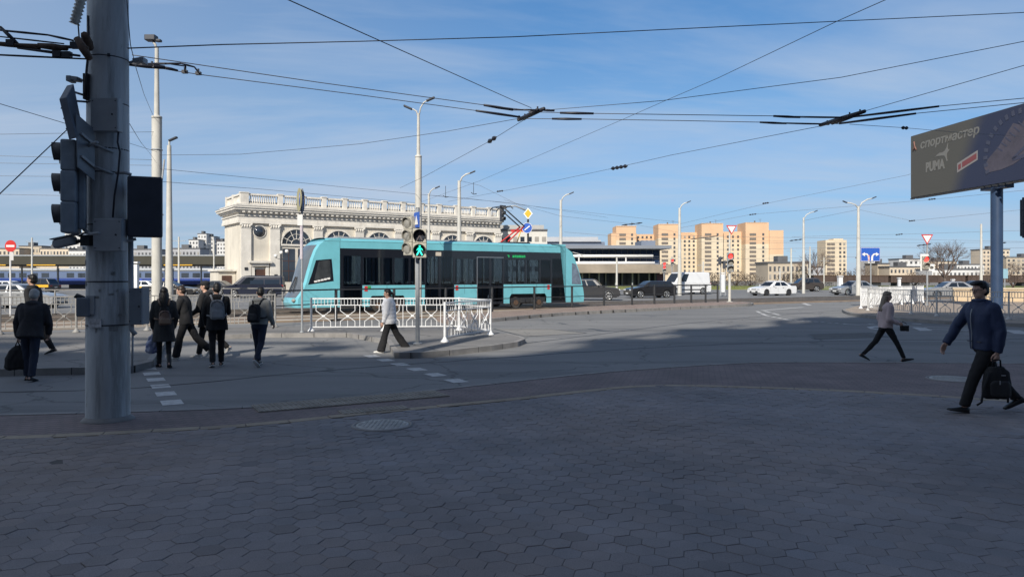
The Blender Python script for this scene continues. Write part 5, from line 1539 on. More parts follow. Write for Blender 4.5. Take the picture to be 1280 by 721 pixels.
# ---------------------------------------------------------------- railings
def railing(label, pts, h, m, mod=1.05, style='hex', group=None, post_r=.035, bar=.011, flared=True, thick=1.0, name='pedestrian_railing'):
    p0 = Vector(pts[0]); t = thing(name, label, 'railing', p0, 0, group)
    P = [Vector(p) - p0 for p in pts]
    for a, b_ in zip(P, P[1:]):
        d = b_ - a; L = Vector((d.x, d.y, 0)).length; n = max(1, round(L / (mod * 2)))
        for i in range(n):
            s = a + d * (i / n); e = a + d * ((i + 1) / n)
            u = (e - s); ln = u.length; u.normalize()
            mb = MB()
            def V(x, z): return s + u * x + Vector((0, 0, z))
            mb.beam(V(0, h), V(ln, h), .045, .04); mb.beam(V(0, h * .80), V(ln, h * .80), .025, .025); mb.beam(V(0, .14), V(ln, .14), .03, .03)
            if style == 'plain':
                mb.v, mb.f, mb.mi, mb.sm = [], [], [], []
                mb.beam(V(0, h), V(ln, h), .07, .06); mb.beam(V(0, h * .52), V(ln, h * .52), .04, .04)
            elif style == 'wave':      # closely set bars with drop shapes
                k = int(ln / .16)
                for j in range(1, k): mb.beam(V(ln * j / k, .14), V(ln * j / k, h), bar * 2, bar * 2)
                for j in range(int(ln / .5)):
                    c = (j + .5) * .5
                    mb.beam(V(c - .2, .62), V(c, .35), .035, .03); mb.beam(V(c + .2, .62), V(c, .35), .035, .03); mb.beam(V(c - .2, .62), V(c, .85), .035, .03); mb.beam(V(c + .2, .62), V(c, .85), .035, .03)
            else:
                k = max(1, round(ln / .68)); w = ln / k
                for j in range(k):
                    x0 = j * w
                    for f in (1.0,): mb.beam(V(x0 + f * w, .14), V(x0 + f * w, h * .80), bar * 2, bar * 2)
                    c, zc = x0 + w * .5, .14 + (h * .8 - .14) * .5
                    for sx in (-1, 1):
                        mb.beam(V(c + sx * .3 * w, h * .8), V(c + sx * .3 * w, zc + .17), bar * 2, bar * 2); mb.beam(V(c + sx * .3 * w, zc + .17), V(c, zc), bar * 2, bar * 2)
                        mb.beam(V(c + sx * .3 * w, .14), V(c + sx * .3 * w, zc - .17), bar * 2, bar * 2); mb.beam(V(c + sx * .3 * w, zc - .17), V(c, zc), bar * 2, bar * 2)
                    mb.beam(V(x0 + .5 * w, .14), V(x0 + .5 * w, zc - .14), bar * 1.6, bar * 1.6)
                    mb.box(V(c, zc), (.09, .03, .07))
                kk = int(ln / .105)
                for j in range(1, kk): mb.beam(V(ln * j / kk, h * .8), V(ln * j / kk, h), bar * 1.5, bar * 1.5)
            mb.build('panel', m, t)
        for i in range(n + 1):
            if i == n and b_ is not P[-1]: continue
            p = a + d * (i / n); mb = MB()
            mb.cyl((p.x, p.y, p.z - .1), (p.x, p.y, p.z + h + .03), post_r, n=10)
            if flared: mb.lathe([(.12, 0), (.11, .03), (post_r * 1.6, .09), (post_r, .14)], p, 10)
            mb.build('post', m, t)
    return t
railing('long grey railing with crossed bars between the crossing island and the tram tracks', [gd(-330, 433, 0), gd(0, 418, 0), gd(344, 408.6, 0)], 1.13, M['grey_paint'])
railing('white corner railing with crossed bars round the crossing island in front of the tram', [gd(389, 414, 0), gd(480, 413.6, 0), gd(574, 412.8, 0), gd(613, 418.5, 0), gd(556, 427.5, 0)], 1.05, M['white_paint'], bar=.0095)
t = railing('dark post and rail barrier running along the platform in front of the tram', [gd(340, 403.5, .012), gd(420, 397, .012), gd(615, 389, .012), gd(668, 386.4, .012), gd(715, 384.4, .012), gd(755, 382.2, .012), gd(790, 381, .012), gd(818, 380, .012), gd(843, 379.2, .012), gd(864, 378.6, .012), gd(882, 378, .012), gd(897, 377.4, .012)], 1.2, M['black_metal'], 1.4, 'plain', post_r=.065, flared=False)
railing('white railing with drop shaped bars at the right corner behind the woman in pink', [gd(1076, 385.5, 0), gd(1112, 382, 0), gd(1154, 378.5, 0)], 1.15, M['white_paint'], 1.05, 'wave', bar=.016)
railing('pale grey railing with crossed bars curving round the right corner behind the man', [gd(1085, 388, 0), gd(1171, 395.5, 0), gd(1261, 399.5, 0), gd(1420, 406, 0), gd(1650, 412, 0)], 1.13, mat('pale grey fence paint', (.50, .50, .49), .5, 0, .15, 6))
railing('low two bar grey railing along the far side of the track bed on the left', [tl(-34, 8.2), tl(-12, 8.2), tl(2, 8.2)], 1.1, M['grey_paint'], 1.4, 'plain', post_r=.04, flared=False)
railing('low grey railing on the verge in front of the nine storey block', [at(958, 358, 103) * 1, at(1060, 358, 103) * 1], 1.0, M['grey_paint'], 1.05, 'wave', bar=.01) if False else None
a, b_ = at(955, 346, 104), at(1048, 346, 104); a.z = b_.z = .02
railing('low grey railing on the grass verge in front of the nine storey block', [a, b_], 1.0, M['grey_paint'], 1.6, 'wave', bar=.01)
# sandy parapet of the underpass at the right
a = at(1192, 346, 54); b_ = at(1420, 346, 50); a.z = b_.z = 0
t = thing('stone_parapet', 'low sandy stone parapet of the underpass behind the right railing', 'parapet', a, math.atan2((b_ - a).y, (b_ - a).x))
b = MB(); b.span(0, (b_ - a).length, 0, .5, -.2, .85); b.build('wall', mat('sandy stone', (.55, .43, .29), .85, 0, .15, .9, .2, 12), t)
b = MB(); b.span(-.06, (b_ - a).length, -.06, .56, .85, .97); b.build('coping', mat('sandy coping', (.52, .44, .33), .85, 0, .15, .9), t)

# ---------------------------------------------------------------- billboard
def text_mesh(name, s, size, m, parent, loc, sx=1.0, rot=(90, 0, 0), shear=0.0, ext=.004, bold=0.0):
    c = bpy.data.curves.new(name, 'FONT'); c.body = s; c.size = size; c.extrude = ext; c.shear = shear; c.offset = bold
    c.resolution_u = 3
    o = bpy.data.objects.new(name, c); COL.objects.link(o)
    bpy.context.view_layer.update()
    me = bpy.data.meshes.new_from_object(o.evaluated_get(bpy.context.evaluated_depsgraph_get()))
    bpy.data.objects.remove(o)
    n = bpy.data.objects.new(name, me); COL.objects.link(n); me.materials.append(m)
    n.parent = parent; n.location = loc; n.rotation_euler = tuple(R(a) for a in rot); n.scale = (sx, 1, 1)
    return n
BA = at(1137.5, 249, 48); BB = Vector((26.95, 36.2, BA.z))
bdir = (BB - BA); bdir.z = 0; BLn = 12.0; bdir.normalize()
bill = thing('billboard', 'large dark advertising billboard with faint lettering on a blue post at the right', 'billboard', (BA.x, BA.y, 0), math.atan2(bdir.y, bdir.x))
bz0 = BA.z + .05; bz1 = bz0 + 4.0
b = MB(); b.span(0, BLn, .06, .75, bz0, bz1); b.build('frame', mat('billboard frame', (.07, .075, .085), .5, 0, .2, 2), bill, bevel=.02)
for i in range(24):
    b = MB(); b.span(.15 + i * .5, .42 + i * .5, -.08, .06, bz0 - .10, bz0 - .02); b.build('lower_fin', M['black_metal'], bill)
# poster with painted shade: cast shadow painted in as grey passing into navy
pm, t_, bs = tree_of('poster with painted shade')
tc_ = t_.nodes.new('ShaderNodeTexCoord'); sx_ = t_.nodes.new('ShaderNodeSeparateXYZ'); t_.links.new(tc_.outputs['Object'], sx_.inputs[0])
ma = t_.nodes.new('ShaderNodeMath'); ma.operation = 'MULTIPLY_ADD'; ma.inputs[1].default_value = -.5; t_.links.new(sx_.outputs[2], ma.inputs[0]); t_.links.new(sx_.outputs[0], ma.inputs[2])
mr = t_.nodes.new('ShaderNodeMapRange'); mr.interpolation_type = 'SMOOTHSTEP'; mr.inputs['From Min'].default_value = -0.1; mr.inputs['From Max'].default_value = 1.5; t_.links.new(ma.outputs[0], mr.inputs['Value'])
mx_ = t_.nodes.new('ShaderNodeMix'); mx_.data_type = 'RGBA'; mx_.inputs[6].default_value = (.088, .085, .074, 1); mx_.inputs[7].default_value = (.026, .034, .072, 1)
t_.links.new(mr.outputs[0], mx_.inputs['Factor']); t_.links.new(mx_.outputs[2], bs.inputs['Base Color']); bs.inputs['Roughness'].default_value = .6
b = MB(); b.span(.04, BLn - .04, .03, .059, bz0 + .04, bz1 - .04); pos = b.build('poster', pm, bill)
m_let = mat('pale lettering', (.19, .186, .172), .6); m_let2 = mat('pale print', (.235, .23, .22), .6)
text_mesh('heading', 'спортмастер', .72, m_let, bill, (.95, .022, bz1 - .98), 1.12, shear=.14, bold=.018)
b = MB(); b.tube([(.30, .022, bz1 - .98), (.42, .022, bz1 - .7), (.38, .022, bz1 - .42)], .05, 6); b.tube([(.42, .022, bz1 - .68), (.6, .022, bz1 - .98)], .05, 6); b.build('heading_emblem', mat('red print', (.2, .1, .08), .6), bill)
text_mesh('brand_word', 'PUMA', .78, m_let, bill, (1.5, .022, bz0 + 1.5), .82, bold=.04)
# leaping cat over the word
cat_pts = [(0, .02), (.22, .16), (.46, .24), (.70, .22), (.92, .28), (1.10, .46), (1.20, .70), (1.24, .72), (1.20, .42), (1.24, .30), (1.36, .34), (1.32, .22), (1.20, .14), (1.12, .02), (1.14, -.22), (1.20, -.38), (1.10, -.40), (1.02, -.18), (.90, -.02), (.66, .02), (.44, .04), (.2, .06)]
b = MB(); b.plate([(2.35 + x * .95, bz0 + 2.25 + z * .95) for x, z in cat_pts], .01, Matrix.Translation((0, .016, 0))); b.build('leaping_cat_logo', m_let, bill)
b = MB(); b.plate([(4.3, bz0 + 1.05), (5.95, bz0 + 1.55), (5.95, bz0 + 2.1), (4.3, bz0 + 1.6)], .008, Matrix.Translation((0, .019, 0))); tg = b.build('price_tag', mat('tag white', (.26, .245, .24), .6), bill)
b = MB(); b.plate([(4.72, bz0 + 1.30), (5.87, bz0 + 1.64), (5.87, bz0 + 1.95), (4.72, bz0 + 1.61)], .004, Matrix.Translation((0, .012, 0))); b.plate([(4.4, bz0 + 1.2), (4.62, bz0 + 1.27), (4.62, bz0 + 1.56), (4.4, bz0 + 1.49)], .004, Matrix.Translation((0, .012, 0))); b.build('tag_field', mat('tag red', (.21, .06, .065), .6), tg)
# printed running shoe
shoe = [(5.2, 1.0), (5.5, .72), (6.6, .75), (7.6, .9), (9.3, 1.5), (10.6, 1.9), (11.3, 2.3), (11.1, 2.75), (10.4, 3.2), (9.4, 3.55), (8.7, 3.35), (8.2, 2.9), (7.6, 3.1), (7.2, 2.75), (6.4, 2.0), (5.5, 1.45)]
b = MB(); b.plate([(6.45 + (x - 5.2) * .87, bz0 + z) for x, z in shoe], .006, Matrix.Translation((0, .02, 0))); sh = b.build('printed_shoe', mat('shoe print', (.085, .076, .10), .6, 0, .3, 1.5), bill)
b = MB()
for i in range(6): b.beam((7.4 + i * .3, .016, bz0 + 2.0 + i * .22), (7.8 + i * .3, .016, bz0 + 1.75 + i * .2), .01, .07)
b.beam((8.5, .016, bz0 + 1.2), (10.6, .016, bz0 + 2.5), .01, .16); b.beam((8.5, .016, bz0 + 1.2), (9.3, .016, bz0 + 1.25), .01, .2)
b.build('laces', mat('lace print', (.055, .06, .10), .6), sh)
b = MB(); m_tread = mat('tread print', (.055, .062, .10), .6)
for i in range(12):
    a = R(200 - i * 11); b.beam((9.0 + 2.6 * math.cos(a), .018, bz0 + 1.5 + 2.3 * math.sin(a)), (9.0 + 2.3 * math.cos(a), .018, bz0 + 1.5 + 2.0 * math.sin(a)), .01, .2); b.build('printed_mark', m_tread, bill); b = MB()
b = MB(); pc = 6.9; b.cyl((pc, .42, -.2), (pc, .42, bz0 - .02), .30, n=20); b.span(pc - .9, pc + .9, .15, .7, bz0 - .22, bz0 - .004); b.build('post', mat('blue grey post', (.028, .055, .115), .45, 0, .15, 1.5), bill)
# ---------------------------------------------------------------- overhead wires
WG = 'overhead wires above the crossing'
def wire(label, pts, r=.011, m='wire', sag=0.0, group=WG, cat='wire', name='overhead_wire'):
    out = []
    for a, b_ in zip(pts, pts[1:]):
        for i in range(6):
            f = i / 6; p = a.lerp(b_, f); p = p + Vector((0, 0, -sag * 4 * f * (1 - f))); out.append(p)
    out.append(pts[-1])
    o = out[0]; mb = MB(); mb.tube([p - o for p in out], r * .72, 5)
    w = mb.build(name, M[m], None, loc=o); tag(w, label, cat, group)
    return w
def zl(z, *pp): return [hz(px, py, z) for px, py in pp]
def dl(*pp): return [at(*p) for p in pp]
wire('heavy span wire running right from the thick mast across the whole top of the view', dl((150, 61, 9.1), (280, 56, 10.5), (450, 52, 12), (640, 46.5, 13.5), (940, 32, 15), (1280, 16, 16.5), (1700, -8, 18)), .012)
Zt = 5.75
wire('upper trolley wire falling from the thick mast to the middle wire crossing', zl(Zt, (165, 69), (240, 80), (400, 103.5), (605, 131.5), (668, 139)), .012, 'copper')
wire('lower trolley wire falling from the thick mast to the middle wire crossing', zl(Zt, (160, 79), (220, 89), (250, 93.5), (450, 119), (595, 138.5), (655, 147)), .012, 'copper')
wire('upper trolley wire between the two wire crossings', zl(Zt, (660, 140), (741, 142), (850, 143.6), (967, 145.2), (1062, 146.5)), .013, 'copper')
wire('lower trolley wire between the two wire crossings', zl(Zt, (650, 148.5), (726, 149), (850, 151), (951, 153), (1049, 155)), .013, 'copper')
wire('upper trolley wire leaving the right wire crossing past the billboard top', zl(Zt, (1062, 146.5), (1174, 133), (1280, 123), (1420, 108)), .012, 'copper')
wire('lower trolley wire leaving the right wire crossing past the billboard top', zl(Zt, (1049, 155), (1145, 142), (1280, 128.6), (1420, 116)), .012, 'copper')
wire('straight cable slanting down from the top left to the middle wire crossing', dl((330, -14, 8), (360, 0, 8.6), (640, 125, 16), (664, 135, 17.4)), .010)
wire('cable slanting from the top right down across the heavy span wire', dl((1140, -14, 11), (1107, 0, 11.5), (1046, 27, 13), (897, 98, 18), (834, 125, 21), (775, 151, 25), (600, 226, 40), (500, 262, 60)), .009)
wire('cable falling from the right edge to the middle wire crossing', dl((1400, 18, 14), (1280, 52, 14.5), (1051, 97, 16), (828, 126, 17.5), (680, 138, 18)), .010)
wire('cable falling from the right edge to the right wire crossing', dl((1400, 40, 14), (1280, 82, 15), (1081, 139, 18.5)), .010)
wire('cable leaving the right wire crossing down to the left with a black insulator', dl((1025, 158, 18.5), (839, 194, 24), (773, 209, 28), (680, 229, 36), (560, 252, 50)), .010)
wire('cable leaving the right wire crossing towards the billboard', dl((1062, 155.5, 18.5), (1131, 160, 20), (1200, 166, 24), (1300, 172, 30)), .009)
wire('cable leaving the middle wire crossing down to the left with a small insulator', dl((655, 150, 18), (615, 175, 22), (530, 221, 32), (500, 235, 38)), .010)
wire('thin cable from the middle wire crossing left to the stepped mast', dl((650, 148, 18), (560, 164, 21), (450, 180, 24), (300, 193, 27), (200, 194, 29.4)), .010)
wire('thin cable from the stepped mast sloping down behind the double headed lamp', dl((200, 211, 29.4), (430, 234, 40), (640, 254, 58), (760, 272, 80)), .012)
wire('thin cable from the stepped mast passing low over the pavilion roof', dl((200, 227, 29.4), (320, 236, 36), (500, 252, 50), (640, 264, 70)), .012)
wire('stay cable dropping from the left edge to the dark signal on the thick mast', dl((-60, 300, 7.4), (0, 242, 7.8), (84, 162, 8.9)), .009)
wire('thin cable reaching the tilted panel from the upper left edge', dl((-60, 106, 12), (0, 130, 13), (110, 163, 16), (196, 190, 29)), .009)
for py, d, e, nm in ((168, 26, 165, 'topmost'), (195, 28, 200, 'second from the top'), (204, 29, 207, 'third from the top'), (220, 30, 222, 'second from the bottom'), (243, 31, 247, 'lowest')):
    wire('level thin cable at the far left, %s of five' % nm, dl((-60, py, d), (0, py, d), (196, e, 29.4)), .011, 'wire_far')
wire('looped black lead hanging down the right side of the thick mast top', dl((158, -10, 9.1), (160, 20, 9.1), (163, 56, 9.2), (170, 85, 12), (180, 118, 20), (192, 146, 29.3)), .008)
wire('stay cable from the thick mast down to the stepped mast cabinet', dl((159, 150, 9.2), (176, 178, 15), (186, 190, 25), (196, 204, 29.3)), .006)
far_w = [('far contact cable running right from the lamp by the tram end', [(630, 250, 60), (700, 270, 66), (790, 280, 75), (900, 300, 90), (1000, 302, 100)]),
         ('far contact cable over the glass hall roof', [(705, 290, 66), (850, 302, 80), (1004, 304, 84), (1280, 303, 90)]),
         ('far thin cable crossing in front of the orange block upper floors', [(760, 292, 75), (914, 296, 70), (1073, 298, 70), (1280, 302, 75)]),
         ('far thin cable crossing in front of the orange block middle floors', [(770, 311, 85), (914, 312, 80), (1073, 309, 75), (1280, 310, 80)]),
         ('far thin cable crossing in front of the orange block lower floors', [(770, 323, 95), (914, 324, 90), (1073, 321, 85), (1280, 320, 90)]),
         ('far cable rising from the orange block to the billboard bottom', [(850, 280, 75), (960, 254, 60), (1134, 219, 48), (1140, 217, 47.5)]),
         ('far cable rising right behind the billboard post', [(850, 285, 80), (940, 268, 75), (1160, 250, 62), (1280, 238, 56), (1400, 228, 50)]),
         ('far cable sagging between the two right lamp posts', [(1004, 276, 84), (1073, 262, 70), (1140, 276, 68), (1280, 262, 60)]),
         ('far cable under the billboard running to the right edge', [(990, 296, 90), (1120, 293, 80), (1280, 288, 70), (1400, 285, 66)]),
         ('far cable between the lamp at the tram end and the stout lamp', [(536, 244, 62), (575, 247, 54), (701, 262, 67), (850, 278, 75)]),
         ('far cable crossing from the pavilion roof to the cantilever mast', [(575, 226, 54), (600, 232, 56), (660, 262, 56)])]
for lb, pp in far_w: wire(lb, dl(*pp), .014 if pp[0][2] < 80 else .017, 'wire_far')
# insulated sections, crossings and insulators
def fitting(label, segs, r, m='wire_thick', group=None, parts=None):
    o = segs[0][0]; t = thing('wire_crossing', label, 'wire fitting', o, 0, group)
    for nm, a, b_, rr in [(s[2], s[0], s[1], s[3]) for s in segs]:
        mb = MB(); mb.tube([a - o, a.lerp(b_, .5) - o, b_ - o], [rr * .75, rr, rr * .75], 7); mb.build(nm, M[m], t)
    if parts: parts(t, o)
    return t
z_ = lambda px, py: hz(px, py, Zt)
def knots(spots):
    def f(t, o):
        for px, py in spots:
            mb = MB(); p = z_(px, py) - o; mb.box(p, (.10, .07, .06)); mb.cyl(p, p + Vector((0, 0, .09)), .02, n=6); mb.build('clamp', M['wire_thick'], t)
    return f
fitting('black fan shaped crossing of trolley wires above the middle of the road', [(z_(605, 131.5), z_(641, 137.5), 'insulated_bar', .036), (z_(595, 138.5), z_(650, 146.5), 'insulated_bar', .034), (z_(641, 137.5), z_(676, 137.5), 'insulated_bar', .022),
    (z_(648, 150), z_(680, 136), 'cross_bar', .06), (z_(655, 149), z_(672, 137), 'cross_bar', .05), (z_(676, 137.5), z_(693, 138.5), 'insulated_bar', .03), (z_(700, 141.2), z_(742, 142), 'insulated_bar', .036), (z_(690, 148.6), z_(727, 149), 'insulated_bar', .034)], .03, parts=knots([(664, 141), (656, 147), (672, 138), (649, 149)]))
fitting('black fan shaped crossing of trolley wires left of the billboard', [(z_(967, 145.2), z_(1000, 146.8), 'insulated_bar', .034), (z_(950, 153), z_(983, 154.5), 'insulated_bar', .032), (z_(1000, 146.8), z_(1058, 147.4), 'insulated_bar', .018), (z_(983, 154.5), z_(1030, 155.5), 'insulated_bar', .018),
    (z_(1025, 156.6), z_(1081, 139.2), 'cross_bar', .062), (z_(1040, 154.5), z_(1068, 145), 'cross_bar', .05), (z_(1066, 146.2), z_(1174, 133), 'insulated_bar', .032), (z_(1049, 154.6), z_(1145, 142), 'insulated_bar', .034)], .03, parts=knots([(1046, 151), (1062, 145), (1075, 141.5), (1034, 155)]))
fitting('black trolley wire clamp with looped leads just right of the thick mast', [(z_(160, 80), z_(206, 84.5), 'insulated_bar', .05), (z_(206, 84.5), z_(222, 88.5), 'insulated_bar', .03), (z_(180, 80), z_(226, 79.5), 'loop_lead', .022), (z_(226, 79.5), z_(243, 84), 'loop_lead', .02), (z_(243, 84), z_(250, 93), 'loop_lead', .018), (z_(206, 79), z_(232, 83), 'loop_lead', .016), (z_(232, 83), z_(231, 90), 'loop_lead', .02)], .03, parts=knots([(231, 90), (248, 92), (190, 83)]))
def il(px, py, d=8.4): return at(px, py, d)
t = fitting('rusty trolley wire assembly with rods and clamps left of the thick mast', [(il(-30, 52), il(50, 60), 'rod', .028), (il(24, 56), il(110, 60), 'rod', .022), (il(0, 34), il(22, 55), 'strut', .022), (il(48, 57), il(84, 60.5), 'insulator_tube', .04), (il(22, 60), il(100, 70), 'lead', .018), (il(0, 38), il(60, 44), 'lead', .014), (il(60, 44), il(92, 51), 'lead', .014), (il(0, 46), il(80, 55), 'lead', .01), (il(-40, 67), il(108, 74), 'lead', .012), (il(96, 48), il(112, 74), 'clamp_bar', .05), (il(106, 44, 8.6), il(112, 60, 8.9), 'clamp_bar', .06)], .02, 'rust')
for ch in t.children:
    if ch.name.startswith(('lead', 'strut')): ch.data.materials[0] = M['wire_thick']
for px, py in ((72, 68), (84, 69), (94, 57), (14, 54)):
    mb = MB(); mb.box(il(px, py) - t.location, (.09, .06, .07)); mb.build('clamp', M['wire_thick'], t)
# ceramic insulator string at the top left
a, b_ = at(104, -10, 8.8), at(93, 30, 8.8)
t = thing('insulator_string', 'pale ribbed insulator string hanging left of the thick mast top', 'insulator', a)
mb = MB(); n = 9; pts, rs = [], []
for i in range(n * 2 + 1):
    pts.append((b_ - a) * (i / (n * 2))); rs.append(.042 if i % 2 else .062)
mb.tube(pts, rs, 12); mb.build('ribs', M['ceramic'], t)
mb = MB(); mb.tube([b_ - a, at(97, 22, 8.8) - a, at(99, 48, 8.8) - a], .008, 6); mb.build('hook', M['black_metal'], t)
IG = 'small insulators on the overhead wires'
def insul(label, p, q, r, n=4, m='wire_thick'):
    t = thing('wire_insulator', label, 'insulator', p, 0, IG); mb = MB(); pts, rs = [], []
    for i in range(n * 2 + 1): pts.append((q - p) * (i / (n * 2))); rs.append(r if i % 2 else r * .35)
    mb.tube(pts, rs, 8); mb.build('ribs', M[m], t)
insul('black insulator string on the cable left of the right wire crossing', at(764, 211, 28.4), at(784, 207.5, 27.4), .075, 4)
insul('small insulator on the cable below the middle wire crossing', at(610, 178, 22.3), at(620, 171.5, 21.5), .07, 2)
insul('small insulator on the cable between the right wire crossing and the billboard', at(1127, 159.8, 19.9), at(1135, 160.3, 20.1), .05, 2)
for px, py, d, w, lb in ((957, 254, 60, 8, 'under the middle of the sky'), (941, 268, 75, 9, 'right of the stout lamp'), (1165, 249, 61, 9, 'below the billboard'), (1140, 276, 68, 8, 'above the arrow sign'), (1124, 293, 80, 9, 'above the yield sign'), (790, 280, 75, 26, 'left of the stout lamp'), (880, 297, 88, 34, 'left of the far yield sign'), (625, 239, 56, 8, 'above the pavilion roof end'), (1155, 306, 74, 18, 'by the white signal board'), (1250, 304, 74, 16, 'at the right edge'), (995, 300, 84, 16, 'left of the far lamp post')):
    insul('dark far wire insulator ' + lb, at(px - w / 2, py + w * .06, d), at(px + w / 2, py - w * .06, d), .075, 3)
for px, py, d in ((592, 236, 60), (557, 240, 62)):
    t = thing('wire_hanger', 'small trident shaped wire hanger above the pavilion roof' + (' right of the stout lamp' if px == 592 else ' left of the stout lamp'), 'wire fitting', at(px, py, d)); mb = MB()
    mb.tube([(0, 0, .5), (0, 0, -.4)], .02, 5); mb.tube([(-.2, 0, -.3), (0, 0, -.45), (.25, 0, -.4)], .03, 5); mb.build('rods', M['wire_thick'], t)

# ---------------------------------------------------------------- vehicles
def paint(name, col, metal=0.0): return mat(name, col, .3, metal, .05, 1.5, coat=.45)
CP = {'white': paint('white car paint', (.72, .73, .74), 0), 'silver': paint('silver car paint', (.42, .43, .44), .5), 'black': paint('black car paint', (.012, .012, .014)), 'navy': paint('dark blue van paint', (.010, .014, .032)),
      'grey': paint('dark grey car paint', (.035, .036, .04)), 'brown': paint('dark brown car paint', (.05, .043, .04))}
M['tyre'] = mat('tyre', (.02, .02, .021), .9); M['lamp_clear'] = mat('headlamp glass', (.55, .57, .6), .08, 0, spec=.9); M['lamp_red'] = mat('tail lamp', (.28, .015, .015), .2)
M['plate'] = mat('number plate', (.7, .7, .68), .5)
def car(name, label, cat, loc, head, p, cm, group='cars and vans around the square', extra=None):
    """local +X is the front; p: dict of proportions"""
    t = thing(name, label, cat, loc, head, group)
    L, Wd, Hh = p['L'], p['W'], p['H']; gz = p.get('gz', .20); wr = p.get('wr', .32); belt = p['belt']; hood = p['hood']
    xf, xr = L / 2 - p['fo'], -L / 2 + p['ro']
    def arch(xc):
        r = wr + .055; zz = wr
        return [(xc + r * math.cos(a), zz + r * math.sin(a)) for a in [PI + R(8) - (PI + R(16)) * i / 10 for i in range(11)] if zz + r * math.sin(a) > gz]
    # side outline, going round from the rear bottom
    pts = [(-L / 2 + .06, gz + .05)]
    pts += [(xr - wr - .06, gz)] + arch(xr) + [(xr + wr + .06, gz), (xf - wr - .06, gz)] + arch(xf) + [(xf + wr + .06, gz + .0)]
    pts += [(L / 2 - .08, gz + .04), (L / 2, gz + .18), (L / 2 - .01, hood - .22), (L / 2 - .10, hood - .09), (L / 2 - .35, hood), (p['x1'] + .1, belt + .005), (p['x0'], belt + .02), (-L / 2 + .12, p.get('deck', belt)), (-L / 2, p.get('deck', belt) - .12), (-L / 2 - .0, gz + .25)]
    mb = MB(); T = Matrix.Translation((0, -Wd / 2, 0))
    mb.plate(pts, Wd, T); body = mb.build('body', cm, t, bevel=.055, seg=3, angle=40)
    # cabin: lofted, with a crowned roof
    x0, x1, r0, r1 = p['x0'], p['x1'], p['r0'], p['r1']; wb, wt = Wd / 2 - .05, Wd / 2 - p.get('tumble', .22)
    def ring(f, zz):
        xa = x0 + (r0 - x0) * f; xb = x1 + (r1 - x1) * f; w = wb + (wt - wb) * f
        return [Vector((xa, -w, zz)), Vector((xb, -w, zz)), Vector((xb, w, zz)), Vector((xa, w, zz))]
    A = ring(0, belt - .03); B = ring(1, Hh - .05)
    mb = MB(); C = [v.lerp(B[(i + 2) % 4], .16) + Vector((0, 0, .055)) for i, v in enumerate(B)]
    mb.loft([A, B, C], 0, False); mb.build('cabin', cm, t, bevel=.12 if p.get('van') else .06, seg=3, angle=20)
    def pane(q, inset_u, push, nm):
        a, b_, c, d = q
        n = (b_ - a).cross(d - a).normalized()
        m2 = MB(); m2.add([v + n * push for v in q] + [v - n * .02 for v in q], [(0, 1, 2, 3), (7, 6, 5, 4), (0, 4, 5, 1), (1, 5, 6, 2), (2, 6, 7, 3), (3, 7, 4, 0)])
        m2.build(nm, M['car_glass'], t)
    def quad(i, j, u0, u1, v0, v1):
        bl_, br_, tr_, tl_ = A[i], A[j], B[j], B[i]
        f = lambda u, v: bl_.lerp(br_, u).lerp(tl_.lerp(tr_, u), v)
        return [f(u0, v0), f(u1, v0), f(u1, v1), f(u0, v1)]
    for (u0, u1) in p['win']:
        pane(quad(0, 1, u0, u1, .16, .88), 0, .006, 'side_window'); pane(quad(2, 3, 1 - u1, 1 - u0, .16, .88), 0, .006, 'side_window')
    pane(quad(1, 2, .07, .93, .12, .92), 0, .006, 'windscreen')
    if p.get('rearwin', True): pane(quad(3, 0, .08, .92, .16, .9), 0, .006, 'rear_window')
    for xc in (xf, xr):
        for sy in (-1, 1):
            y1 = sy * (Wd / 2 - .012); y0 = sy * (Wd / 2 - .22)
            m2 = MB(); m2.cyl((xc, y0, wr), (xc, y1, wr), wr, n=24); w = m2.build('wheel', M['tyre'], t, bevel=.02)
            m2 = MB(); m2.cyl((xc, y1 - sy * .02, wr), (xc, y1 + sy * .006, wr), wr * .36 + .0, wr * .30, 16)
            for k in range(5):
                a = 2 * PI * k / 5; m2.beam((xc, y1 + sy * .004, wr), (xc + wr * .68 * math.cos(a), y1 + sy * .004, wr + wr * .68 * math.sin(a)), .02, wr * .22) if False else None
                c, s_ = math.cos(a), math.sin(a); m2.box((xc + wr * .42 * c, y1 + sy * .003, wr + wr * .42 * s_), (wr * .62, .018, wr * .17), 0, 0, None, Matrix.Rotation(-a, 3, 'Y'))
            m2.tube([(xc + wr * .7 * math.cos(2 * PI * k / 20), y1 + sy * .002, wr + wr * .7 * math.sin(2 * PI * k / 20)) for k in range(21)], wr * .06, 5)
            m2.build('rim', p.get('rimm', M['chrome']), w)
    zl_ = hood - .17
    for sy in (-1, 1):
        m2 = MB(); m2.box((L / 2 - .09, sy * (Wd / 2 - .24), zl_), (.22, .40, .13)); m2.build('headlight', M['lamp_clear'], t, bevel=.03)
        m2 = MB(); dz = p.get('deck', belt) - .2; m2.box((-L / 2 + .08, sy * (Wd / 2 - .17), dz), (.2, .30, .15 if not p.get('van') else .5)); m2.build('tail_light', M['lamp_red'], t, bevel=.02)
        m2 = MB(); m2.box((x1 - .38, sy * (Wd / 2 + .06), belt + .1), (.1, .17, .12)); m2.build('mirror', cm, t, bevel=.02)
        m2 = MB()
        for x in p['doors']: m2.span(x - .006, x + .006, sy * (Wd / 2 + .001) - .003, sy * (Wd / 2 + .001) + .003, gz + .12, belt - .05)
        for x in p['handles']: m2.box((x, sy * (Wd / 2 + .012), belt - .13), (.18, .02, .03))
        m2.build('door_seams', M['black_metal'], t)
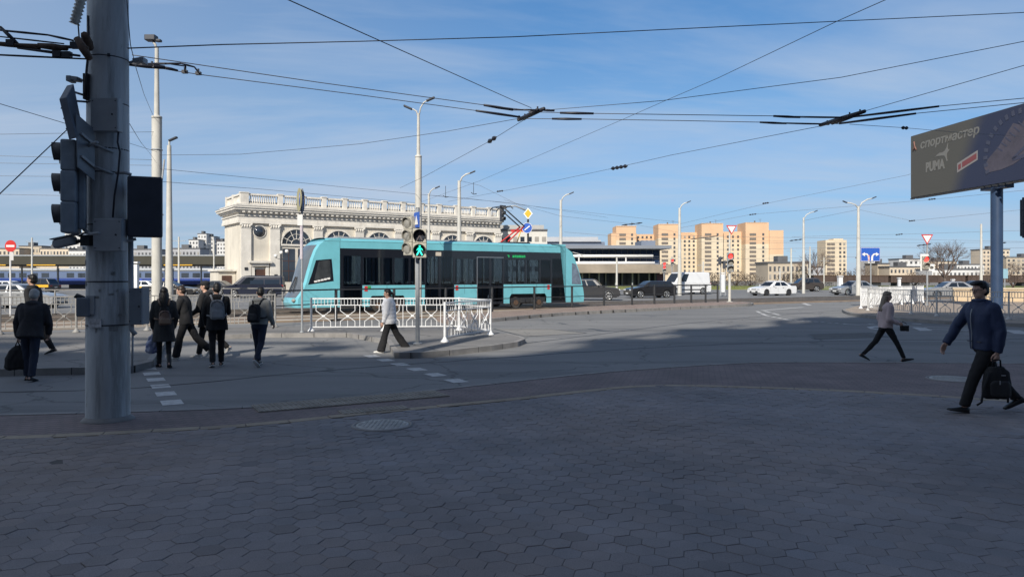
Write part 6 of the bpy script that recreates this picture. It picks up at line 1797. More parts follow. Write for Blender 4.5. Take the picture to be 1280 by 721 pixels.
    m2 = MB(); m2.box((L / 2 - .02, 0, gz + .2), (.08, Wd * .62, .16)); m2.box((L / 2 - .035, 0, zl_ - .02), (.06, Wd * .4, .09)); m2.build('grille', M['black_metal'], t, bevel=.01)
    m2 = MB(); m2.box((L / 2 + .03, 0, gz + .22), (.02, .5, .11)); m2.build('number_plate', M['plate'], t)
    m2 = MB(); m2.box((-L / 2 - .01, 0, gz + .45), (.02, .5, .11)); m2.build('number_plate', M['plate'], t)
    m2 = MB(); m2.span(-L / 2 + .2, L / 2 - .25, -Wd / 2 + .12, Wd / 2 - .12, gz - .03, gz + .22); m2.build('underbody', M['black_metal'], t)
    if extra: extra(t, p)
    return t
SED = dict(L=4.65, W=1.8, H=1.46, belt=.93, hood=.82, fo=.88, ro=1.0, x0=-1.95, x1=1.05, r0=-1.05, r1=.25, deck=.98, win=[(.16, .49), (.53, .84)], doors=[-.95, .05, 1.0], handles=[-.62, .35])
SUV = dict(L=4.6, W=1.88, H=1.72, belt=1.08, hood=1.0, gz=.27, wr=.36, fo=.9, ro=.9, x0=-2.18, x1=1.0, r0=-1.75, r1=.35, deck=1.08, win=[(.08, .33), (.36, .6), (.63, .88)], doors=[-.85, .1, 1.0], handles=[-.55, .4], tumble=.2)
VAN = dict(L=5.3, W=1.98, H=2.0, belt=1.08, hood=1.0, gz=.26, wr=.34, fo=.95, ro=1.05, x0=-2.62, x1=1.98, r0=-2.52, r1=.95, deck=1.08, win=[(.66, .86)], doors=[.25, 1.2], handles=[.45], tumble=.2, rearwin=False, van=True)
HVAN = dict(L=5.4, W=2.0, H=2.38, belt=1.2, hood=1.15, gz=.26, wr=.35, fo=.95, ro=1.05, x0=-2.68, x1=2.0, r0=-2.62, r1=1.15, deck=1.2, win=[(.70, .87)], doors=[-1.2, .3, 1.25], handles=[-.9, .5], tumble=.14, rearwin=False, van=True)
def vz(px, py): q = gd(px, py, ROAD); return q
def stripe(col, z0, z1):
    def f(t, p):
        for sy in (-1, 1):
            m2 = MB(); m2.span(-p['L'] / 2 + .25, p['L'] / 2 - .3, sy * (p['W'] / 2 + .004) - .003, sy * (p['W'] / 2 + .004) + .003, z0, z1); m2.build('side_stripe', M[col], t)
    return f
def roofbar(t, p):
    stripe('yellow', .58, .80)(t, p)
    m2 = MB(); m2.box((-.2, 0, p['H'] + .10), (.25, .9, .11)); m2.build('roof_light_bar', mat('blue light bar', (.04, .1, .5), .2), t, bevel=.03)
def cladding(t, p):
    for sy in (-1, 1):
        m2 = MB(); y = sy * (p['W'] / 2 + .008); m2.box((-.1, y, .52), (p['L'] - p['fo'] - p['ro'] - .95, .03, .12)); m2.box((-.1, y, .92), (p['L'] - 1.1, .02, .06)); m2.build('side_moulding', M['black_metal'], t, bevel=.008)
    m2 = MB(); m2.box((p['L'] / 2 - .04, 0, .42), (.2, p['W'] * .94, .22)); m2.build('front_bumper', M['black_metal'], t, bevel=.04)
def win_black(t, p):
    cladding(t, p)
    m2 = MB(); y = -p['W'] / 2 + .03; m2.box((.1, -p['W'] / 2 + .10, 1.82), (.36, .06, .34)); m2.build('side_hatch', M['car_glass'], t)
def dark_rear(t, p):
    for sy in (-1, 1):
        for x0, x1 in ((-2.3, -1.0), (-.9, .3)):
            a = .0; m2 = MB(); m2.add([(x0, sy * .945, 1.2), (x1, sy * .945, 1.2), (x1, sy * .79, 1.85), (x0, sy * .79, 1.85), (x0, sy * .92, 1.2), (x1, sy * .92, 1.2), (x1, sy * .765, 1.85), (x0, sy * .765, 1.85)], [(0, 1, 2, 3), (7, 6, 5, 4), (0, 4, 5, 1), (1, 5, 6, 2), (2, 6, 7, 3), (3, 7, 4, 0)])
            m2.build('side_window', M['car_glass'], t)
def place(px, d, z=ROAD): q = at(px, 346, d); q.z = z; return q
car('passenger_van', 'dark blue passenger van parked in front of the cream pavilion', 'van', place(319, 70), R(189), dict(VAN), CP['navy'], extra=dark_rear)
car('parked_car', 'silver sedan cut off by the left edge behind the old man', 'car', place(27, 45), R(2), dict(SED), CP['silver'])
car('patrol_car', 'black off road car with a yellow side stripe in front of the blue train', 'car', place(45, 84), R(178), dict(SUV), CP['black'], extra=stripe('yellow', .72, 1.0))
car('patrol_car', 'white sedan with a yellow side stripe and blue light bar right of the thick mast', 'car', place(176, 84), R(180), dict(SED), CP['white'], extra=roofbar)
car('parked_car', 'black sedan parked behind the two pale lamp masts', 'car', place(214, 72), R(2), dict(SED, L=4.9), CP['black'])
car('parked_car', 'dark grey hatchback half hidden behind the blue van', 'car', place(268, 79), R(174), dict(SED, L=4.2), CP['grey'])
car('parked_car', 'dark off road car just right of the rear end of the tram', 'car', place(739, 60), R(-8), dict(SUV), CP['grey'])
car('parked_car', 'black estate car driving left behind the platform railing', 'car', place(812, 67), R(193), dict(SUV, L=4.3, H=1.5, belt=.98, hood=.88, gz=.2, wr=.34), CP['black'])
car('delivery_van', 'white high roofed delivery van behind the platform railing', 'van', place(856, 80), R(203), dict(HVAN), CP['white'], extra=win_black)
car('parked_car', 'white sedan with dark windows turning on the open road', 'car', place(965, 75), R(204), dict(SED, L=4.75, rimm=M['black_metal']), CP['white'])
car('parked_car', 'silver sedan half hidden behind the white railing at the right', 'car', place(1067, 77), R(196), dict(SED), CP['silver'])
car('parked_car', 'pale car nose showing behind the right grey railing', 'car', place(1186, 68), R(176), dict(SED), CP['silver'])
car('parked_car', 'dark grey car parked left of the billboard post', 'car', place(1216, 82), R(178), dict(SED), CP['grey'])
car('parked_car', 'dark brown car parked in a row beyond the grass right of the white sedan', 'car', place(1004, 96), R(178), dict(SUV), CP['brown'])
car('parked_car', 'white car at the far left edge beyond the silver sedan', 'car', place(4, 78), R(180), dict(SED), CP['white'])
# ---------------------------------------------------------------- people
TMP = bpy.data.scenes.new('workbench')
def blob(mb, voxel, smooth=4, wr=0.0, wf=9.0, seed=0, stretch=(1, 1, .45)):
    """one continuous surface grown over overlapping closed forms"""
    me = bpy.data.meshes.new('grown'); me.from_pydata(mb.v, [], mb.f)
    o = bpy.data.objects.new('grown', me); TMP.collection.objects.link(o)
    m = o.modifiers.new('r', 'REMESH'); m.mode = 'VOXEL'; m.voxel_size = voxel; m.use_smooth_shade = True
    if smooth:
        k = o.modifiers.new('s', 'SMOOTH'); k.factor = .5; k.iterations = smooth
    TMP.view_layers[0].update(); dg = TMP.view_layers[0].depsgraph
    out = bpy.data.meshes.new_from_object(o.evaluated_get(dg))
    bpy.data.objects.remove(o)
    if wr:
        data = [(v.co.copy(), v.normal.copy()) for v in out.vertices]; new = []
        for co, no in data:
            p = Vector((co.x * wf * stretch[0] + seed, co.y * wf * stretch[1], co.z * wf * stretch[2]))
            f = noise.noise(p) + .5 * noise.noise(p * 2.3)
            # creases: ridged folds
            f -= .8 * max(0, 1 - 4 * abs(noise.noise(p * .8 + Vector((7, 3, 1)))))
            new += list(co + no * (wr * f))
        out.vertices.foreach_set('co', new); out.update()
    out.polygons.foreach_set('use_smooth', [True] * len(out.polygons))
    return out
def mesh_obj(name, me, m, parent):
    me.name = name; me.materials.clear(); me.materials.append(m)
    o = bpy.data.objects.new(name, me); COL.objects.link(o); o.parent = parent
    return o
def capsule(mb, p0, r0, p1, r1, n=14):
    p0, p1 = Vector(p0), Vector(p1); d = (p1 - p0); q = d.to_track_quat('Z', 'Y').to_matrix(); rings = []
    for k in range(5):
        t = -PI / 2 + .15 + (PI / 2 - .15) * k / 4; rings.append((p0 + q @ Vector((0, 0, r0 * math.sin(t))), r0 * math.cos(t)))
    for k in range(5):
        t = (PI / 2 - .15) * k / 4; rings.append((p1 + q @ Vector((0, 0, r1 * math.sin(t))), r1 * math.cos(t)))
    mb.loft([[c + q @ Vector((r * math.cos(2 * PI * i / n), r * math.sin(2 * PI * i / n), 0)) for i in range(n)] for c, r in rings])
def ell_ring(c, rx, ry, fr, n=24, sq=2.3):
    X_, Y_ = fr; out = []
    for i in range(n):
        a = 2 * PI * i / n; ca, sa = math.cos(a), math.sin(a)
        k = (abs(ca) ** sq + abs(sa) ** sq) ** (-1 / sq)
        out.append(c + X_ * (rx * k * ca) + Y_ * (ry * k * sa))
    return out
SKIN = mat('skin', (.52, .32, .24), .55, 0, .08, 12)
def cloth(name, col, var=.25, rough=.9): return mat(name, col, rough, 0, var, 5, .25, 160)
def person(label, loc, heading, Ht, legs, arms, outfit, lean=4, head=(0, 0), twist=0, group='people crossing the square'):
    """legs/arms: {'L': (...), 'R': (...)}; leg (thigh, knee, foot pitch), arm (flex, abduct, elbow, curl)"""
    h = Vector((heading[0], heading[1], 0)).normalized()
    t = thing('person', label, 'person', loc, math.atan2(-h.x, h.y), group)
    K = Ht; sx = {'L': -1, 'R': 1}
    J = {}; low = 1e9
    for s in 'LR':
        a, k, f = (R(v) for v in legs[s])
        hip = Vector((sx[s] * .05 * K, 0, 0)); kn = hip + Vector((sx[s] * .004 * K, math.sin(a), -math.cos(a))) * .245 * K if False else hip + Vector((0, math.sin(a) * .245 * K, -math.cos(a) * .245 * K))
        an = kn + Vector((0, math.sin(a - k) * .245 * K, -math.cos(a - k) * .245 * K))
        fw = Vector((sx[s] * .12, math.cos(f), math.sin(f))).normalized(); dn = Vector((0, math.sin(f), -math.cos(f)))
        heel = an - fw * .035 * K + dn * .038 * K; ball = an + fw * .075 * K + dn * .04 * K; toe = an + fw * .11 * K + dn * .036 * K
        J[s] = dict(hip=hip, knee=kn, ankle=an, heel=heel, ball=ball, toe=toe, fw=fw, dn=dn)
        low = min(low, heel.z, ball.z, toe.z)
    lift = -low + .006
    for s in 'LR':
        for k in ('hip', 'knee', 'ankle', 'heel', 'ball', 'toe'): J[s][k] = J[s][k] + Vector((0, 0, lift))
    P = (J['L']['hip'] + J['R']['hip']) / 2
    ln = R(lean); up = Vector((0, math.sin(ln), math.cos(ln)))
    tw = R(twist); RX = Vector((math.cos(tw), math.sin(tw), 0)); RY = up.cross(RX)
    if RY.y < 0: RY = -RY
    base = (Vector((1, 0, 0)), Vector((0, 1, 0)))
    def frame(f):
        x = base[0].lerp(RX, f).normalized(); y = up.cross(x); return (x, y)
    def tor(f): return P + up * (f * K)
    neck = tor(.312); hy, hp = R(head[0]), R(head[1])
    hup = Vector((0, math.sin(ln * .6 + hp), math.cos(ln * .6 + hp)))
    hc = neck + up * .028 * K + hup * .062 * K
    HX = Matrix.Rotation(hy + tw, 3, 'Z') @ Vector((1, 0, 0)); HYv = hup.cross(HX); HX = HYv.cross(hup)
    HM = Matrix((HX, HYv, hup)).transposed().to_4x4(); HM.translation = hc
    wd = outfit.get('wide', 1.0)
    A = {}
    for s in 'LR':
        fl, ab, el = (R(v) for v in arms[s][:3])
        sh = tor(.268) + RX * (sx[s] * .104 * K * wd)
        def dr(b): return (RX * sx[s] * math.sin(ab) + RY * math.sin(b) * math.cos(ab) - Vector((0, 0, 1)) * math.cos(b) * math.cos(ab)).normalized()
        eb = sh + dr(fl) * .172 * K
        inw = arms[s][4] if len(arms[s]) > 4 else 0.12
        fd = (dr(fl + el) - RX * sx[s] * (math.sin(ab) * .9 + inw)).normalized()
        wr = eb + fd * .148 * K
        A[s] = dict(sh=sh, el=eb, wr=wr, fd=fd, hand=wr + fd * .055 * K)
    # body, one surface
    b = MB()
    rr = [(-.045, .075, .058), (0, .092, .064), (.06, .084, .058), (.11, .078, .055), (.18, .090, .064), (.235, .098, .062), (.27, .092, .052), (.30, .05, .04), (.325, .031, .033)]
    b.loft([ell_ring(tor(z), x * K, y * K, frame(max(0, z / .27))) for z, x, y in rr])
    capsule(b, neck - up * .01 * K, .031 * K, hc - hup * .02 * K, .030 * K)
    b.ball((0, -.004 * K, .008 * K), (.0435 * K, .054 * K, .058 * K), 20, 14, 0, HM)
    b.ball((0, .014 * K, -.030 * K), (.034 * K, .036 * K, .036 * K), 16, 10, 0, HM)
    b.ball((0, .026 * K, -.046 * K), (.018 * K, .02 * K, .016 * K), 12, 8, 0, HM)
    b.ball((0, .054 * K, -.010 * K), (.0085 * K, .012 * K, .013 * K), 10, 8, 0, HM); b.ball((0, .048 * K, .004 * K), (.007 * K, .009 * K, .02 * K), 10, 8, 0, HM)
    b.ball((0, .044 * K, .014 * K), (.03 * K, .009 * K, .006 * K), 12, 8, 0, HM)
    b.ball((0, .044 * K, -.031 * K), (.017 * K, .008 * K, .005 * K), 10, 8, 0, HM)
    for q in (-1, 1): b.ball((q * .044 * K, -.004 * K, -.006 * K), (.007 * K, .012 * K, .018 * K), 10, 8, 0, HM)
    for s in 'LR':
        j = J[s]; capsule(b, j['hip'], .044 * K, j['knee'], .027 * K); capsule(b, j['knee'], .027 * K, j['ankle'], .016 * K)
        capsule(b, j['knee'].lerp(j['ankle'], .12), .027 * K, j['knee'].lerp(j['ankle'], .5), .023 * K)
        capsule(b, j['heel'] - j['dn'] * .016 * K, .013 * K, j['ball'] - j['dn'] * .012 * K, .010 * K); capsule(b, j['ankle'], .016 * K, j['heel'] - j['dn'] * .02 * K, .014 * K)
        a = A[s]; capsule(b, a['sh'], .029 * K, a['el'], .024 * K); capsule(b, a['el'], .024 * K, a['wr'], .0165 * K)
    me = blob(b, .0095, 2)
    # hands with five fingers, grown finer and joined to the same mesh
    hb = MB()
    for s in 'LR':
        a = A[s]; fd = a['fd']; curl = R(arms[s][3])
        n = -RX * sx[s]; n = (n - fd * n.dot(fd)).normalized(); w = n.cross(fd) * sx[s]
        if w.y < 0: w = -w                     # thumb side looks forward
        palm = MB()
        capsule(hb, a['wr'] - fd * .02 * K, .0165 * K, a['wr'] + fd * .01 * K, .016 * K)
        for i in range(4): capsule(hb, a['wr'] + w * (.004 * (i - 1.5)) * K, .0105 * K, a['wr'] + fd * .046 * K + w * (.0098 * (1.5 - i)) * K, .0095 * K, 10)
        for i, lf in enumerate((.92, 1.0, .94, .76)):
            p = a['wr'] + fd * .048 * K + w * (.0102 * (1.5 - i)) * K; ang = .1 + curl * .25
            for seg, r0 in ((.024, .0056), (.017, .0051), (.013, .0046)):
                dd = fd * math.cos(ang) + n * math.sin(ang); q = p + dd * seg * lf * K; capsule(hb, p, r0 * K, q, r0 * .93 * K, 8); p = q; ang += curl * .45 + .1
        p = a['wr'] + fd * .012 * K + w * .012 * K; dd = (fd * .72 + w * .62 + n * .3).normalized(); q = p + dd * .026 * K; capsule(hb, p, .0085 * K, q, .0066 * K, 8)
        dd = (fd * .92 + w * .12 + n * .35).normalized(); capsule(hb, q, .0064 * K, q + dd * .022 * K, .0052 * K, 8)
    hm = blob(hb, .0042, 1)
    bm = bmesh.new(); bm.from_mesh(me); bm.from_mesh(hm); bm.to_mesh(me); bm.free(); bpy.data.meshes.remove(hm)
    me.polygons.foreach_set('use_smooth', [True] * len(me.polygons))
    mesh_obj('body', me, outfit.get('skin', SKIN), t)
    # eyes
    b = MB()
    for q in (-1, 1): b.ball((q * .0165 * K, .0465 * K, .004 * K), (.0065 * K, .005 * K, .0042 * K), 8, 6, 0, HM); b.ball((q * .0165 * K, .0505 * K, .004 * K), (.003 * K, .002 * K, .003 * K), 8, 6, 1, HM)
    b.build('eyes', [M['white'], M['black_metal']], t)
    # trousers
    tr = outfit['trousers']; b = MB(); ex = tr.get('ease', .010)
    if not tr.get('tights'):
        b.loft([ell_ring(tor(z), (x + ex * .8) * K, (y + ex) * K, base) for z, x, y in ((-.06, .075, .06), (-.02, .092, .067), (.03, .092, .065), (.09, .082, .06))])
    for s in 'LR':
        j = J[s]; hem = j['ankle'].lerp(j['knee'], tr.get('hem', .03))
        hr = tr.get('hem_r', .034) * K; kr = tr.get('knee_r', .041) * K
        capsule(b, j['hip'] + Vector((0, 0, -.01 * K)), (.054 + ex * .5) * K, j['knee'], kr); b.cyl(j['knee'], hem, kr, hr, 16); b.ball(j['knee'], kr)
        mid = j['knee'].lerp(hem, .45); b.ball(mid - (RY * .004 * K), (kr + hr) * .5)
        if not tr.get('tights'): b.ball(hem + Vector((0, -.004 * K, .004 * K)), (hr * 1.02, hr * 1.08, hr * .35))
    mesh_obj('trousers' if not tr.get('tights') else 'tights', blob(b, .012, 3, .006, 9, 3 + Ht, (1, 1, .8)), tr['mat'], t)
    # jacket or coat
    jk = outfit['jacket']; e = jk.get('ease', .014); b = MB(); hem = jk.get('hem', -.05)
    rings = []
    if hem < -.07:
        rings += [(hem, .098 + jk.get('flare', .02), .085 + jk.get('flare', .02)), (hem * .5, .100 + jk.get('flare', .02) * .5, .078 + jk.get('flare', .02) * .5)]
    else: rings += [(hem, .094, .066)]
    rings += [(.02, .094, .066), (.09, .086, .062), (.18, .094, .068), (.235, .104, .066), (.268, .098, .056), (.295, .058, .046), (.325, .042, .042)]
    b.loft([ell_ring(tor(z) if z > -.03 else P + Vector((0, up.y * z * K * .3, z * K)), (x + e) * K * (wd if z > 0 else 1), (y + e) * K, frame(max(0, z / .27))) for z, x, y in rings])
    for s in 'LR':
        a = A[s]; sr = jk.get('sleeve', .036) * K; cu = jk.get('cuff', .027) * K
        b.ball(a['sh'] - RX * sx[s] * .008 * K, sr * 1.18); capsule(b, a['sh'], sr * 1.08, a['el'], sr); b.ball(a['el'], sr * 1.02); b.cyl(a['el'], a['wr'] + a['fd'] * .006 * K, sr, cu, 14)
        b.ball(a['el'].lerp(a['wr'], .6), (sr + cu) * .52)
    if jk.get('hood'):
        b.ball(neck - RY * .05 * K - up * .012 * K, (.07 * K, .04 * K, .035 * K)); b.ball(neck - RY * .03 * K - up * .0 * K, (.062 * K, .04 * K, .03 * K))
    if jk.get('puffy'):
        for z in (-.02, .04, .10, .16, .22): b.loft([ell_ring(tor(z + dz), (.098 + e + g) * K, (.07 + e + g) * K, frame(0)) for dz, g in ((-.026, 0), (-.012, .004), (.0, .005), (.012, .004), (.026, 0))])
    mesh_obj('coat' if hem < -.1 else 'jacket', blob(b, .0125, 3, jk.get('wr', .0075), 8, 11 + Ht * 3), jk['mat'], t)
    if jk.get('collar'):
        b = MB(); pts = []
        for i in range(19):
            a = 2 * PI * i / 18; pts.append(neck + up * (.012 + .006 * math.sin(a)) * K + RX * .044 * K * math.cos(a) + RY * (.046 * math.sin(a) + .004) * K)
        b.tube(pts, .014 * K, 8); b.build('collar', jk['mat'], t)
    if jk.get('zip'):
        b = MB(); pts = [tor(z) + frame(z / .27)[1] * (y + e + .006) * K for z, y in ((-.03, .068), (.02, .068), (.09, .065), (.18, .071), (.235, .069), (.27, .058))]
        b.tube(pts, .0035 * K, 6); b.build('zip', M['galv'], t)
        b = MB()
        for q in (-1, 1): b.box(tor(.03) + RX * q * .045 * K + RY * (.066 + e + .004) * K, (.05 * K, .008 * K, .006 * K))
        b.build('pocket_flap', M['black_metal'], t)
    # shoes
    so = outfit['shoes']
    for s in 'LR':
        j = J[s]; fw, dn = j['fw'], j['dn']; sd = fw.cross(dn).normalized(); b = MB()
        prof = [(-.042, .013, .006, .026), (-.036, .021, .0, .040), (-.01, .022, .0, .044), (.025, .023, .0, .034), (.06, .027, .0, .026), (.09, .026, .0, .020), (.112, .017, .002, .014)]
        b.loft([[j['ankle'] + fw * y * K + dn * (.040 - (lo if v < 0 else hi) * 1) * K + sd * u * w * K for u, v in ((-.8, -1), (.8, -1), (1, -.3), (.9, .6), (.4, 1), (-.4, 1), (-.9, .6), (-1, -.3)) for lo, hi in ((lo0, lo0 + (hi0 - lo0) * (.25 if v == -.3 else .7 if v == .6 else 1)),)] for y, w, lo0, hi0 in prof], 0, True)
        if so.get('boot'): b.cyl(j['ankle'] + dn * .02 * K, j['ankle'].lerp(j['knee'], .45), .026 * K, .03 * K, 12)
        sh_ = b.build('shoe', so['mat'], t)
        b = MB(); b.loft([[j['ankle'] + fw * y * K + dn * zz * K + sd * u * (w + .002) * K for u, zz in ((-1, .0415), (1, .0415), (1, .033), (-1, .033))] for y, w, _, _ in prof], 0, False)
        if so.get('heel'): b.cyl(j['ankle'] - fw * .03 * K + dn * .036 * K, j['ankle'] - fw * .032 * K + dn * .064 * K, .012 * K, .006 * K, 8)
        b.build('sole', so.get('sole', M['rubber']), sh_)
    # hair, cap, glasses
    hr = outfit['hair']; b = MB()
    if hr.get('cut') != 'none':
        b.ball((0, -.012 * K, .018 * K), (.049 * K, .054 * K, .056 * K), 18, 12, 0, HM); b.ball((0, -.02 * K, -.008 * K), (.046 * K, .045 * K, .045 * K), 16, 10, 0, HM)
        b.ball((0, .018 * K, .050 * K), (.038 * K, .032 * K, .018 * K), 14, 8, 0, HM)
    if hr.get('full'):
        b.ball((0, .012 * K, .056 * K), (.043 * K, .050 * K, .018 * K), 16, 10, 0, HM); b.ball((.0, -.040 * K, .0), (.040 * K, .024 * K, .042 * K), 14, 8, 0, HM); b.ball((0, .05 * K, .052 * K), (.034 * K, .02 * K, .012 * K), 12, 8, 0, HM)
    if hr['cut'] == 'long':
        for i in range(9):
            a = PI + PI * (i / 8) * 1.0; x = .042 * math.cos(a); y = .04 * math.sin(a) - .012
            p0 = HM @ Vector((x * K, y * K, -.01 * K)); p1 = HM @ Vector((x * 1.05 * K, (y - .012) * K, -.06 * K)); p2 = tor(.30 - hr.get('len', .11) + .012 * (i % 3)) + RX * x * 1.15 * K + RY * (y * .5 - .065) * K
            capsule(b, p0, .016 * K, p1, .016 * K); capsule(b, p1, .016 * K, p2, .011 * K)
    if hr['cut'] == 'tail':
        p0 = HM @ Vector((0, -.06 * K, .01 * K)); p1 = HM @ Vector((0, -.085 * K, -.03 * K)); p2 = HM @ Vector((0, -.075 * K, -.11 * K)); capsule(b, p0, .016 * K, p1, .02 * K); capsule(b, p1, .02 * K, p2, .01 * K)
    mesh_obj('hair', blob(b, .008, 1, .0032, 42, 5, (1, 1, .35)), hr['mat'], t)
    if outfit.get('cap'):
        b = MB(); b.ball((0, -.006 * K, .036 * K), (.054 * K, .062 * K, .040 * K), 20, 10, 0, HM)
        b.build('cap', outfit['cap'], t)
        b = MB(); b.loft([[HM @ Vector((x * K, (y - .0) * K, z * K)) for x, z in ((-.04 * f, .030), (0, .036), (.04 * f, .030), (.04 * f, .027), (0, .033), (-.04 * f, .027))] for y, f in ((.04, 1.1), (.075, 1), (.092, .55))], 0, True); b.build('peak', outfit['cap'], t)
    if outfit.get('glasses'):
        b = MB()
        for q in (-1, 1):
            b.tube([HM @ Vector(((q * .0175 + .0125 * math.cos(2 * PI * i / 14)) * K, .0565 * K, (.003 + .009 * math.sin(2 * PI * i / 14)) * K)) for i in range(15)], .0016 * K, 5)
            b.tube([HM @ Vector((q * .030 * K, .0555 * K, .005 * K)), HM @ Vector((q * .046 * K, .0 * K, .006 * K))], .0016 * K, 5)
        b.tube([HM @ Vector((-.006 * K, .058 * K, .004 * K)), HM @ Vector((.006 * K, .058 * K, .004 * K))], .0016 * K, 5)
        b.build('glasses', M['black_metal'], t)
    t_m = Matrix.Translation(t.location) @ t.rotation_euler.to_matrix().to_4x4()
    info = dict(t=t, M=t_m, K=K, tor=tor, RX=RX, RY=RY, up=up, A=A, neck=neck)
    return info
def backpack(label, I, m, m2, w=.15, h=.24, dpt=.085, z=.155, off=0.0, cat='backpack', loose=0):
    K = I['K']; c = I['tor'](z) - I['RY'] * (.078 + .022 + dpt * .5) * K + I['RX'] * off * K
    t = thing('backpack', label, cat, I['M'] @ c, 0)
    rot = (I['M'].to_3x3() @ Matrix((I['RX'], I['RY'], I['up'])).transposed()).to_euler(); t.rotation_euler = rot
    b = MB(); rings = []
    for zz, sw, sd in ((-.5, .8, .75), (-.42, 1, 1), (-.1, 1.02, 1.08), (.25, .95, .9), (.42, .75, .7), (.5, .4, .4)):
        rings.append(ell_ring(Vector((0, -.012 * K * (1 if zz < .2 else 0), zz * h * K)), w * .5 * sw * K, dpt * .5 * sd * K, (Vector((1, 0, 0)), Vector((0, 1, 0))), 20, 3))
    b.loft(rings); me = blob(b, .011, 2, .007, 11, 3); mesh_obj('bag_body', me, m, t)
    b = MB(); b.loft([ell_ring(Vector((0, -dpt * .58 * K, zz * h * K)), w * .40 * s_ * K, dpt * .22 * s_ * K, (Vector((1, 0, 0)), Vector((0, 1, 0))), 16, 3) for zz, s_ in ((-.42, .8), (-.36, 1), (-.1, 1), (-.02, .8))]); mesh_obj('front_pocket', blob(b, .01, 2, .004, 12), m2, t)
    b = MB(); b.tube([(-w * .42 * K, -dpt * .3 * K, .1 * h * K), (-w * .34 * K, -dpt * .45 * K, .33 * h * K), (0, -dpt * .4 * K, .45 * h * K), (w * .34 * K, -dpt * .45 * K, .33 * h * K), (w * .42 * K, -dpt * .3 * K, .1 * h * K)], .004 * K, 5); b.build('zip', M['black_metal'], t)
    # shoulder straps go over the shoulders to the front
    for q in (-1, 1):
        b = MB(); pts = []
        for (zz, yy, xx) in ((.24, -.085, .045), (.285, -.075, .058), (.322, -.03, .066), (.318, .03, .070), (.26, .082, .074), (.18, .088, .08), (.12, .06, .098), (.08, -.03, .108), (.07, -.09, .07)):
            p = I['tor'](zz) + I['RY'] * yy * K + I['RX'] * q * xx * K; pts.append(p - c)
        Mi = Matrix((I['RX'], I['RY'], I['up']))
        b.tube([Mi @ p for p in pts], .011 * K, 6); b.build('strap', m2, t)
    return t
def hand_bag(label, I, side, build, dz, cat, name='bag', dy=0.0):
    p = I['M'] @ (I['A'][side]['hand'] + Vector((0, dy, 0))); t = thing(name, label, cat, p + Vector((0, 0, dz)), I['t'].rotation_euler.z); build(t, -dz); return t
BK = lambda n, c: cloth(n, c)
c_black = cloth('black cloth', (.014, .0145, .017)); c_jeans = cloth('dark jeans', (.022, .030, .055)); c_trous = cloth('black trousers', (.012, .012, .014))
c_navy = cloth('navy quilted jacket', (.016, .030, .080), .2, .65); c_grey = cloth('grey jacket', (.27, .275, .265)); c_white = cloth('white jacket', (.86, .86, .88), .02); c_pink = cloth('pale pink jacket', (.56, .44, .43), .12)
c_coat = cloth('dark grey coat', (.045, .045, .046), .3); c_old = cloth('dark faded jacket', (.030, .029, .034), .3)
h_dark = mat('dark hair', (.012, .010, .009), .5, 0, .3, 30); h_grey = mat('grey hair', (.40, .39, .37), .6, 0, .2, 30); h_fair = mat('ash hair', (.23, .175, .125), .5, 0, .25, 30); h_brown = mat('brown hair', (.03, .02, .014), .5, 0, .3, 30)
sh_black = dict(mat=mat('black leather', (.014, .014, .015), .4)); sh_white = dict(mat=mat('white trainers', (.55, .53, .49), .6), sole=M['white']); sh_bw = dict(mat=mat('black trainers', (.02, .02, .02), .6), sole=M['white'])
def on(px, d, z=ROAD): q = at(px, 346, d); q.z = z; return q

# man in the navy jacket, right foreground
I = person('man in a navy jacket and glasses striding left with a black bag in his hand', on(1231, 9.66, 0.0), (-1.0, .08), 1.745,
           {'L': (23, 4, 8), 'R': (-20, 24, -26)}, {'R': (18, 27, 12, 40, -.1), 'L': (-8, 12, 12, 95)},
           dict(jacket=dict(mat=c_navy, ease=.020, sleeve=.041, cuff=.031, hem=-.035, collar=True, zip=True, wr=.010), trousers=dict(mat=c_trous, hem_r=.037, knee_r=.044), shoes=sh_black, hair=dict(cut='short', mat=h_dark, full=True), glasses=True, wide=1.05), lean=5, head=(0, 2), twist=16)
def bag10(t, up):
    b = MB(); b.loft([ell_ring(Vector((0, .0, z)), w, d_, (Vector((0, 1, 0)), Vector((1, 0, 0))), 20, 3) for z, w, d_ in ((-.44, .13, .06), (-.41, .17, .085), (-.25, .175, .09), (-.1, .15, .075), (-.03, .09, .05))]); mesh_obj('bag_body', blob(b, .011, 2, .010, 9, 2), c_black, t)
    b = MB(); b.loft([ell_ring(Vector((-.085, .0, z)), w, .025, (Vector((0, 1, 0)), Vector((1, 0, 0))), 14, 3) for z, w in ((-.40, .11), (-.37, .13), (-.24, .13), (-.2, .10))]); mesh_obj('front_pocket', blob(b, .01, 2, .005, 10), cloth('black bag nylon', (.022, .022, .025), .3, .5), t)
    b = MB(); b.tube([(0, -.05, -.04), (0, -.045, .05), (0, 0, up), (0, .045, .05), (0, .05, -.04)], .011, 8); b.build('handle', c_black, t)
    b = MB(); b.tube([(-.05, .12, -.12), (-.08, .20, -.3), (-.05, .21, -.48), (-.02, .25, -.52)], .014, 6); b.build('strap', c_black, t); b = MB(); b.tube([(.05, -.12, -.1), (.09, -.19, -.28), (.06, -.17, -.5)], .014, 6); b.build('strap', c_black, t)
    b = MB(); b.box((-.115, .02, -.22), (.008, .012, .05)); b.box((-.10, -.03, -.13), (.008, .05, .012)); b.build('buckle', M['chrome'], t)
hand_bag('black rucksack carried by its handle by the man in the navy jacket', I, 'L', bag10, -.06, 'bag', 'rucksack')

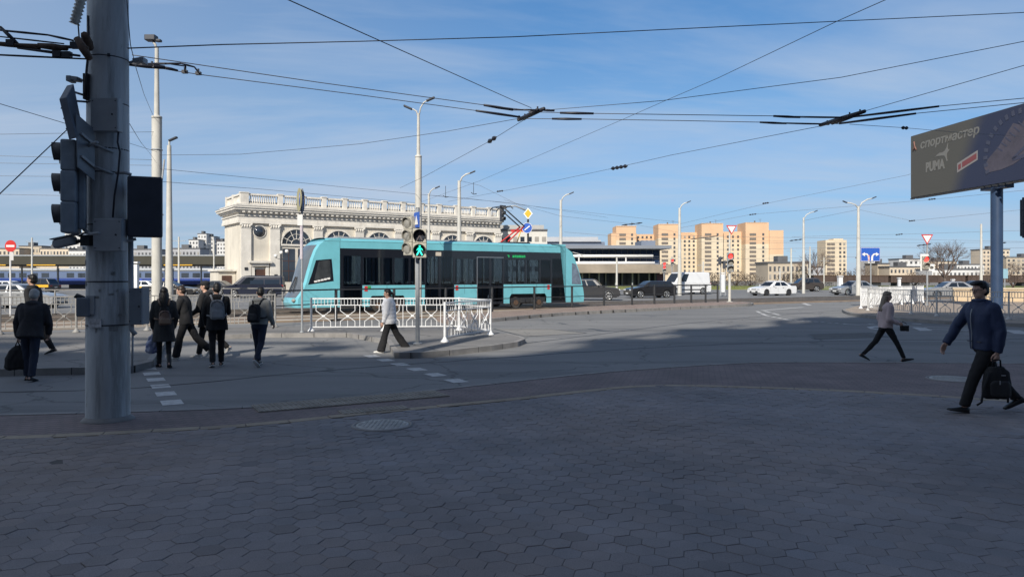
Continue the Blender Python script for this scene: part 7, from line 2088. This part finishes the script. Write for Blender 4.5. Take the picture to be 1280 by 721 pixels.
# woman in pink crossing the road
I = person('woman in a pale pink jacket with long fair hair walking right across the road', on(1107, 16.6), (1.0, -.08), 1.63,
           {'R': (29, 4, 14), 'L': (-27, 16, -24)}, {'R': (-6, 8, 74, 70, .2), 'L': (-14, 10, 40, 40)},
           dict(jacket=dict(mat=c_pink, ease=.02, sleeve=.042, cuff=.028, hem=-.03, wr=.012), trousers=dict(mat=c_trous, hem_r=.028, knee_r=.036, ease=.004), shoes=sh_black, hair=dict(cut='long', mat=h_fair, len=.10)), lean=3, head=(-8, 4))
def bag9(t, up):
    b = MB(); b.box((0, .01, -.05), (.09, .17, .12)); mesh_obj('bag_body', blob(b, .01, 1, .006, 12), c_black, t)
    b = MB(); b.tube([(0, -.06, .02), (-.02, -.02, .10), (0, .06, .05)], .008, 6); b.build('handle', c_black, t)
hand_bag('small black handbag held in front by the woman in the pink jacket', I, 'R', bag9, -.02, 'handbag', 'handbag', .04)

# woman in white at the end of the crossing
I = person('woman in a white jacket and wide black trousers walking left by the white railing', on(487, 18.5), (-.99, -.10), 1.60,
           {'L': (16, 2, 4), 'R': (-24, 10, -16)}, {'L': (8, 8, 12, 40), 'R': (-10, 8, 12, 40)},
           dict(jacket=dict(mat=c_white, ease=.036, sleeve=.050, cuff=.030, hem=-.07, hood=True, puffy=True, wr=.006), trousers=dict(mat=c_trous, hem_r=.066, knee_r=.052, hem=-.04), shoes=sh_white, hair=dict(cut='tail', mat=h_dark)), lean=4, head=(4, 6))

# old man with his bag on the left
I = person('old stooped man with grey hair in a dark jacket and jeans seen from behind', on(38, 13.5), (-.22, .97), 1.68,
           {'L': (10, 6, 4), 'R': (-8, 10, -8)}, {'L': (-2, 16, 10, 95, .05), 'R': (4, 14, 24, 60)},
           dict(jacket=dict(mat=c_old, ease=.024, sleeve=.043, cuff=.032, hem=-.075, hood=True, wr=.012, flare=.012), trousers=dict(mat=c_jeans, hem_r=.037, knee_r=.043), shoes=sh_black, hair=dict(cut='short', mat=h_grey), wide=1.04), lean=15, head=(0, 12))
def bag2(t, up):
    b = MB(); b.loft([ell_ring(Vector((0, -.02, z)), w, d_, (Vector((1, 0, 0)), Vector((0, 1, 0))), 20, 3) for z, w, d_ in ((-.46, .17, .09), (-.42, .22, .12), (-.25, .20, .12), (-.1, .13, .09), (-.02, .05, .04))]); mesh_obj('bag_body', blob(b, .012, 2, .012, 8, 6), c_black, t)
    b = MB(); b.tube([(-.05, -.02, -.06), (-.02, 0, up), (.05, -.02, -.06)], .014, 8); b.build('handle', c_black, t)
hand_bag('bulky black bag hanging from the old man\'s left hand at the left edge', I, 'L', bag2, -.06, 'bag')
I = person('young man with short dark hair in black walking left behind the old man', on(44, 16.7, 0.0), (-.97, .0), 1.82,
           {'L': (14, 4, 4), 'R': (-14, 16, -16)}, {'L': (-12, 8, 20, 50), 'R': (14, 8, 26, 50)},
           dict(jacket=dict(mat=c_black, ease=.018, hem=-.05, collar=True), trousers=dict(mat=c_trous), shoes=sh_black, hair=dict(cut='short', mat=h_dark)), lean=6)

# the group on the crossing
I3 = person('woman with long dark hair in a long dark coat and heeled boots', on(205, 15.5), (-.48, .88), 1.66,
            {'L': (10, 4, 2), 'R': (-10, 14, -14)}, {'L': (4, 12, 16, 95), 'R': (-4, 10, 20, 50)},
            dict(jacket=dict(mat=c_coat, ease=.016, sleeve=.038, hem=-.21, flare=.022, wr=.009), trousers=dict(mat=c_trous, tights=True, hem_r=.026, knee_r=.036, ease=0), shoes=dict(mat=sh_black['mat'], boot=True, heel=True), hair=dict(cut='long', mat=h_dark, len=.14)), lean=3)
backpack('small brown leather backpack on the woman in the long coat', I3, mat('brown leather', (.17, .095, .062), .5, 0, .35, 7), mat('tan leather', (.26, .17, .115), .5, 0, .3, 7), .14, .18, .08, .09)
def bag3(t, up):
    b = MB(); b.loft([ell_ring(Vector((0, 0, z)), w, d_, (Vector((1, 0, 0)), Vector((0, 1, 0))), 18, 2.4) for z, w, d_ in ((-.40, .11, .06), (-.36, .15, .09), (-.2, .14, .085), (-.08, .09, .05), (0, .03, .02))]); mesh_obj('bag_body', blob(b, .011, 1, .018, 11, 8), mat('blue and white plastic', (.02, .05, .24), .35, 0, 0, 9, col2=(.5, .52, .6)), t)
    b = MB(); b.tube([(-.03, 0, -.02), (0, 0, up), (.03, 0, -.02)], .009, 6); b.build('handle', M['white'], t)
hand_bag('blue and white plastic carrier bag in the long coated woman\'s left hand', I3, 'L', bag3, -.04, 'carrier bag', 'carrier_bag')
person('man with cropped fair hair in black looking down, long stride in pale trainers', on(233, 16.9), (-.98, -.05), 1.71,
       {'L': (17, 6, 0), 'R': (-25, 22, -42)}, {'L': (22, 6, 60, 60, .3), 'R': (10, 6, 50, 60, .3)},
       dict(jacket=dict(mat=c_black, ease=.018, sleeve=.041, hem=-.05, collar=True), trousers=dict(mat=c_trous, hem_r=.052, knee_r=.048), shoes=sh_white, hair=dict(cut='short', mat=h_brown)), lean=8, head=(4, 16))
person('tall man in a dark cap and black coat walking left behind the grey backpack', on(259, 17.5), (-.98, .05), 1.79,
       {'L': (12, 4, 2), 'R': (-20, 24, -36)}, {'L': (14, 6, 50, 60, .3), 'R': (-6, 6, 30, 60)},
       dict(jacket=dict(mat=c_black, ease=.02, sleeve=.04, hem=-.13, flare=.01, hood=True), trousers=dict(mat=c_trous, hem_r=.036), shoes=sh_white, hair=dict(cut='short', mat=h_dark), cap=c_black), lean=4, head=(4, 4))
I6 = person('man in a black hooded jacket with a grey backpack seen from behind', on(271, 15.65), (-.40, .92), 1.75,
            {'L': (-8, 14, -12), 'R': (8, 4, 2)}, {'L': (4, 10, 22, 60), 'R': (26, 8, 85, 80, .3)},
            dict(jacket=dict(mat=c_black, ease=.022, sleeve=.042, hem=-.10, flare=.008, hood=True), trousers=dict(mat=c_trous, hem_r=.034, knee_r=.04), shoes=sh_bw, hair=dict(cut='short', mat=h_dark)), lean=4, head=(10, 8))
backpack('pale grey backpack with grey straps on the man in the hooded jacket', I6, cloth('grey nylon', (.25, .255, .265), .2), cloth('grey nylon pocket', (.31, .315, .33), .2), .165, .235, .08, .145)
I7 = person('man in a grey jacket and dark jeans with a black backpack, rear heel lifted', on(324, 15.75), (.10, .99), 1.66,
            {'L': (12, 4, 2), 'R': (-12, 26, -40)}, {'L': (10, 14, 40, 60), 'R': (6, 10, 40, 60)},
            dict(jacket=dict(mat=c_grey, ease=.02, sleeve=.042, hem=-.01, hood=True), trousers=dict(mat=c_jeans, hem_r=.034, knee_r=.042), shoes=sh_bw, hair=dict(cut='short', mat=h_dark)), lean=5, head=(30, 8), twist=-8)
backpack('black backpack on the man in the grey jacket', I7, c_black, cloth('black nylon pocket', (.02, .021, .025), .3, .6), .16, .235, .10, .13, .025)

# ---------------------------------------------------------------- trees and shrubs
M['bark'] = mat('grey brown bark', (.12, .095, .08), .95, 0, .3, 6, .4, 20); M['twig'] = mat('brown twigs', (.15, .11, .09), .95, 0, .25, 2)
def bare_tree(label, px, d, h, spread, seed, group='bare trees and bushes', cat='tree', name='bare_tree', trunk=.16, lev=5, mtw='twig', tf=.26, z=0.0):
    p = at(px, 346, d); p.z = z; t = thing(name, label, cat, p, 0, group); rd = random.Random(seed)
    tm, cm = MB(), MB()
    tm.tube([(0, 0, -.2), (.03, 0, h * tf * .5), (0, .03, h * tf)], [trunk, trunk * .8, trunk * .7], 8); tm.build('trunk', M['bark'], t)
    def grow(p, dirv, ln, r, k):
        q = p + dirv * ln; mid = p.lerp(q, .5) + Vector((rd.gauss(0, .04), rd.gauss(0, .04), .02)) * ln
        cm.tube([p, mid, q], [r, r * .8, r * .62], 5 if k < 2 else 3, 0, False)
        if k >= lev: return
        for i in range(3 if k < 3 else rd.choice((2, 3))):
            a = rd.uniform(0, 2 * PI); tl_ = rd.uniform(.35, .8)
            ax = dirv.orthogonal().normalized(); ax.rotate(Matrix.Rotation(a, 3, dirv)); nd = (dirv + ax * tl_ * spread + Vector((0, 0, .12))).normalized()
            grow(p.lerp(q, rd.uniform(.6, 1)), nd, ln * rd.uniform(.62, .82), r * .58, k + 1)
    for i in range(5):
        a = 2 * PI * i / 5 + rd.uniform(-.3, .3); grow(Vector((0, 0, h * tf * rd.uniform(.8, 1))), Vector((math.cos(a) * spread * .7, math.sin(a) * spread * .7, 1)).normalized(), h * .25, trunk * .5, 0)
    cm.build('crown', M[mtw], t)
    return t
bare_tree('spreading bare tree right of the white signal board', 1181, 92, 6.9, .95, 4, trunk=.2, lev=6)
bare_tree('bare brownish bushy tree at the right edge behind the parapet', 1266, 82, 4.8, 1.2, 8, trunk=.14, tf=.15, lev=6)
bare_tree('low bare bush left of the right edge bushy tree', 1236, 90, 3.9, 1.2, 9, trunk=.1, tf=.12)
bare_tree('bare tree standing left of the nine storey block', 1022, 190, 9.5, .9, 12, trunk=.22)
bare_tree('bare tree at the left foot of the nine storey block', 1010, 200, 8, 1.0, 15, trunk=.22)
bare_tree('bare bush at the right foot of the nine storey block', 1078, 180, 6, 1.2, 17, trunk=.14, tf=.15)
bare_tree('bare bush at the left foot of the nine storey block', 1040, 180, 5, 1.3, 18, trunk=.14, tf=.12)
M['leaf'] = mat('dark shrub leaves', (.05, .055, .03), .9, 0, .4, 2); M['leaf_b'] = mat('brownish shrub', (.09, .065, .05), .95, 0, .35, 2)
def shrub(label, px, d, w, h, seed, m='leaf', group='shrubs along the far side of the road'):
    p = at(px, 346, d); p.z = -.05; t = thing('shrub', label, 'shrub', p, 0, group); rd = random.Random(seed)
    b = MB()
    for i in range(14):
        a = rd.uniform(0, 2 * PI); b.tube([(0, 0, 0), (math.cos(a) * w * .2, math.sin(a) * w * .2, h * .5), (math.cos(a) * w * .42 * rd.random(), math.sin(a) * w * .42 * rd.random(), h * rd.uniform(.7, 1))], [.04, .025, .01], 3)
    b.build('stems', M['twig'], t)
    b = MB()
    for i in range(700):
        u, v = rd.gauss(0, .24), rd.gauss(0, .24); z = h * (rd.random() ** .8) * max(.15, 1 - 1.6 * (u * u + v * v))
        c = Vector((u * w, v * w, z + .1)); s = rd.uniform(.06, .16) * (.6 + h * .15); n = Vector((rd.gauss(0, 1), rd.gauss(0, 1), rd.gauss(0, 1))).normalized(); a = n.orthogonal().normalized() * s; q = n.cross(a)
        b.add([c - a, c + q * .6, c + a, c - q * .6], [(0, 1, 2, 3)])
    b.build('leaves', M[m], t)
for i, (px, d, w, h, m, lb) in enumerate(((893, 140, 5, 2.6, 'leaf_b', 'left of the platform tip post'), (920, 142, 6, 2.9, 'leaf_b', 'right of the platform tip post'), (938, 139, 5, 2.4, 'leaf_b', 'above the bonnet of the white sedan'), (1000, 150, 6, 3.4, 'leaf', 'behind the far lamp post'),
                                          (985, 148, 5, 2.6, 'leaf_b', 'behind the tail of the white sedan'), (1060, 150, 6, 3.2, 'leaf_b', 'behind the double headed lamp by the arrow sign'), (1143, 140, 5, 2.6, 'leaf_b', 'left of the bare tree'), (870, 150, 6, 2.2, 'leaf', 'over the tail of the delivery van'))):
    shrub(('brown leafless shrub ' if m == 'leaf_b' else 'dark green shrub ') + lb, px, d, w, h, 20 + i, m)

bpy.data.scenes.remove(TMP)
